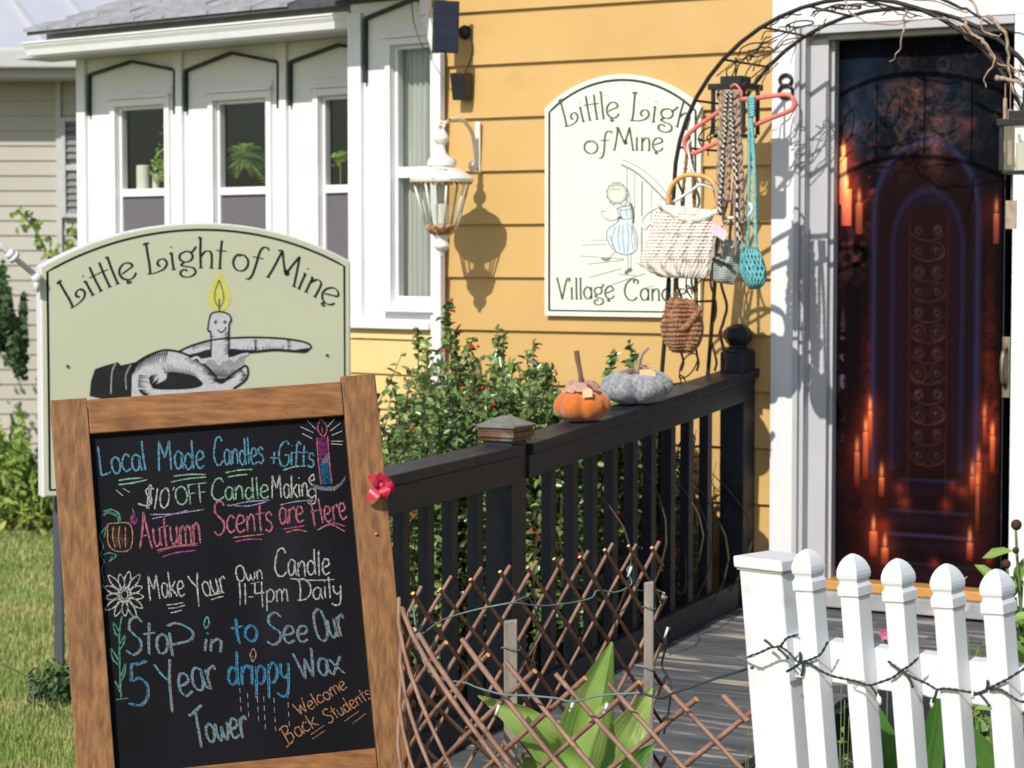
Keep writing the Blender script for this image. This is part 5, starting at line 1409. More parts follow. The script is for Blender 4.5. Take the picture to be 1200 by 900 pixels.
# steps
for (y, hw, c) in ((563, 40, (.035, .035, .075)), (600, 52, (.050, .035, .075)), (628, 56, (.070, .055, .13)), (662, 60, (.03, .025, .05))):
    a, b = pic(1090, y); over(np.exp(-((gy - b) / (2.0 * S1)) ** 2) * np.clip((hw * S1 - np.abs(gx - a)) / (8 * S1), 0, 1) * .9, c)
    add(np.exp(-((gy - b + 12 * S1) / (7 * S1)) ** 2) * (np.abs(gx - a) < hw * S1) * n1, (.020, .010, .022))
for (x, y, r) in ((1055, 572, 7), (1037, 617, 8), (1118, 570, 6), (1130, 576, 7), (1060, 590, 8), (1110, 592, 7), (1160, 655, 5), (1095, 660, 6)):
    add(gauss(x, y, r, r) * (.5 + n2), (.22, .035, .012), .9)
# candles
def candle(x, yt, hgt, w_, bright=1.0, pale=False):
    bright = bright if pale else bright * .72
    a, b = pic(x, yt); c = np.clip((w_ * S1 - np.abs(gx - a)) / (1.2 * S1), 0, 1) * (gy < b) * (gy > b - hgt * S1)
    t = np.clip((b - gy) / (hgt * S1), 0, 1)
    col = (np.array([.95, .40, .20]) * (1 - t[..., None]) + np.array([.50, .13, .11] if pale else [.30, .03, .008]) * t[..., None]) * bright
    m = c[..., None]; 
    global img
    img = img * (1 - m) + col * m * (1 - .35 * ((np.abs(gx - a) / (w_ * S1)) ** 2)[..., None])
    add(gauss(x, yt - 8, 2.2, 8), (1.1, .62, .26), bright); add(gauss(x, yt - 4, 12, 16), (.26, .04, .008), .6 * bright); add(gauss(x, yt + hgt * .3, 18, 30), (.10, .014, .004), .5 * bright)
for c_ in ((989, 184, 55, 5, 2.4, True), (993, 222, 42, 7, 1.5, True), (1008, 238, 36, 5, .55, True), (1169, 250, 34, 4, .45, True),
           (1021, 482, 45, 3.5, .9), (1016, 506, 55, 4, .9), (1006, 530, 40, 4, .7), (1034, 560, 22, 4, .75), (1025, 622, 30, 5.5, .85), (1038, 642, 20, 5, .8),
           (1155, 490, 30, 2.5, .6), (1164, 512, 40, 3.5, .9), (1148, 542, 30, 4, .6), (1141, 558, 22, 4, .6), (1147, 570, 50, 3, .55), (1138, 636, 20, 4.5, .7)):
    candle(*c_)
over(gauss(987, 300, 6, 45) * n2, (.10, .03, .03)); add(gauss(1000, 300, 14, 20) * np.clip(n2 - .4, 0, 1), (.5, .2, .2)); add(gauss(988, 440, 3, 60) * (n2 > .55), (.35, .30, .40), .5)
edge = np.clip(np.minimum(gx, BW - gx) / (6 * S1), 0, 1)[..., None] * .5 + .5
img = np.clip(img * edge, 0, 1)
img = img * .36 + .50 * np.clip(img - .12, 0, 1) ** 1.3 * np.array([1.3, .9, .7])
Vp = np.zeros((NY, NX, 3)); fold = .006 * np.sin(gx / BW * 9 + .6 * np.sin(gy * 3)) * (.4 + .6 * (1 - gy / BH)) + .008
for c in range(3):
    Vp[..., c] = pF.o[c] + pF.t[c] * (bx0 + gx) + pF.n[c] * fold + (bz0 + gy if c == 2 else 0)
ii = np.arange(NY * NX).reshape(NY, NX)
Fb = np.stack([ii[:-1, :-1], ii[:-1, 1:], ii[1:, 1:], ii[1:, :-1]], -1).reshape(-1, 4)
M_ban = bpy.data.materials.new('printed_banner_cloth'); M_ban.use_nodes = True
_n = M_ban.node_tree; _a = _n.nodes.new('ShaderNodeVertexColor'); _a.layer_name = 'print'
_n.links.new(_a.outputs[0], _n.nodes['Principled BSDF'].inputs['Base Color']); _n.nodes['Principled BSDF'].inputs['Roughness'].default_value = .5; _n.nodes['Principled BSDF'].inputs['Specular IOR Level'].default_value = .04
o = fast('door_banner', Vp.reshape(-1, 3), Fb, M_ban, smooth=True, colors=np.concatenate([img.reshape(-1, 3), np.ones((NX * NY, 1))], 1))
tag(o, 'dark printed door banner of a gothic arch, stone steps and glowing candles', 'banner')

# ================================================================ WALL LANTERN
LX = W.at(563, 170, .01)
ln = root('wall_lantern', 'chipped white glass lantern hanging from a curved bracket on the yellow wall', 'lantern', W.w(LX[0], .01, LX[1]))
LH = .30
def lz(py): # height of picture row on the lantern's axis
    p = W.w(LX[0], LH, 1); x, _ = topx(p); d = ray(x, py); return (EYE + d * (p.y / d.y)).z
ax = W.w(LX[0], LH, 0); sc = (ax.y) / FPX
br = MB(); br.box(W, LX[0] - .012, LX[0] + .012, .024, .034, W.at(562, 203)[1], W.at(562, 143)[1])
build('wall_plate', br, M_lantern, ln, bev=.002)
br = MB(); arm = crs([W.w(LX[0], .036, lz(196)), W.w(LX[0], .05, lz(172)), W.w(LX[0], .075, lz(152)), W.w(LX[0], .14, lz(139)), W.w(LX[0], .21, lz(138)), W.w(LX[0], .27, lz(143)), W.w(LX[0], LH + .005, lz(149)), W.w(LX[0], LH + .02, lz(146))], 6)
br.tube(arm, .008, 8); br.tube(crs([W.w(LX[0], .036, lz(190)), W.w(LX[0], .07, lz(198)), W.w(LX[0], .09, lz(192)), W.w(LX[0], .075, lz(188))], 6), .007, 8); br.ball(W.w(LX[0], .08, lz(191)), .014, 10, 6)
build('bracket_arm', br, M_lantern, ln, smooth=True)
def prof(lst): return [(r * sc, lz(py) ) for r, py in lst]
A0 = Vector((ax.x, ax.y, 0))
md = MB(); md.lathe(A0, prof([(2, 145), (4, 148), (3, 151), (5, 154), (9, 161), (9, 164), (5, 169), (3, 171)][::-1]), 16)
md.tube(ring_pts(Fr(A0, W.t, W.n), 0, lz(147), .014, .016, 0), .003, 6, closed=True)
build('top_loop', md, M_lantern, ln, smooth=True)
rfp = MB(); rfp.lathe(A0, prof([(36, 213.5), (37, 210), (35, 207), (28, 202), (21, 198), (15, 196.5), (14, 195.5), (17, 194), (17.5, 190), (15, 186.5), (9, 183), (5.5, 179), (4, 172), (4.5, 168)]), 32, fn=lambda a, z: 1 + (.035 * abs(math.sin(a * 6)) if z < lz(197) else 0))
build('canopy', rfp, M_lantern, ln, smooth=True, auto=50)
rw = MB()
for i in range(30):
    a = i * 6.283 / 30; rw.ball(A0 + Vector((math.cos(a) * 34 * sc, math.sin(a) * 34 * sc, lz(214.5))), .0055, 6, 4)
build('beaded_rim', rw, M_rust, ln, smooth=True)
for i in range(8):
    a = i * math.pi / 4 + .2; q = MB(); d = Vector((math.cos(a), math.sin(a), 0))
    q.tube([A0 + d * 33 * sc + Vector((0, 0, lz(213))), A0 + d * 19 * sc + Vector((0, 0, lz(264)))], .0045, 6); build('cage_bar', q, M_lantern, ln, smooth=True)
gl = MB(); gl.lathe(A0, prof([(18, 264), (31, 214)]), 8); gl.f = gl.f[:-2]; gl.m = gl.m[:-2]; build('glass_shade', gl, M_lampglass, ln)
rr_ = MB(); rr_.lathe(A0, prof([(10, 276), (16, 272), (19, 267), (20, 264), (18, 263.5)]), 24, fn=lambda a, z: 1 + .05 * math.sin(a * 16)); build('rusty_collar', rr_, M_rust, ln, smooth=True)
bt_ = MB(); bt_.lathe(A0, prof([(.3, 302), (3, 299), (3, 295), (6, 293), (9, 290), (9.5, 287), (7, 284), (6, 281), (9, 277.5), (11, 275)]), 20); build('bottom_finial', bt_, M_lantern, ln, smooth=True)
cd_ = MB(); cd_.lathe(A0, prof([(8, 262), (8, 240), (7, 239)]), 16); build('candle', cd_, M_wax, ln, smooth=True, auto=40)
cd_ = MB(); cd_.lathe(A0, prof([(4, 239), (5, 225), (4, 216)]), 12); build('bulb', cd_, M_bulb, ln, smooth=True)

# ================================================================ SOLAR LIGHT, SENSOR, CABLES
sp_ = root('solar_panel', 'small dark solar panel on a ball bracket above the white lantern', 'solar panel', W.at and W.w(W.at(545, 35, .05)[0], .03, W.at(545, 35, .05)[1]))
c0 = W.w(W.at(545, 38, .02)[0], .02, W.at(545, 38, .02)[1])
pc = P(522.5, 31, c0.y - .12); tl = Vector((.96, -.2, 0)).normalized(); pn = Vector((.12, -.97, .10)).normalized(); pu = pn.cross(tl); pu = pu if pu.z > 0 else -pu
tl = (tl - pn * tl.dot(pn)).normalized()
SPF = Fr(pc, tl, pn, pu)
mb = MB(); mb.box(SPF, -.053, .053, -.014, 0, -.105, .105); build('panel_frame', mb, M_plastic, sp_, bev=.003)
for i in range(4):
    for j in range(2):
        mb = MB(); mb.box(SPF, -.045 + j * .0455, -.0015 + j * .0455, .0005, .0015, -.094 + i * .048, -.050 + i * .048); build('solar_cell', mb, M_solar, sp_)
mb = MB(); mb.tube(crs([pc - pn * .014, pc - pn * .05, c0 + W.n * .02, c0], 5), .010, 8); mb.ball(pc - pn * .04, .020, 10, 6); mb.ball(c0 + W.n * .02, .022, 10, 6); mb.tube([c0, c0 + W.n * .006], .03, 10); build('ball_bracket', mb, M_plastic, sp_, smooth=True)
sn = W.at(541, 101, .06)
mb = MB(); SN = W.off(sn[0], .0, sn[1]); mb.hexa([SN.w(-.030, .085, -.058), SN.w(.03, .085, -.058), SN.w(.034, .03, -.058), SN.w(-.03, .03, -.05), SN.w(-.034, .10, .052), SN.w(.034, .10, .052), SN.w(.034, .03, .055), SN.w(-.03, .03, .055)])
tag(build('motion_sensor', mb, M_plastic, at=SN.w(0, .03, 0), bev=.006), 'little black motion sensor on the yellow siding below the solar panel', 'sensor')
cb_ = MB(); cb_.tube(crs([c0 + W.n * .02, W.w(W.at(556, 45)[0], .03, W.at(556, 45)[1]), W.w(W.at(558, 62)[0], .03, W.at(558, 62)[1]), W.w(W.at(553, 78)[0], .03, W.at(553, 78)[1]), SN.w(.01, .05, .055)], 6), .0022, 5)
tag(build('cable', cb_, M_plastic, at=c0, smooth=True), 'thin black cable between the solar panel and the motion sensor', 'cable')
cb_ = MB(); cb_.tube(crs([P(481, -20, 9.35), P(483, 10, 9.35), P(486, 30, 9.35), P(497, 57, 9.3), P(512, 62, 9.2), pc - pn * .02 - pu * .09], 6), .0022, 5)
tag(build('cable', cb_, M_plastic, at=P(481, -20, 9.35), smooth=True), 'thin black cable looping across the bay window top to the solar panel', 'cable')

# ================================================================ GARDEN ARCH
AH1, AH2 = .56, .18              # distances of its two hoops from the wall
arc = root('garden_arch', 'black iron garden arch in front of the doorway, wound with dry vines', 'arch', W.w(1.4, .5, dz(.5)))
def sfor(px, py, h): return W.at(px, py, h)
sA, zA1 = sfor(790, 215, AH1); sBp, _ = sfor(1213, 215, AH1)
ctr = (sA + sBp) / 2; rad_a = (sBp - sA) / 2; zc_ = sfor(1000, 214, AH1)[1]; rise_a = sfor(1000, -2, AH1)[1] - zc_
def hoop(h, ds=0.0):
    pts = [W.w(.962, h, dz(h) - .02), W.w(.962, h, 1.1), W.w((ctr - rad_a + .962) / 2, h, 1.42), W.w(ctr - rad_a + ds, h, zc_)]
    for i in range(1, 24):
        a = math.pi * i / 24; pts.append(W.w(ctr - rad_a * math.cos(a) + ds, h, zc_ + rise_a * math.sin(a)))
    pts += [W.w(ctr + rad_a + ds, h, zc_), W.w(ctr + rad_a + ds, h, (zc_ + .2) / 2), W.w(ctr + rad_a + ds, h, .2)]
    return pts
def legs(z): return float(np.interp(z, [1.1, 1.42, zc_], [.962, (ctr - rad_a + .962) / 2, ctr - rad_a]))
for h in (AH1, AH2):
    m_ = MB(); m_.tube(hoop(h), .0078, 8); build('hoop', m_, M_iron, arc, smooth=True)
def hp_at(h, a, k=1.0): return W.w(ctr - rad_a * k * math.cos(a), h, zc_ + rise_a * k * math.sin(a))
for i, a in enumerate((.22, .50, .78, 1.06, 1.34, 1.62, 1.90, 2.2, 2.5, 2.8)):
    m_ = MB(); m_.tube([hp_at(AH1, a), hp_at(AH2, a)], .0045, 6); build('rung', m_, M_iron, arc)
for z in (zc_ - .12, zc_ - .42, zc_ - .72, zc_ - 1.0, zc_ - 1.3):
    m_ = MB(); m_.tube([W.w(legs(z), AH1, z), W.w(legs(z), AH2, z)], .0045, 6); build('rung', m_, M_iron, arc)
def scroll(fn, a, sg=1):
    """S-shaped wire between two rungs"""
    pts = []
    for i in range(40):
        t = i / 39; th = 5.2 * (1 - t) ** 1.0 * sg; rr = .006 + .034 * t
        pts.append(fn(a + .0 + rr * math.sin(th) * 1.3 + .10 * t, .5 + .5 * (rr / .04) * math.cos(th) * .5))
    return pts
for a in (.24, .52, .80, 1.08, 1.36):
    for sg in (1, -1):
        m_ = MB(); m_.tube(scroll(lambda aa, f: hp_at(AH1 + (AH2 - AH1) * min(1, max(0, f)), aa), a, sg), .003, 5); build('scroll', m_, M_iron, arc, smooth=True)
for z in (zc_ - .42, zc_ - .75, zc_ - 1.05):
    for sg in (1, -1):
        m_ = MB(); m_.tube(scroll(lambda aa, f: W.w(legs(z + aa), AH1 + (AH2 - AH1) * min(1, max(0, f)), z + aa), .02, sg), .003, 5); build('scroll', m_, M_iron, arc, smooth=True)
# dry vines wound over the top and trailing down
rv = random.Random(14)
vin = root('dry_vine', 'dry tan vine stems twisting over the right shoulder of the iron arch', 'vine', hp_at(.5, 2.3))
def vine(pxpts, h, r=.006, jit=2.2, sub=5, m=None):
    h = h - .2 if h > .6 else h - .15; sub = 3; jit *= .45; r *= .8
    q = crs([Vector((x, y, 0)) for x, y in pxpts], sub)
    pts = []
    for p in q:
        a = W.at(p.x + rv.gauss(0, jit), p.y + rv.gauss(0, jit), h); pts.append(W.w(a[0], h + rv.gauss(0, .006), a[1]))
    m_ = MB(); m_.tube(crs(pts, 2), [r * (1.15 - .8 * i / (len(crs(pts, 2)) - 1)) for i in range(len(crs(pts, 2)))], 6)
    build('vine_stem', m_, m or M_twigpale, vin, smooth=True)
vine([(1130, -10), (1142, 8), (1150, 22), (1152, 36), (1168, 42), (1172, 40)], .80, .006)
vine([(1156, 18), (1168, 28), (1177, 40), (1181, 58), (1182, 74), (1192, 82), (1198, 104)], .80, .008)
vine([(1128, 22), (1134, 34), (1144, 42), (1152, 48), (1161, 60), (1164, 72), (1156, 88), (1156, 103)], .80, .007, 1.5)
vine([(1062, 12), (1060, 26), (1058, 42), (1053, 60), (1043, 73)], .80, .005, 1.2)
vine([(1150, 45), (1160, 60), (1168, 74), (1186, 80), (1200, 90)], .78, .005, 1.5)
vine([(1168, 91), (1180, 93), (1205, 98)], .80, .011, .6)
vine([(1182, 74), (1184, 96), (1192, 112), (1198, 124)], .80, .005, 1.5)
vine([(985, -8), (1005, 22), (1040, 28), (1075, 24), (1108, 22), (1130, 36), (1150, 44)], .78, .004, 2)
vine([(1095, -6), (1120, 6), (1140, 14), (1165, 30), (1190, 36), (1205, 44)], .5, .007, 2, m=M_iron)
for i in range(26):
    # fine brown tendrils criss-crossing the arch between its hoops
    a = rv.uniform(.15, 2.6); h0 = rv.uniform(.2, .56); kk = rv.uniform(.93, 1.05); L = rv.uniform(.15, .45); pts = []
    for k in range(9):
        pts.append(hp_at(h0 + .03 * math.sin(k * .6), a + L * k / 8, kk + rv.gauss(.0, .008)))
    m_ = MB(); m_.tube(crs(pts, 2), .0026, 5); build('vine_stem', m_, M_twig if rv.random() < .6 else M_iron, vin, smooth=True)
for (x0, y0, x1, y1) in ((905, 60, 935, 20), (930, 30, 925, 75), (968, 22, 945, 52), (870, 95, 890, 50), (840, 90, 870, 60), (880, 120, 905, 64), (895, 65, 925, 62)):
    vine([(x0, y0), ((x0 + x1) / 2 + 6, (y0 + y1) / 2 - 4), (x1, y1)], .5, .0032, 2, m=M_twig)
# vines climbing the left legs
for (xx, h) in ((848, AH2), (836, .3), (797, .5), (815, .45)):
    pts = []; 
    for k in range(26):
        py = 210 + k * 9; a = W.at(xx + 2 * math.sin(k * .9) + rv.gauss(0, .6), py, h); pts.append(W.w(a[0], h + .02 * math.cos(k * .9), a[1]))
    m_ = MB(); m_.tube(crs(pts, 2), .0045 if h != AH2 else .006, 6); build('vine_stem', m_, M_twig, vin, smooth=True)

# ---------------------------------------------------------------- lanterns hung in the arch
def framed_lantern(cx, cyt, cyb, half, h, label, top=True):
    a = W.at(cx, cyt, h); b = W.at(cx, cyb, h); hw = half * 8.6 / FPX
    rt = root('hanging_lantern', label, 'lantern', W.w(a[0], h, b[1]))
    G = W.off(a[0], h, b[1]); H = a[1] - b[1]
    m_ = MB(); m_.box(G, -hw * 1.25, hw * 1.25, -hw * 1.25, hw * 1.25, H, H + .022); m_.box(G, -hw * .7, hw * .7, -hw * .7, hw * .7, H + .0221, H + .05); m_.tube([G.w(0, 0, H + .05), G.w(0, 0, H + .12)], .004, 6)
    build('lantern_top', m_, M_plastic, rt, bev=.003)
    m_ = MB(); m_.box(G, -hw, hw, -hw, hw, -.012, .0); build('lantern_base', m_, M_plastic, rt, bev=.003)
    for sx in (-1, 1):
        for sy in (-1, 1):
            m_ = MB(); m_.box(G, sx * hw - .006, sx * hw + .006, sy * hw - .006, sy * hw + .006, .0005, H - .0005); build('corner_bar', m_, M_plastic, rt)
    m_ = MB(); m_.box(G, -hw + .007, hw - .007, hw - .002, hw, .001, H - .001); build('pane', m_, M_lampglass, rt)
    m_ = MB(); m_.lathe(G.w(0, 0, .0), [(.022, .001), (.022, .09), (.018, .092)], 14); build('candle', m_, M_wax, rt, smooth=True, auto=40)
framed_lantern(862, 106, 158, 19, .34, 'black flat topped lantern hanging behind the tan macrame strap')
framed_lantern(1199, 148, 200, 17, .60, 'grey metal lantern with glass sides hanging at the right edge of the arch')
# wind chime pieces and a small paper card beside the door
wc = root('wind_chime', 'pale wooden wind chime tubes hanging left of the grey metal lantern', 'wind chime', W.w(*[W.at(1183, 100, .60)[0], .60, W.at(1183, 100, .60)[1]]))
for (x, ya, yb, r) in ((1178, 115, 179, .0065), (1184, 128, 193, .009)):
    a = W.at(x, ya, .6); b = W.at(x - .5, yb, .6); m_ = MB(); m_.tube([W.w(a[0], .6, a[1]), W.w(b[0], .6, b[1])], r, 8); m_.tube([W.w(a[0], .6, a[1]), W.w(a[0] + .0, .6, W.at(x, 98, .6)[1])], .0015, 4); build('chime_tube', m_, M_twigpale, wc, smooth=True, auto=40)
a = W.at(1183, 235, .6); b = W.at(1193, 268, .6); m_ = MB(); m_.box(W, a[0] - .012, a[0] + .024, .597, .603, b[1], a[1]); m_.tube([W.w(a[0] + .006, .6, a[1]), W.w(a[0] + .006, .6, W.at(1183, 193, .6)[1])], .0012, 4)
build('wooden_sail', m_, M_twigpale, wc)

# ================================================================ HANGERS AND BAGS
HB = AH1 + .03
def wp(px, py, h=HB): a = W.at(px, py, h); return W.w(a[0], h, a[1])
def wires(pxs, h, r, sub=6, closed=False, jit=0): 
    q = crs([Vector((x, y, 0)) for x, y in pxs], sub, closed); return [wp(p.x, p.y, h) for p in q]
m_ = MB(); m_.tube(wires([(928, 113), (931, 122), (925, 130), (895, 142), (860, 158), (830, 172), (812, 180), (804, 176), (803, 163), (815, 150), (838, 134), (853, 125), (868, 117), (880, 116), (900, 113), (920, 111), (928, 113)], HB - .01, 0), .0085, 8)
m_.tube(wires([(868, 116), (869, 108), (862, 99), (856, 102)], HB - .01, 0), .004, 6)
tag(build('clothes_hanger', m_, M_coral, at=wp(868, 116), smooth=True), 'coral plastic clothes hanger tilted behind the tan macrame strap', 'hanger')
m_ = MB(); m_.tube(wires([(812, 222), (790, 236), (764, 246), (752, 258), (756, 268), (764, 262), (800, 262), (850, 256), (874, 254), (881, 246), (877, 238), (862, 238), (850, 232), (838, 222), (822, 216), (812, 222)], HB + .012, 0), .006, 8)
m_.tube(wires([(820, 218), (812, 200), (808, 184), (806, 170), (811, 163)], HB + .012, 0), .0045, 6)
tag(build('clothes_hanger', m_, M_whiteplastic, at=wp(820, 218), smooth=True), 'white plastic clothes hanger carrying the cream crochet bag', 'hanger')
def pouch(parent, name, left, right, h, th, mater, folds=3, seed=0, nu=36, nv=36, open_top=True, wave=.006):
    """cloth pouch between two picture outlines (left and right, same count, top to bottom)"""
    r = random.Random(seed); Lp = crs([Vector((x, y, 0)) for x, y in left], 6); Rp = crs([Vector((x, y, 0)) for x, y in right], 6)
    n = len(Lp); V = []; Fq_ = []; ph = r.uniform(0, 6)
    for side in (1, -1):
        for j in range(n):
            v = j / (n - 1)
            for i in range(nu + 1):
                u = i / nu; p = Lp[j].lerp(Rp[j], u); a = W.at(p.x, p.y, h)
                bul = math.sqrt(max(0, 1 - (2 * u - 1) ** 2)) * math.sqrt(max(0, 1 - max(0, (v - .55) / .45) ** 2.2)) * (.55 + .45 * min(1, v * 2.2))
                w_ = wave * math.sin(u * folds * 6.28 + ph + v * 1.2) * (1 - .6 * v) * bul
                V.append(tuple(W.w(a[0], h + side * (th * bul) + w_, a[1])))
    for s_ in range(2):
        o_ = s_ * n * (nu + 1)
        for j in range(n - 1):
            for i in range(nu):
                q = o_ + j * (nu + 1) + i; f_ = (q, q + 1, q + nu + 2, q + nu + 1); Fq_.append(f_ if s_ else f_[::-1])
    return fast(name, V, Fq_, mater, parent, smooth=True)
bag = root('crochet_bag', 'cream crochet bag with a round bamboo handle hanging on the white hanger', 'bag', wp(795, 328))
pouch(bag, 'bag_body', [(772, 238), (765, 262), (758, 285), (750, 306), (762, 318), (778, 325)], [(846, 248), (842, 262), (838, 285), (834, 306), (832, 320), (826, 327)], HB + .035, .035, M_creamknit, 5, 1, wave=.012)
m_ = MB(); m_.tube(wires([(783, 240), (784, 226), (790, 214), (802, 206), (816, 205), (830, 209), (838, 218), (841, 232), (839, 244)], HB + .040, 0), .009, 8); build('bamboo_handle', m_, M_bamboo, bag, smooth=True)
m_ = MB(); m_.tube(wires([(772, 238), (786, 248), (802, 256), (818, 257), (832, 252), (846, 246)], HB + .055, 0), [.012 + .003 * math.sin(i * 1.7) for i in range(31)], 8); build('rolled_hem', m_, M_creamknit, bag, smooth=True)
hol = MB()
for (y0, xl, xr) in ((268, 766, 838), (295, 760, 836), (297.5, 760, 836)):
    for k in range(22):
        t = k / 21; a_ = (xl + (xr - xl) * t, y0 + 7 * math.sin(t * 2.4) + (xr - xl) * .04 * t)
        hol.ball(wp(a_[0], a_[1], HB + .072 - .05 * abs(2 * t - 1) ** 3), .0032, 5, 3)
build('openwork_row', hol, M_tan, bag, kind='stuff')
def stitch_rows(parent, left, right, h, th, mater, rows, r, folds, seed, wave, bump_=.35, v0=.08):
    rq_ = random.Random(seed); Lp = crs([Vector((x, y, 0)) for x, y in left], 6); Rp = crs([Vector((x, y, 0)) for x, y in right], 6); n = len(Lp); ph = rq_.uniform(0, 6)
    mb_ = MB()
    for k in range(rows):
        v = v0 + (.96 - v0) * k / (rows - 1); f_ = v * (n - 1); j = min(n - 2, int(f_)); a0 = Lp[j].lerp(Lp[j + 1], f_ - j); b0 = Rp[j].lerp(Rp[j + 1], f_ - j); pts = []; N3 = 54
        for i in range(N3):
            u = .02 + .96 * i / (N3 - 1); p = a0.lerp(b0, u)
            bul = math.sqrt(max(0, 1 - (2 * u - 1) ** 2)) * math.sqrt(max(0, 1 - max(0, (v - .55) / .45) ** 2.2)) * (.55 + .45 * min(1, v * 2.2))
            a = W.at(p.x, p.y + .5 * math.sin(i * 2.1), h); pts.append(W.w(a[0], h + th * bul + wave * math.sin(u * folds * 6.28 + ph + v * 1.2) * (1 - .6 * v) * bul, a[1]))
        mb_.tube(pts, [r * (1 + bump_ * math.sin(i * 2.1 + k * 1.6)) for i in range(N3)], 5)
    build('stitch_row', mb_, mater, parent, smooth=True, kind='stuff')
stitch_rows(bag, [(772, 238), (765, 262), (758, 285), (750, 306), (762, 318), (778, 325)], [(846, 248), (842, 262), (838, 285), (834, 306), (832, 320), (826, 327)], HB + .034, .035, M_creamknit, 26, .0042, 5, 1, .012, .5)
bag2 = root('crochet_bag', 'fuzzy brown crochet pouch hanging lowest on long brown cords', 'bag', wp(801, 414))
pouch(bag2, 'bag_body', [(786, 348), (780, 366), (777, 386), (782, 402), (790, 412)], [(814, 352), (821, 366), (825, 384), (821, 402), (812, 414)], HB + .02, .045, M_brownknit, 2, 4, wave=.022)
stitch_rows(bag2, [(786, 348), (780, 366), (777, 386), (782, 402), (790, 412)], [(814, 352), (821, 366), (825, 384), (821, 402), (812, 414)], HB + .02, .046, M_brownknit, 13, .0062, 2, 4, .022, .4)
m_ = MB(); m_.tube(wires([(784, 366), (792, 376), (801, 385), (812, 374), (822, 360)], HB + .06, 0), .012, 8); build('flap_edge', m_, M_brownknit, bag2, smooth=True)
def twist(pxs, h, r, m, parent, name='strap', off=.0055, turns=18, n=2, sub=10):
    base_ = wires(pxs, h, 0, sub); N2 = len(base_)
    for k in range(n):
        pts = []
        for i, p in enumerate(base_):
            a = turns * 6.283 * i / N2 + k * 6.283 / n; pts.append(p + W.t * math.cos(a) * off + W.n * math.sin(a) * off)
        mb_ = MB(); mb_.tube(pts, r, 5); build(name, mb_, m[k % len(m)] if isinstance(m, list) else m, parent, smooth=True)
twist([(790, 352), (793, 320), (797, 280), (800, 230), (804, 190), (807, 158)], HB - .015, .0045, M_browncord, bag2, sub=14, turns=22, off=.004)
twist([(816, 352), (816, 320), (815, 280), (813, 230), (811, 190), (807, 158)], HB - .02, .0045, M_browncord, bag2, sub=14, turns=22, off=.004)
bag3 = root('knitted_bag', 'pale sage knitted bag half hidden behind the cream crochet bag', 'bag', wp(850, 333))
pouch(bag3, 'bag_body', [(842, 280), (840, 295), (833, 312), (832, 325), (838, 331)], [(874, 282), (876, 292), (868, 308), (866, 322), (860, 334)], HB - .02, .035, M_sageknit, 2, 6, wave=.014)
m_ = MB(); m_.bar(wp(834, 303, HB + .018), wp(858, 313, HB + .022), .012, .006); m_.bar(wp(838, 298, HB + .018), wp(848, 298, HB + .02), .008, .006); build('toggle', m_, M_plastic, bag3)
twist([(855, 282), (858, 240), (862, 200), (862, 150), (858, 118)], HB - .03, .004, M_tan, bag3, sub=14, turns=22, off=.004)
bag4 = root('net_bag', 'small aqua netted pouch hanging on a long doubled aqua cord', 'bag', wp(884, 340))
pouch(bag4, 'bag_body', [(872, 290), (868, 300), (868, 316), (873, 330), (880, 339)], [(887, 289), (893, 300), (898, 318), (897, 330), (890, 339)], HB + .0, .035, M_aquaknit, 3, 8, wave=.014)
net = MB(); rn = random.Random(2)
for k in range(-3, 9):
    for sg in (1, -1):
        pts = []
        for t in range(9):
            v = t / 8; y = 292 + v * 46; u = (k / 6 + sg * v * .55); u = u if sg == 1 else u + .55
            if 0 <= u <= 1:
                xl = np.interp(y, [290, 300, 316, 330, 339], [872, 868, 868, 873, 880]); xr = np.interp(y, [289, 300, 318, 330, 339], [887, 893, 898, 897, 890])
                pts.append(wp(xl + (xr - xl) * u, y, HB + .006 + .034 * math.sqrt(max(0, 1 - (2 * u - 1) ** 2)) * math.sqrt(max(0, 1 - max(0, (v - .55) / .45) ** 2.2))))
        if len(pts) > 2: net.tube(crs(pts, 3), .0035, 5)
build('netting', net, M_aqua, bag4, smooth=True)
twist([(876, 292), (877, 250), (878, 200), (878, 160), (879, 134)], HB + .012, .0055, M_aqua, bag4, sub=14, turns=20, off=.003)
twist([(886, 292), (885, 250), (884, 200), (882, 160), (880, 134)], HB + .012, .0055, M_aqua, bag4, sub=14, turns=20, off=.003)
m_ = MB()
for k in range(7): m_.tube([wp(876 + .3 * k, 116 + k * 3.4, HB + .014), wp(884, 114 + k * 3.4, HB + .022)], .007, 6)
build('cord_wrap', m_, M_aqua, bag4, smooth=True)
# macrame straps
mac = root('macrame_strap', 'tan knotted macrame strap with black and white twine over the coral hanger', 'strap', wp(854, 108))
def macr(xt, yt, xb, yb, wid, seed):
    r = random.Random(seed); n = 80
    for k in range(4):
        pts = []
        for i in range(n):
            t = i / (n - 1); x = xt + (xb - xt) * t ; y = yt + (yb - yt) * t; taper = 1 - .55 * max(0, t - .6) / .4
            a = t * 30 + k * math.pi / 2; pts.append(wp(x + wid * math.sin(a) * taper, y, HB + .045 + .006 * math.cos(a * 2 + k)))
        mb_ = MB(); mb_.tube(pts, .0075 if k < 2 else .0055, 5); build('knotted_cord', mb_, M_tan, mac, smooth=True)
macr(850, 106, 843, 262, 5.0, 1); macr(860, 106, 868, 262, 5.0, 2); macr(852, 108, 852, 235, 3.5, 3)
for (x0, x1, yb) in ((851, 843, 250), (856, 866, 285)):
    twist([(x0, 108), (x0 - (x0 - x1) * .2, 150), (x0 - (x0 - x1) * .6, 200), (x1, yb)], HB + .062, .005, [mat('white_twine', (.62, .60, .56), rough=.9), mat('black_twine', (.02, .02, .02), rough=.9)], mac, 'twine', sub=16, turns=26, off=.0045)
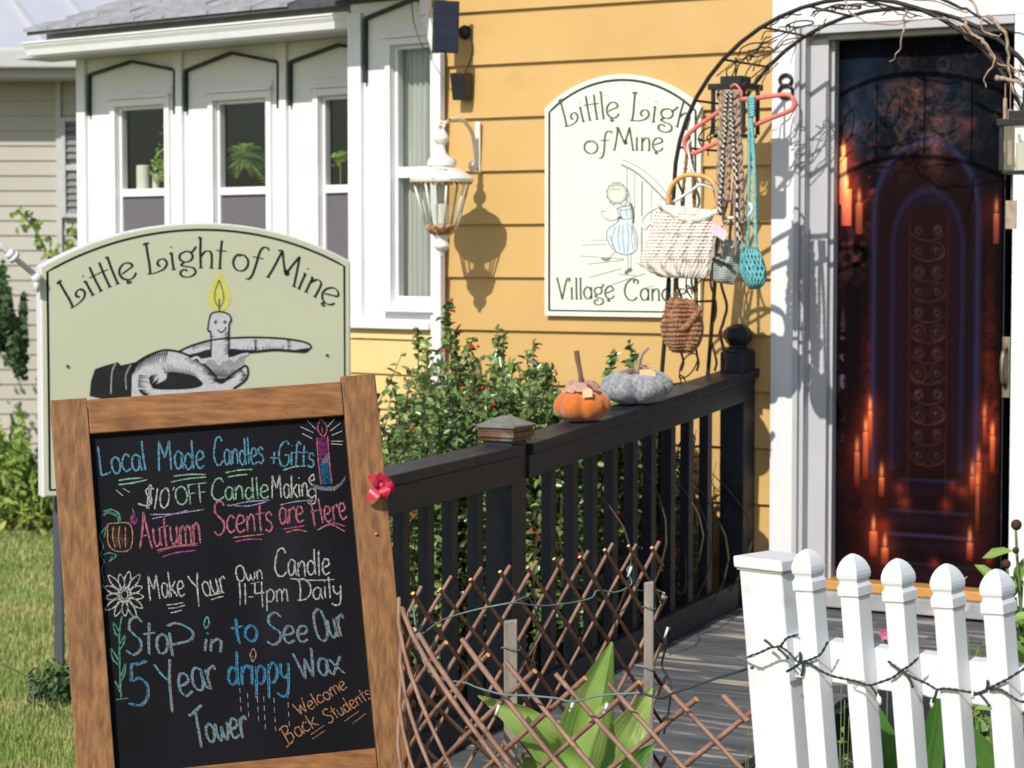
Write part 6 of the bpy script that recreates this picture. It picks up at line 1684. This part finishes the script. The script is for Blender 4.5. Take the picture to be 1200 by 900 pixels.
for (x0, x1, yb) in ((845, 846, 300), (866, 872, 285), (860, 862, 300)):
    twist([(x0, 225), (x0 + 1, 250), (x1, yb)], HB + .03, .0035, M_tan, mac, 'loose_cord', sub=10, turns=10, off=.003)
def tagcard(cx, cy, w_, h_, rot, m, label, dh=.10):
    c = wp(cx, cy, HB + dh); t = (W.t * math.cos(rot) + Vector((0, 0, 1)) * math.sin(rot)); u = W.n.cross(t); u = u if u.z > 0 else -u
    G = Fr(c, t, W.n, u); mb_ = MB(); a, b = w_ / 2, h_ / 2
    mb_.prism([G.w(-a, 0, -b), G.w(a, 0, -b), G.w(a, 0, b * .6), G.w(a * .5, 0, b), G.w(-a * .5, 0, b), G.w(-a, 0, b * .6)], W.n * .0012)
    mb_.tube([G.w(0, .001, b * .8), G.w(.005, -.02, b + .03)], .0010, 4)
    tag(build('price_tag', mb_, m, at=c), label, 'tag')
tagcard(841, 259, .036, .042, .3, M_kraft, 'orange brown paper tag at the corner of the cream bag', .085)
tagcard(843.5, 272, .062, .036, -.55, M_lilac, 'lilac paper tag below the orange brown tag', .095)

# ================================================================ CLOTH PUMPKINS ON THE RAIL
def rail_top(px):
    h = h_at(px, SR); return W.w(SR, h, zA(h)), h
slope_dir = (W.w(SR, 0, zA(0)) - W.w(SR, 1, zA(1))).normalized()
side_dir = W.t
upn = side_dir.cross(slope_dir); upn = upn if upn.z > 0 else -upn
def lobes(n, depth): return lambda a, z: 1 - depth * (abs(math.cos(a * n / 2)) ** 6)
pk = root('cloth_pumpkin', 'squat orange felt pumpkin with peach ribbon and brown stick stem', 'pumpkin', rail_top(682)[0])
c_, _h = rail_top(683)
def pumpkin_prof(r, hh, n=18):
    out = []
    for i in range(n + 1):
        a = -math.pi / 2 + math.pi * i / n; rr = abs(math.cos(a)) ** .72 * r; z = hh / 2 + math.sin(a) * hh / 2
        dip = math.exp(-(rr / (r * .35)) ** 2) * hh * (.16 if a > 0 else -.04); out.append((max(.001, rr), z - dip))
    return out
m_ = MB(); m_.lathe(c_, pumpkin_prof(.096, .106), 64, x=W.t, up=upn, fn=lobes(6, .15)); build('felt_body', m_, M_orange, pk, smooth=True)
top = c_ + upn * .100
m_ = MB(); m_.tube(crs([top - upn * .01, top + upn * .05 + W.t * .0, top + upn * .10 - W.t * .008, top + upn * .135 - W.t * .012], 5), [.010, .0095, .009, .0085, .0085, .008, .008, .008, .008, .008, .009, .009, .0085, .009, .009, .009], 8); build('stick_stem', m_, M_twig, pk, smooth=True, auto=40)
rb_ = random.Random(6)
m_ = MB()
for k in range(9):
    a = k * .75; d = W.t * math.cos(a) + slope_dir * math.sin(a); L = rb_.uniform(.04, .075); s_ = upn.cross(d)
    p0 = top + W.n * .01; vv = []
    for t in range(7):
        u = t / 6; p = p0 + d * L * u + upn * (.030 * math.sin(u * 3.0) + .004 * rb_.random()); w_ = .006 + .018 * math.sin(u * 2.6)
        vv += [p + s_ * w_ + upn * rb_.uniform(-.004, .004), p - s_ * w_ + upn * rb_.uniform(-.004, .004)]
    m_.add(vv, [(2 * i, 2 * i + 1, 2 * i + 3, 2 * i + 2) for i in range(6)])
build('tulle_bow', m_, M_tulle, pk, smooth=True)
Gt = Fr(c_ + upn * .098 + W.n * .0 - Vector((0, .07, 0)) + W.t * .02, (1, -.1, .1), (0, -.8, .5), (0, .5, .85))
m_ = MB(); m_.prism([Gt.w(-.016, 0, -.016), Gt.w(.016, 0, -.016), Gt.w(.016, 0, .010), Gt.w(0, 0, .022), Gt.w(-.016, 0, .010)], Gt.n * .001); build('paper_tag', m_, M_kraft, pk)
pk2 = root('cloth_pumpkin', 'grey chenille pumpkin with curved pale stem nearer the end post', 'pumpkin', rail_top(748)[0])
c_, _h = rail_top(748)
m_ = MB(); m_.lathe(c_ - slope_dir * .01, pumpkin_prof(.128, .115), 64, x=slope_dir, up=upn, fn=lambda a, z: (1 - .26 * abs(math.cos(a * 2.5 + .5)) ** 7) * (1 + .02 * math.sin(a * 23 + z * 160))); build('chenille_body', m_, M_greyknit, pk2, smooth=True)
top = c_ + upn * .095
m_ = MB(); m_.tube(crs([top - upn * .015, top + upn * .035 + W.t * .006, top + upn * .075 + W.t * .022, top + upn * .098 + W.t * .048], 5), [.011 - .0004 * i for i in range(16)], 8); build('stem', m_, M_twigpale, pk2, smooth=True, auto=40)
m_ = MB()
for k in range(70):
    a = rb_.uniform(0, 6.28); d = (W.t * math.cos(a) * 1.2 - W.t * .5 + slope_dir * math.sin(a) + upn * rb_.uniform(-.1, .6)).normalized(); p0 = top + upn * .005
    m_.tube(crs([p0, p0 + d * .035 + upn * .01, p0 + d * rb_.uniform(.05, .075) - upn * rb_.uniform(0, .025)], 3), .0013, 3, caps=False)
build('raffia_tuft', m_, M_twigpale, pk2, kind='stuff')
Gt = Fr(c_ + upn * .105 + Vector((.03, -.075, 0)), (1, -.1, -.2), (0, -.7, .6), (0, .6, .75))
m_ = MB(); m_.prism([Gt.w(-.026, 0, -.016), Gt.w(.030, 0, -.016), Gt.w(.030, 0, .014), Gt.w(.014, 0, .022), Gt.w(-.026, 0, .010)], Gt.n * .001); build('paper_tag', m_, M_kraft, pk2)

# ================================================================ WHITE PICKET FENCE
fence = root('picket_fence', 'white vinyl picket fence with acorn tops and a dark cord of lights', 'fence', F.w(.9, 0, 0))
UP = Vector((-.085, 0, .996)).normalized()
pk_top = 1.077; PW = .0385
pm = MB(); hw = PW / 2
prof_ = [(hw, 0), (hw, .945)]
def sq(z, r): return [(-r, -r, z), (r, -r, z), (r, r, z), (-r, r, z)]
rings = [sq(0, hw), sq(.938, hw)]; 
rings = [sq(0, hw), sq(1.004, hw)]; pm.hexa([Vector(p) for p in rings[0]] + [Vector(p) for p in rings[1]])
body_me = pm.mesh('picket', Vector((0, 0, 0)), [M_vinyl], False)
hm_ = MB(); lv = [(1.0045, hw * 1.13), (1.020, hw * 1.13), (1.023, hw * 1.03), (1.027, hw * .93), (1.031, hw * .97), (1.035, hw * 1.08), (1.041, hw * 1.12), (1.048, hw * 1.10), (1.055, hw * 1.00), (1.062, hw * .85), (1.068, hw * .66), (1.073, hw * .42), (1.0765, hw * .14)]
vv = []; 
for z, r_ in lv: vv += sq(z, r_)
ff = [(3, 2, 1, 0)]
for i in range(len(lv) - 1):
    for k in range(4): ff.append((4 * i + k, 4 * i + (k + 1) % 4, 4 * i + 4 + (k + 1) % 4, 4 * i + 4 + k))
ff.append(tuple(4 * (len(lv) - 1) + k for k in range(4)))
hm_.add(vv, ff); cap_me = hm_.mesh('acorn_cap', Vector((0, 0, 0)), [M_vinyl], False)
jn = MB(); jn.hexa([Vector(p) for p in sq(1.0015, hw * 1.03)] + [Vector(p) for p in sq(1.0044, hw * 1.03)]); joint_me = jn.mesh('joint', Vector((0, 0, 0)), [M_grime], False)
fa = math.atan2(F.t.y, F.t.x)
q_up = UP.rotation_difference(Vector((0, 0, 1))).inverted()
rotm = (q_up.to_matrix() @ Matrix.Rotation(fa, 3, 'Z')).to_euler()
def foot_for(px):       # foot point of a picket whose tip appears at column px
    a, b = -1.5, 3.5
    for _ in range(40):
        m = (a + b) / 2
        if topx(F.w(m, .025, pk_top))[0] < px: a = m
        else: b = m
    tip = F.w(a, .025, pk_top); return tip - UP * 1.0765, a
pick = []
for px in (945.5, 998.5, 1051, 1108.5, 1167, 1229):
    ft, s_ = foot_for(px); pick.append(s_)
    o_ = piece('picket', body_me, ft, fence, rot=rotm)
    for me_, nm in ((cap_me, 'acorn_cap'), (joint_me, 'joint')):
        c2 = bpy.data.objects.new(nm, me_); COL.objects.link(c2); c2.parent = o_
    b_ = o_.modifiers.new('bevel', 'BEVEL'); b_.width = .002; b_.segments = 2
# fence rail behind the pickets, running into the post
UPo = (UP - F.t * UP.dot(F.t)).normalized()
n2_ = F.t.cross(UPo); n2_ = n2_ if n2_.dot(F.n) > 0 else -n2_
F2 = Fr(F.w(0, .025, pk_top), F.t, n2_, UPo)
def fpt(s, h, z): return F.w(s, .025, pk_top) + n2_ * (h - .024) + UP * (z - pk_top)
m_ = MB(); s0_ = pick[0] - .045; s1_ = pick[-1] + .25
def rz_(px, py): 
    return pk_top + F2.at(px, py, -.02)[1]
zr_top = rz_(1144, 776); zr_h = .075
m_.hexa([fpt(s0_, -.035, zr_top - zr_h), fpt(s1_, -.035, zr_top - zr_h), fpt(s1_, .004, zr_top - zr_h), fpt(s0_, .004, zr_top - zr_h), fpt(s0_, -.035, zr_top), fpt(s1_, -.035, zr_top), fpt(s1_, .004, zr_top), fpt(s0_, .004, zr_top)])
build('fence_rail', m_, M_vinyl, fence, bev=.003)
m_ = MB(); m_.hexa([fpt(s0_, -.035, .10), fpt(s1_, -.035, .10), fpt(s1_, .004, .10), fpt(s0_, .004, .10), fpt(s0_, -.035, .17), fpt(s1_, -.035, .17), fpt(s1_, .004, .17), fpt(s0_, .004, .17)])
build('fence_rail', m_, M_vinyl, fence, bev=.003)
# post: axis found from its cap in the photo
ps_, pz_ = F.at(908, 651, -.03)
def pbox(s, h, w_, z0, z1):
    c = [(-w_, -w_), (w_, -w_), (w_, w_), (-w_, w_)]; dz_ = z0; tipp = F.w(s, h, pz_)
    return [tipp + F.t * a + F.n * b + UP * (z0 - pz_) for a, b in c] + [tipp + F.t * a + F.n * b + UP * (z1 - pz_) for a, b in c]
pw2 = .048
m_ = MB(); m_.hexa(pbox(ps_, -.03, pw2, 0.0, pz_ - .022)); fp_ = build('fence_post', m_, M_vinyl, fence, bev=.003)
m_ = MB(); m_.hexa(pbox(ps_, -.03, pw2 + .007, pz_ - .0215, pz_ + .0)); build('post_cap', m_, M_vinyl, fp_, bev=.003)
m_ = MB(); m_.hexa(pbox(ps_, -.03, pw2 + .003, pz_ - .025, pz_ - .0222)); build('joint', m_, M_grime, fp_)
bk = F.at(928, 770, .02); m_ = MB(); m_.bar(fpt(ps_ + pw2 + .001, .0, zr_top + .005), fpt(ps_ + pw2 + .001, .0, zr_top - zr_h - .005), .05, .004, side=F.n); m_.bar(fpt(s0_ - .0, .006, zr_top - .002), fpt(s0_ - .0, .006, zr_top - zr_h + .002), .03, .004, side=F.t)
build('rail_bracket', m_, M_vinyl, fence, bev=.001)
# cord of lights wound along the pickets
fl_ = root('string_lights', 'dark cord of tiny lights looped along the white picket fence', 'string lights', F.w(.7, .05, .75))
def fwp(px, py, h=.026): h = .026 if h == .052 else h; a = F2.at(px, py, h); return F2.w(a[0], h, a[1])
def fcord(pts, h=.052, r=.0021, sub=8, twist_=True, m=M_wire):
    q = [fwp(p.x, p.y, h) for p in crs([Vector((x, y, 0)) for x, y in pts], sub)]
    if twist_:
        for k in (0, 1):
            qq = [p + F.t * .0011 * math.cos(i * .8 + k * 3.14) + Vector((0, 0, .0011 * math.sin(i * .8 + k * 3.14))) for i, p in enumerate(q)]
            m_ = MB(); m_.tube(qq, r * .75, 5); build('cord', m_, m, fl_, smooth=True)
    else:
        m_ = MB(); m_.tube(q, r, 5); build('cord', m_, m, fl_, smooth=True)
fcord([(878, 769), (890, 765), (903, 759), (914, 757), (922, 748), (934, 744)], .03)
fcord([(914, 757), (925, 765), (936, 776), (948, 777), (962, 786), (975, 792), (992, 796), (1006, 799), (1018, 803), (1030, 800), (1046, 794), (1056, 786), (1066, 780), (1076, 771)])
fcord([(940, 776), (952, 772), (962, 766), (970, 752)])
fcord([(1041, 775), (1052, 783), (1058, 787), (1070, 794), (1086, 801), (1098, 808), (1104, 807), (1118, 808), (1135, 811), (1146, 812), (1156, 808), (1168, 802), (1182, 795), (1198, 785), (1215, 776)])
fcord([(1160, 808), (1172, 808), (1184, 815), (1196, 822), (1215, 822)])
for a, b in (((1098, 808), (1092, 824)), ((1146, 811), (1160, 828)), ((1156, 808), (1157, 797)), ((1062, 790), (1070, 806)), ((937, 776), (937, 764)), ((938, 777), (922, 787)), ((941, 778), (939, 792)), ((905, 758), (896, 750)), ((912, 760), (924, 772)), ((1020, 803), (1029, 818)), ((1157, 810), (1140, 815))):
    fcord([a, ((a[0] + b[0]) / 2 + 1, (a[1] + b[1]) / 2), b], sub=3, twist_=False, r=.0026)
for (x, y) in ((1092, 825), (1029, 819), (1031, 822), (1140, 815)):
    m_ = MB(); m_.lathe(fwp(x, y), [(.0025, -.006), (.0035, 0), (.0025, .006), (.0008, .009)], 8); build('bulb', m_, M_bulb, fl_, smooth=True)
fcord([(1018, 803), (1010, 798), (1000, 806), (1012, 812), (1030, 830)], .024, .0008, 5, False, M_inkgrey)

# ================================================================ WILLOW LATTICE
tre = root('willow_lattice', 'round willow rod lattice held up by two grey stakes around a broad leaved plant', 'trellis', Vector((.1, 5.0, 0)))
path = crs([Vector((.47, 4.27, 0)), Vector((.12, 4.52, 0)), Vector((-.14, 4.76, 0)), Vector((-.236, 4.93, 0)), Vector((-.215, 5.06, 0)), Vector((-.03, 5.25, 0)), Vector((.18, 5.48, 0)), Vector((.39, 5.72, 0))], 14)
acc = [0]
for a, b in zip(path[:-1], path[1:]): acc.append(acc[-1] + (b - a).length)
TL_ = acc[-1]
def ppt(w_):
    if w_ <= 0: return path[0] + (path[0] - path[1]).normalized() * (-w_) * -1 * -1 if False else path[0] + (path[0] - path[1]).normalized() * (-w_)
    if w_ >= TL_: return path[-1] + (path[-1] - path[-2]).normalized() * (w_ - TL_)
    for i in range(len(acc) - 1):
        if acc[i + 1] >= w_: return path[i].lerp(path[i + 1], (w_ - acc[i]) / (acc[i + 1] - acc[i]))
def topz(w_):
    u = w_ / TL_
    return float(np.interp(u, [0, .2, .42, .5, .6, .8, .93, 1.0], [.750, .750, .785, .825, .855, .870, .870, .85]))
rt_ = random.Random(31); SLF, SLB = 1.22, .92
wcorner = acc[14 * 3]
def rod(w0, dirn, k):
    """one willow rod from its top end at w0 down and along the lattice"""
    front = w0 < wcorner
    sl = SLF if front else SLB
    ex = rt_.uniform(.0, .025); z1 = topz(w0) + ex + (.0 if dirn > 0 else .012); pts = []; z = z1; w_ = w0
    wl = -.01; wh = TL_ + .01
    off = .006 * (1 if dirn > 0 else -1)
    bow_ = rt_.gauss(0, .006)
    n = 18; zend = -.02
    for i in range(n + 1):
        t = i / n; z = z1 + (zend - z1) * t
        ww = w0 + dirn * (z1 - z) * sl
        if ww < wl or ww > wh: break
        p = ppt(ww); q = ppt(ww + .01); d = (q - p).normalized(); nrm = Vector((d.y, -d.x, 0))
        pts.append(p + nrm * (off + bow_ * math.sin(t * 6)) + Vector((0, 0, z)))
    if len(pts) < 2: return
    mb_ = MB(); r0 = rt_.uniform(.0050, .0062) if front else rt_.uniform(.0042, .0051); mb_.tube(pts, [r0 * rt_.uniform(.93, 1.07) for _ in pts], 7, mcap=1)
    dark = (not front) and dirn > 0
    build('willow_rod', mb_, [M_willowdk if dark else M_willow, M_cutend], tre, smooth=True, auto=60)
w_ = .02; k = 0
while w_ < TL_ + .02:
    stp = .128 if w_ < wcorner - .1 else .093
    rod(w_, 1, k); rod(w_ - stp * .5, -1, k); w_ += stp; k += 1
def rod_edge(wedge, z1, dirn):
    """rods that start part-way down at the two open ends"""
    pts = []; sl = SLF if wedge < .5 else SLB
    for i in range(16):
        z = z1 - z1 * i / 15; ww = wedge + dirn * (z1 - z) * sl
        if ww < -.01 or ww > TL_ + .01: break
        p = ppt(ww); q = ppt(ww + .01); d = (q - p).normalized(); nrm = Vector((d.y, -d.x, 0)); pts.append(p + nrm * .006 * dirn + Vector((0, 0, z)))
    if len(pts) > 1:
        mb_ = MB(); mb_.tube(pts, .0052, 7, mcap=1); build('willow_rod', mb_, [M_willow if wedge < .5 or dirn < 0 else M_willowdk, M_cutend], tre, smooth=True, auto=60)
for k in range(1, 8): rod_edge(0.0, .755 - k * .128 / SLF, 1)
for k in range(1, 9): rod_edge(TL_, .85 - k * .093 / SLB, -1)
tie = MB()
for (px, ptop, wd, Yb, lab) in ((598.5, 728, .031, 5.12, 'a'), (760.5, 683, .024, 5.62, 'b')):
    b_ = P(px, ptop, Yb); m_ = MB(); m_.hexa([Vector((b_.x - wd / 2 + dx_ * wd, Yb - .012 + dy_ * .024, 0)) for dx_, dy_ in ((0, 0), (1, 0), (1, 1), (0, 1))] + [Vector((b_.x - wd / 2 + dx_ * wd * .98, Yb - .012 + dy_ * .024, b_.z + (.004 if dx_ else 0))) for dx_, dy_ in ((0, 0), (1, 0), (1, 1), (0, 1))])
    build('stake', m_, M_stake, tre, bev=.003)
    for zz in (.12, .42):
        c = Vector((b_.x, Yb, b_.z - zz * .5)); m_ = MB(); m_.tube([c + Vector((wd * .72 * math.cos(a * .52), .020 * math.sin(a * .52), .004 * math.sin(a))) for a in range(13)], .0014, 5); build('tie_wire', m_, M_wirepale, tre, smooth=True)
# lights cord woven through the lattice and on to the fence post
tl_ = root('string_lights', 'thin bluish green light cord woven through the willow lattice', 'string lights', Vector((0, 4.8, .6)))
def tcord(pts, m=M_wirepale, r=.0022, sub=6):
    q = crs([P(x, y, Y) for x, y, Y in pts], sub); m_ = MB(); m_.tube(q, r, 5); build('cord', m_, m, tl_, smooth=True)
tcord([(484, 712, 5.0), (492, 762, 4.9), (505, 790, 4.85), (520, 797, 4.8), (545, 800, 4.72), (560, 806, 4.68), (590, 814, 4.6), (615, 815, 4.55), (650, 818, 4.5), (672, 822, 4.45), (705, 815, 4.4), (750, 812, 4.34)])
tcord([(750, 812, 4.34), (775, 818, 4.32), (790, 812, 4.3), (830, 798, 4.28), (868, 786, 4.25), (882, 782, 4.2)], M_wire, .0026)
tcord([(862, 770, 4.25), (872, 771, 4.2), (884, 768, 4.15)], M_wirepale)
tcord([(600, 706, 5.12), (640, 710, 5.3), (690, 702, 5.45), (700, 692, 5.5), (722, 694, 5.55), (740, 684, 5.6), (735, 668, 5.6), (742, 664, 5.62), (745, 690, 5.65), (770, 692, 5.68), (778, 696, 5.7)])
tcord([(496, 742, 5.0), (520, 726, 5.1), (560, 714, 5.15), (600, 706, 5.15), (618, 700, 5.25), (628, 716, 5.3)])
tcord([(785, 736, 5.6), (782, 752, 5.62), (776, 780, 5.65), (786, 800, 5.6), (784, 830, 5.6), (778, 860, 5.6)], M_wire, .003)
for (x, y, Y) in ((585, 826, 4.62), (672, 822, 4.5), (712, 824, 4.45), (778, 694, 5.7), (783, 735, 5.6), (740, 664, 5.6)):
    m_ = MB(); m_.tube([P(x, y, Y), P(x - 4, y + 12, Y)], .0035, 6); build('bulb', m_, M_bulb, tl_, smooth=True)

# ================================================================ BROAD LEAVES, FLOWERS
def leaf_px(parent, pts, Y, wid, m, curl=.25, name='leaf', tiltY=.0, wave=.0):
    """long leaf: midrib through picture points at depth Y, half widths wid (pixels)"""
    q = crs([Vector((x, y, 0)) for x, y in pts], 6); ws = np.interp(np.linspace(0, 1, len(q)), np.linspace(0, 1, len(wid)), wid)
    V = []; Fq_ = []; cols_ = 21; k = Y / FPX
    for i, p in enumerate(q):
        a = q[max(0, i - 1)]; b = q[min(len(q) - 1, i + 1)]; d = (b - a).normalized(); n_ = Vector((-d.y, d.x, 0)); yy = Y + tiltY * i / len(q)
        for c in range(cols_):
            u = -1 + 2 * c / (cols_ - 1); P_ = P(p.x + n_.x * u * ws[i], p.y + n_.y * u * ws[i], yy)
            V.append(tuple(P_ + Vector((0, -curl * ws[i] * k * abs(u) ** 1.4 + k * ws[i] * (.035 * math.cos(u * 26) - .10 * math.exp(-(u * 9) ** 2)) + wave * k * ws[i] * math.sin(i * .7 + u * 2), 0))))
    for i in range(len(q) - 1):
        for c in range(cols_ - 1):
            a = i * cols_ + c; Fq_.append((a, a + 1, a + cols_ + 1, a + cols_))
    o = fast(name, V, Fq_, m, parent, smooth=True)
    return o
cp_ = root('broad_leaf_plant', 'bright green broad leaved lily plant growing inside the willow lattice', 'plant', Vector((.17, 5.05, 0)))
leaf_px(cp_, [(690, 1010), (676, 920), (678, 860), (692, 812), (717, 752)], 5.10, [8, 20, 26, 20, 1], M_canna, .55, wave=.10)
leaf_px(cp_, [(694, 1010), (694, 900), (700, 850), (708, 805), (718, 754)], 5.06, [8, 16, 20, 13, 1], M_canna, -.6, wave=.06)
leaf_px(cp_, [(686, 1010), (676, 930), (652, 880), (610, 842), (560, 815)], 4.94, [10, 24, 27, 17, 1], M_canna, .6, wave=.22)
leaf_px(cp_, [(690, 1010), (686, 920), (692, 880), (704, 845), (712, 822)], 4.96, [10, 16, 19, 13, 1], M_canna, -.5, wave=.1)
leaf_px(cp_, [(694, 1010), (706, 930), (724, 880), (744, 842), (764, 806)], 5.00, [10, 24, 28, 18, 1], M_canna, .55, wave=.2)
leaf_px(cp_, [(704, 1010), (722, 940), (738, 905), (752, 885), (768, 872)], 4.92, [10, 16, 14, 9, 1], M_cannadk, .4, wave=.15)
leaf_px(cp_, [(672, 1010), (658, 950), (644, 915), (622, 896), (604, 890)], 5.2, [10, 18, 17, 10, 1], M_canna, .4, wave=.1)
leaf_px(cp_, [(694, 1000), (712, 920), (726, 878), (736, 850), (742, 832)], 5.22, [8, 16, 17, 10, 1], M_cannadk, .4)
lp = root('broad_leaf_plant', 'dark green broad leaved plants growing behind the white pickets', 'plant', Vector((.85, 5.2, 0)))
leaf_px(lp, [(1052, 1000), (1045, 900), (1036, 860), (1026, 822)], 4.75, [10, 16, 12, 1], M_cannadk, .3)
leaf_px(lp, [(1080, 1000), (1088, 900), (1096, 850), (1102, 790)], 4.7, [10, 16, 13, 1], M_cannadk, .3)
leaf_px(lp, [(1100, 1000), (1092, 930), (1084, 880), (1080, 838)], 4.8, [12, 16, 12, 1], M_cannadk, .3)
leaf_px(lp, [(1190, 1000), (1170, 910), (1152, 880), (1136, 848)], 4.7, [12, 20, 14, 1], M_cannadk, .3)
leaf_px(lp, [(1120, 1000), (1130, 920), (1125, 880), (1134, 850)], 4.9, [12, 18, 14, 1], M_cannadk, .3)
def herb(name, label, cat, base, tips, Y, m_leaf, nleaf, L, wd, stem=.0025, heads=None):
    rt2 = root(name, label, cat, Vector((P(base[0], base[1], Y).x, Y, 0))); r = np.random.default_rng(int(base[0])); s = MB(); C_ = []
    foot = Vector((P(base[0], base[1], Y).x, Y, 0))
    for (x, y) in tips:
        tip = P(x, y, Y + r.normal(0, .04)); q = crs([foot, foot.lerp(tip, .55) + Vector((r.normal(0, .01), 0, .03)), tip], 8); s.tube(q, stem, 5)
        for i in range(nleaf):
            t = .2 + .75 * i / max(1, nleaf); p = q[int(t * (len(q) - 1))]; C_.append(tuple(p + Vector((r.normal(0, L * .45), r.normal(0, L * .45), r.normal(0, .008)))))
    build('stems', s, M_greenstem, rt2, smooth=True, kind='stuff')
    C_ = np.array(C_); V, Fq_ = leafcloud(C_, r.normal(0, 1, C_.shape) + np.array([0, 0, .3]), r.normal(0, .4, C_.shape) + np.array([-.3, -.6, .8]), L, wd)
    tag(fast('foliage', V, Fq_, m_leaf, rt2), kind='stuff')
    return rt2
cf_ = herb('coneflower_plant', 'leafy plant with dark round seed heads at the right edge of the doorway', 'plant', (1205, 900), [(1190, 616), (1191, 645), (1180, 661), (1198, 680), (1205, 650), (1210, 700), (1190, 700), (1215, 640)], 6.6, M_canna, 11, .10, .034, .004)
for (x, y, r_) in ((1191, 615, .016), (1190.5, 645, .010), (1179, 661, .014)):
    m_ = MB(); m_.ball(P(x, y, 6.55), r_, 12, 8); build('seed_head', m_, M_cone, cf_, smooth=True)
herb('weed', 'spindly yellow green weed at the foot of the white fence post', 'plant', (880, 930), [(877, 850), (884, 848), (874, 880), (888, 870)], 4.6, M_leaflime, 9, .014, .008, .0013)
herb('weed', 'tall thin seeding weed between the first white pickets', 'plant', (990, 980), [(986, 800), (990, 820), (995, 840), (984, 870)], 4.8, M_leaflime, 16, .014, .008, .0013)
herb('low_plants', 'leafy undergrowth behind the fourth and fifth pickets', 'plant', (1150, 960), [(1130, 800), (1150, 830), (1145, 850), (1160, 840), (1190, 830), (1120, 850), (1200, 800), (1210, 830)], 5.3, M_leaf, 30, .05, .035)
herb('low_plants', 'grassy dark undergrowth behind the second picket', 'plant', (1030, 980), [(1018, 812), (1030, 830), (1040, 850), (1010, 860), (1060, 840), (1080, 860)], 5.4, M_leafdark, 26, .035, .010)
herb('sage_sprig', 'pale round leaved sprig beside the fourth picket on the landing', 'plant', (1150, 800), [(1134, 745), (1146, 757), (1150, 770)], 6.3, M_leaflime, 4, .05, .04)
pf = root('pink_flower', 'single small pink flower showing between the second and third pickets', 'flower', Vector((P(1037, 900, 5.6).x, 5.6, 0)))
m_ = MB(); m_.tube(crs([Vector((P(1037, 900, 5.6).x, 5.6, 0)), P(1040, 800, 5.6), P(1037, 745, 5.6)], 6), .0022, 5); build('stem', m_, M_greenstem, pf)
c = P(1037, 743, 5.59); m_ = MB()
for k in range(6):
    a = k * 1.05; d = Vector((math.cos(a), -.4, math.sin(a))).normalized(); s_ = d.cross(Vector((0, 1, 0))).normalized(); m_.add([c, c + d * .010 + s_ * .007, c + d * .020, c + d * .010 - s_ * .007], [(0, 1, 2, 3)])
m_.ball(c, .004, 6, 4)
build('petals', m_, M_redflower, pf)
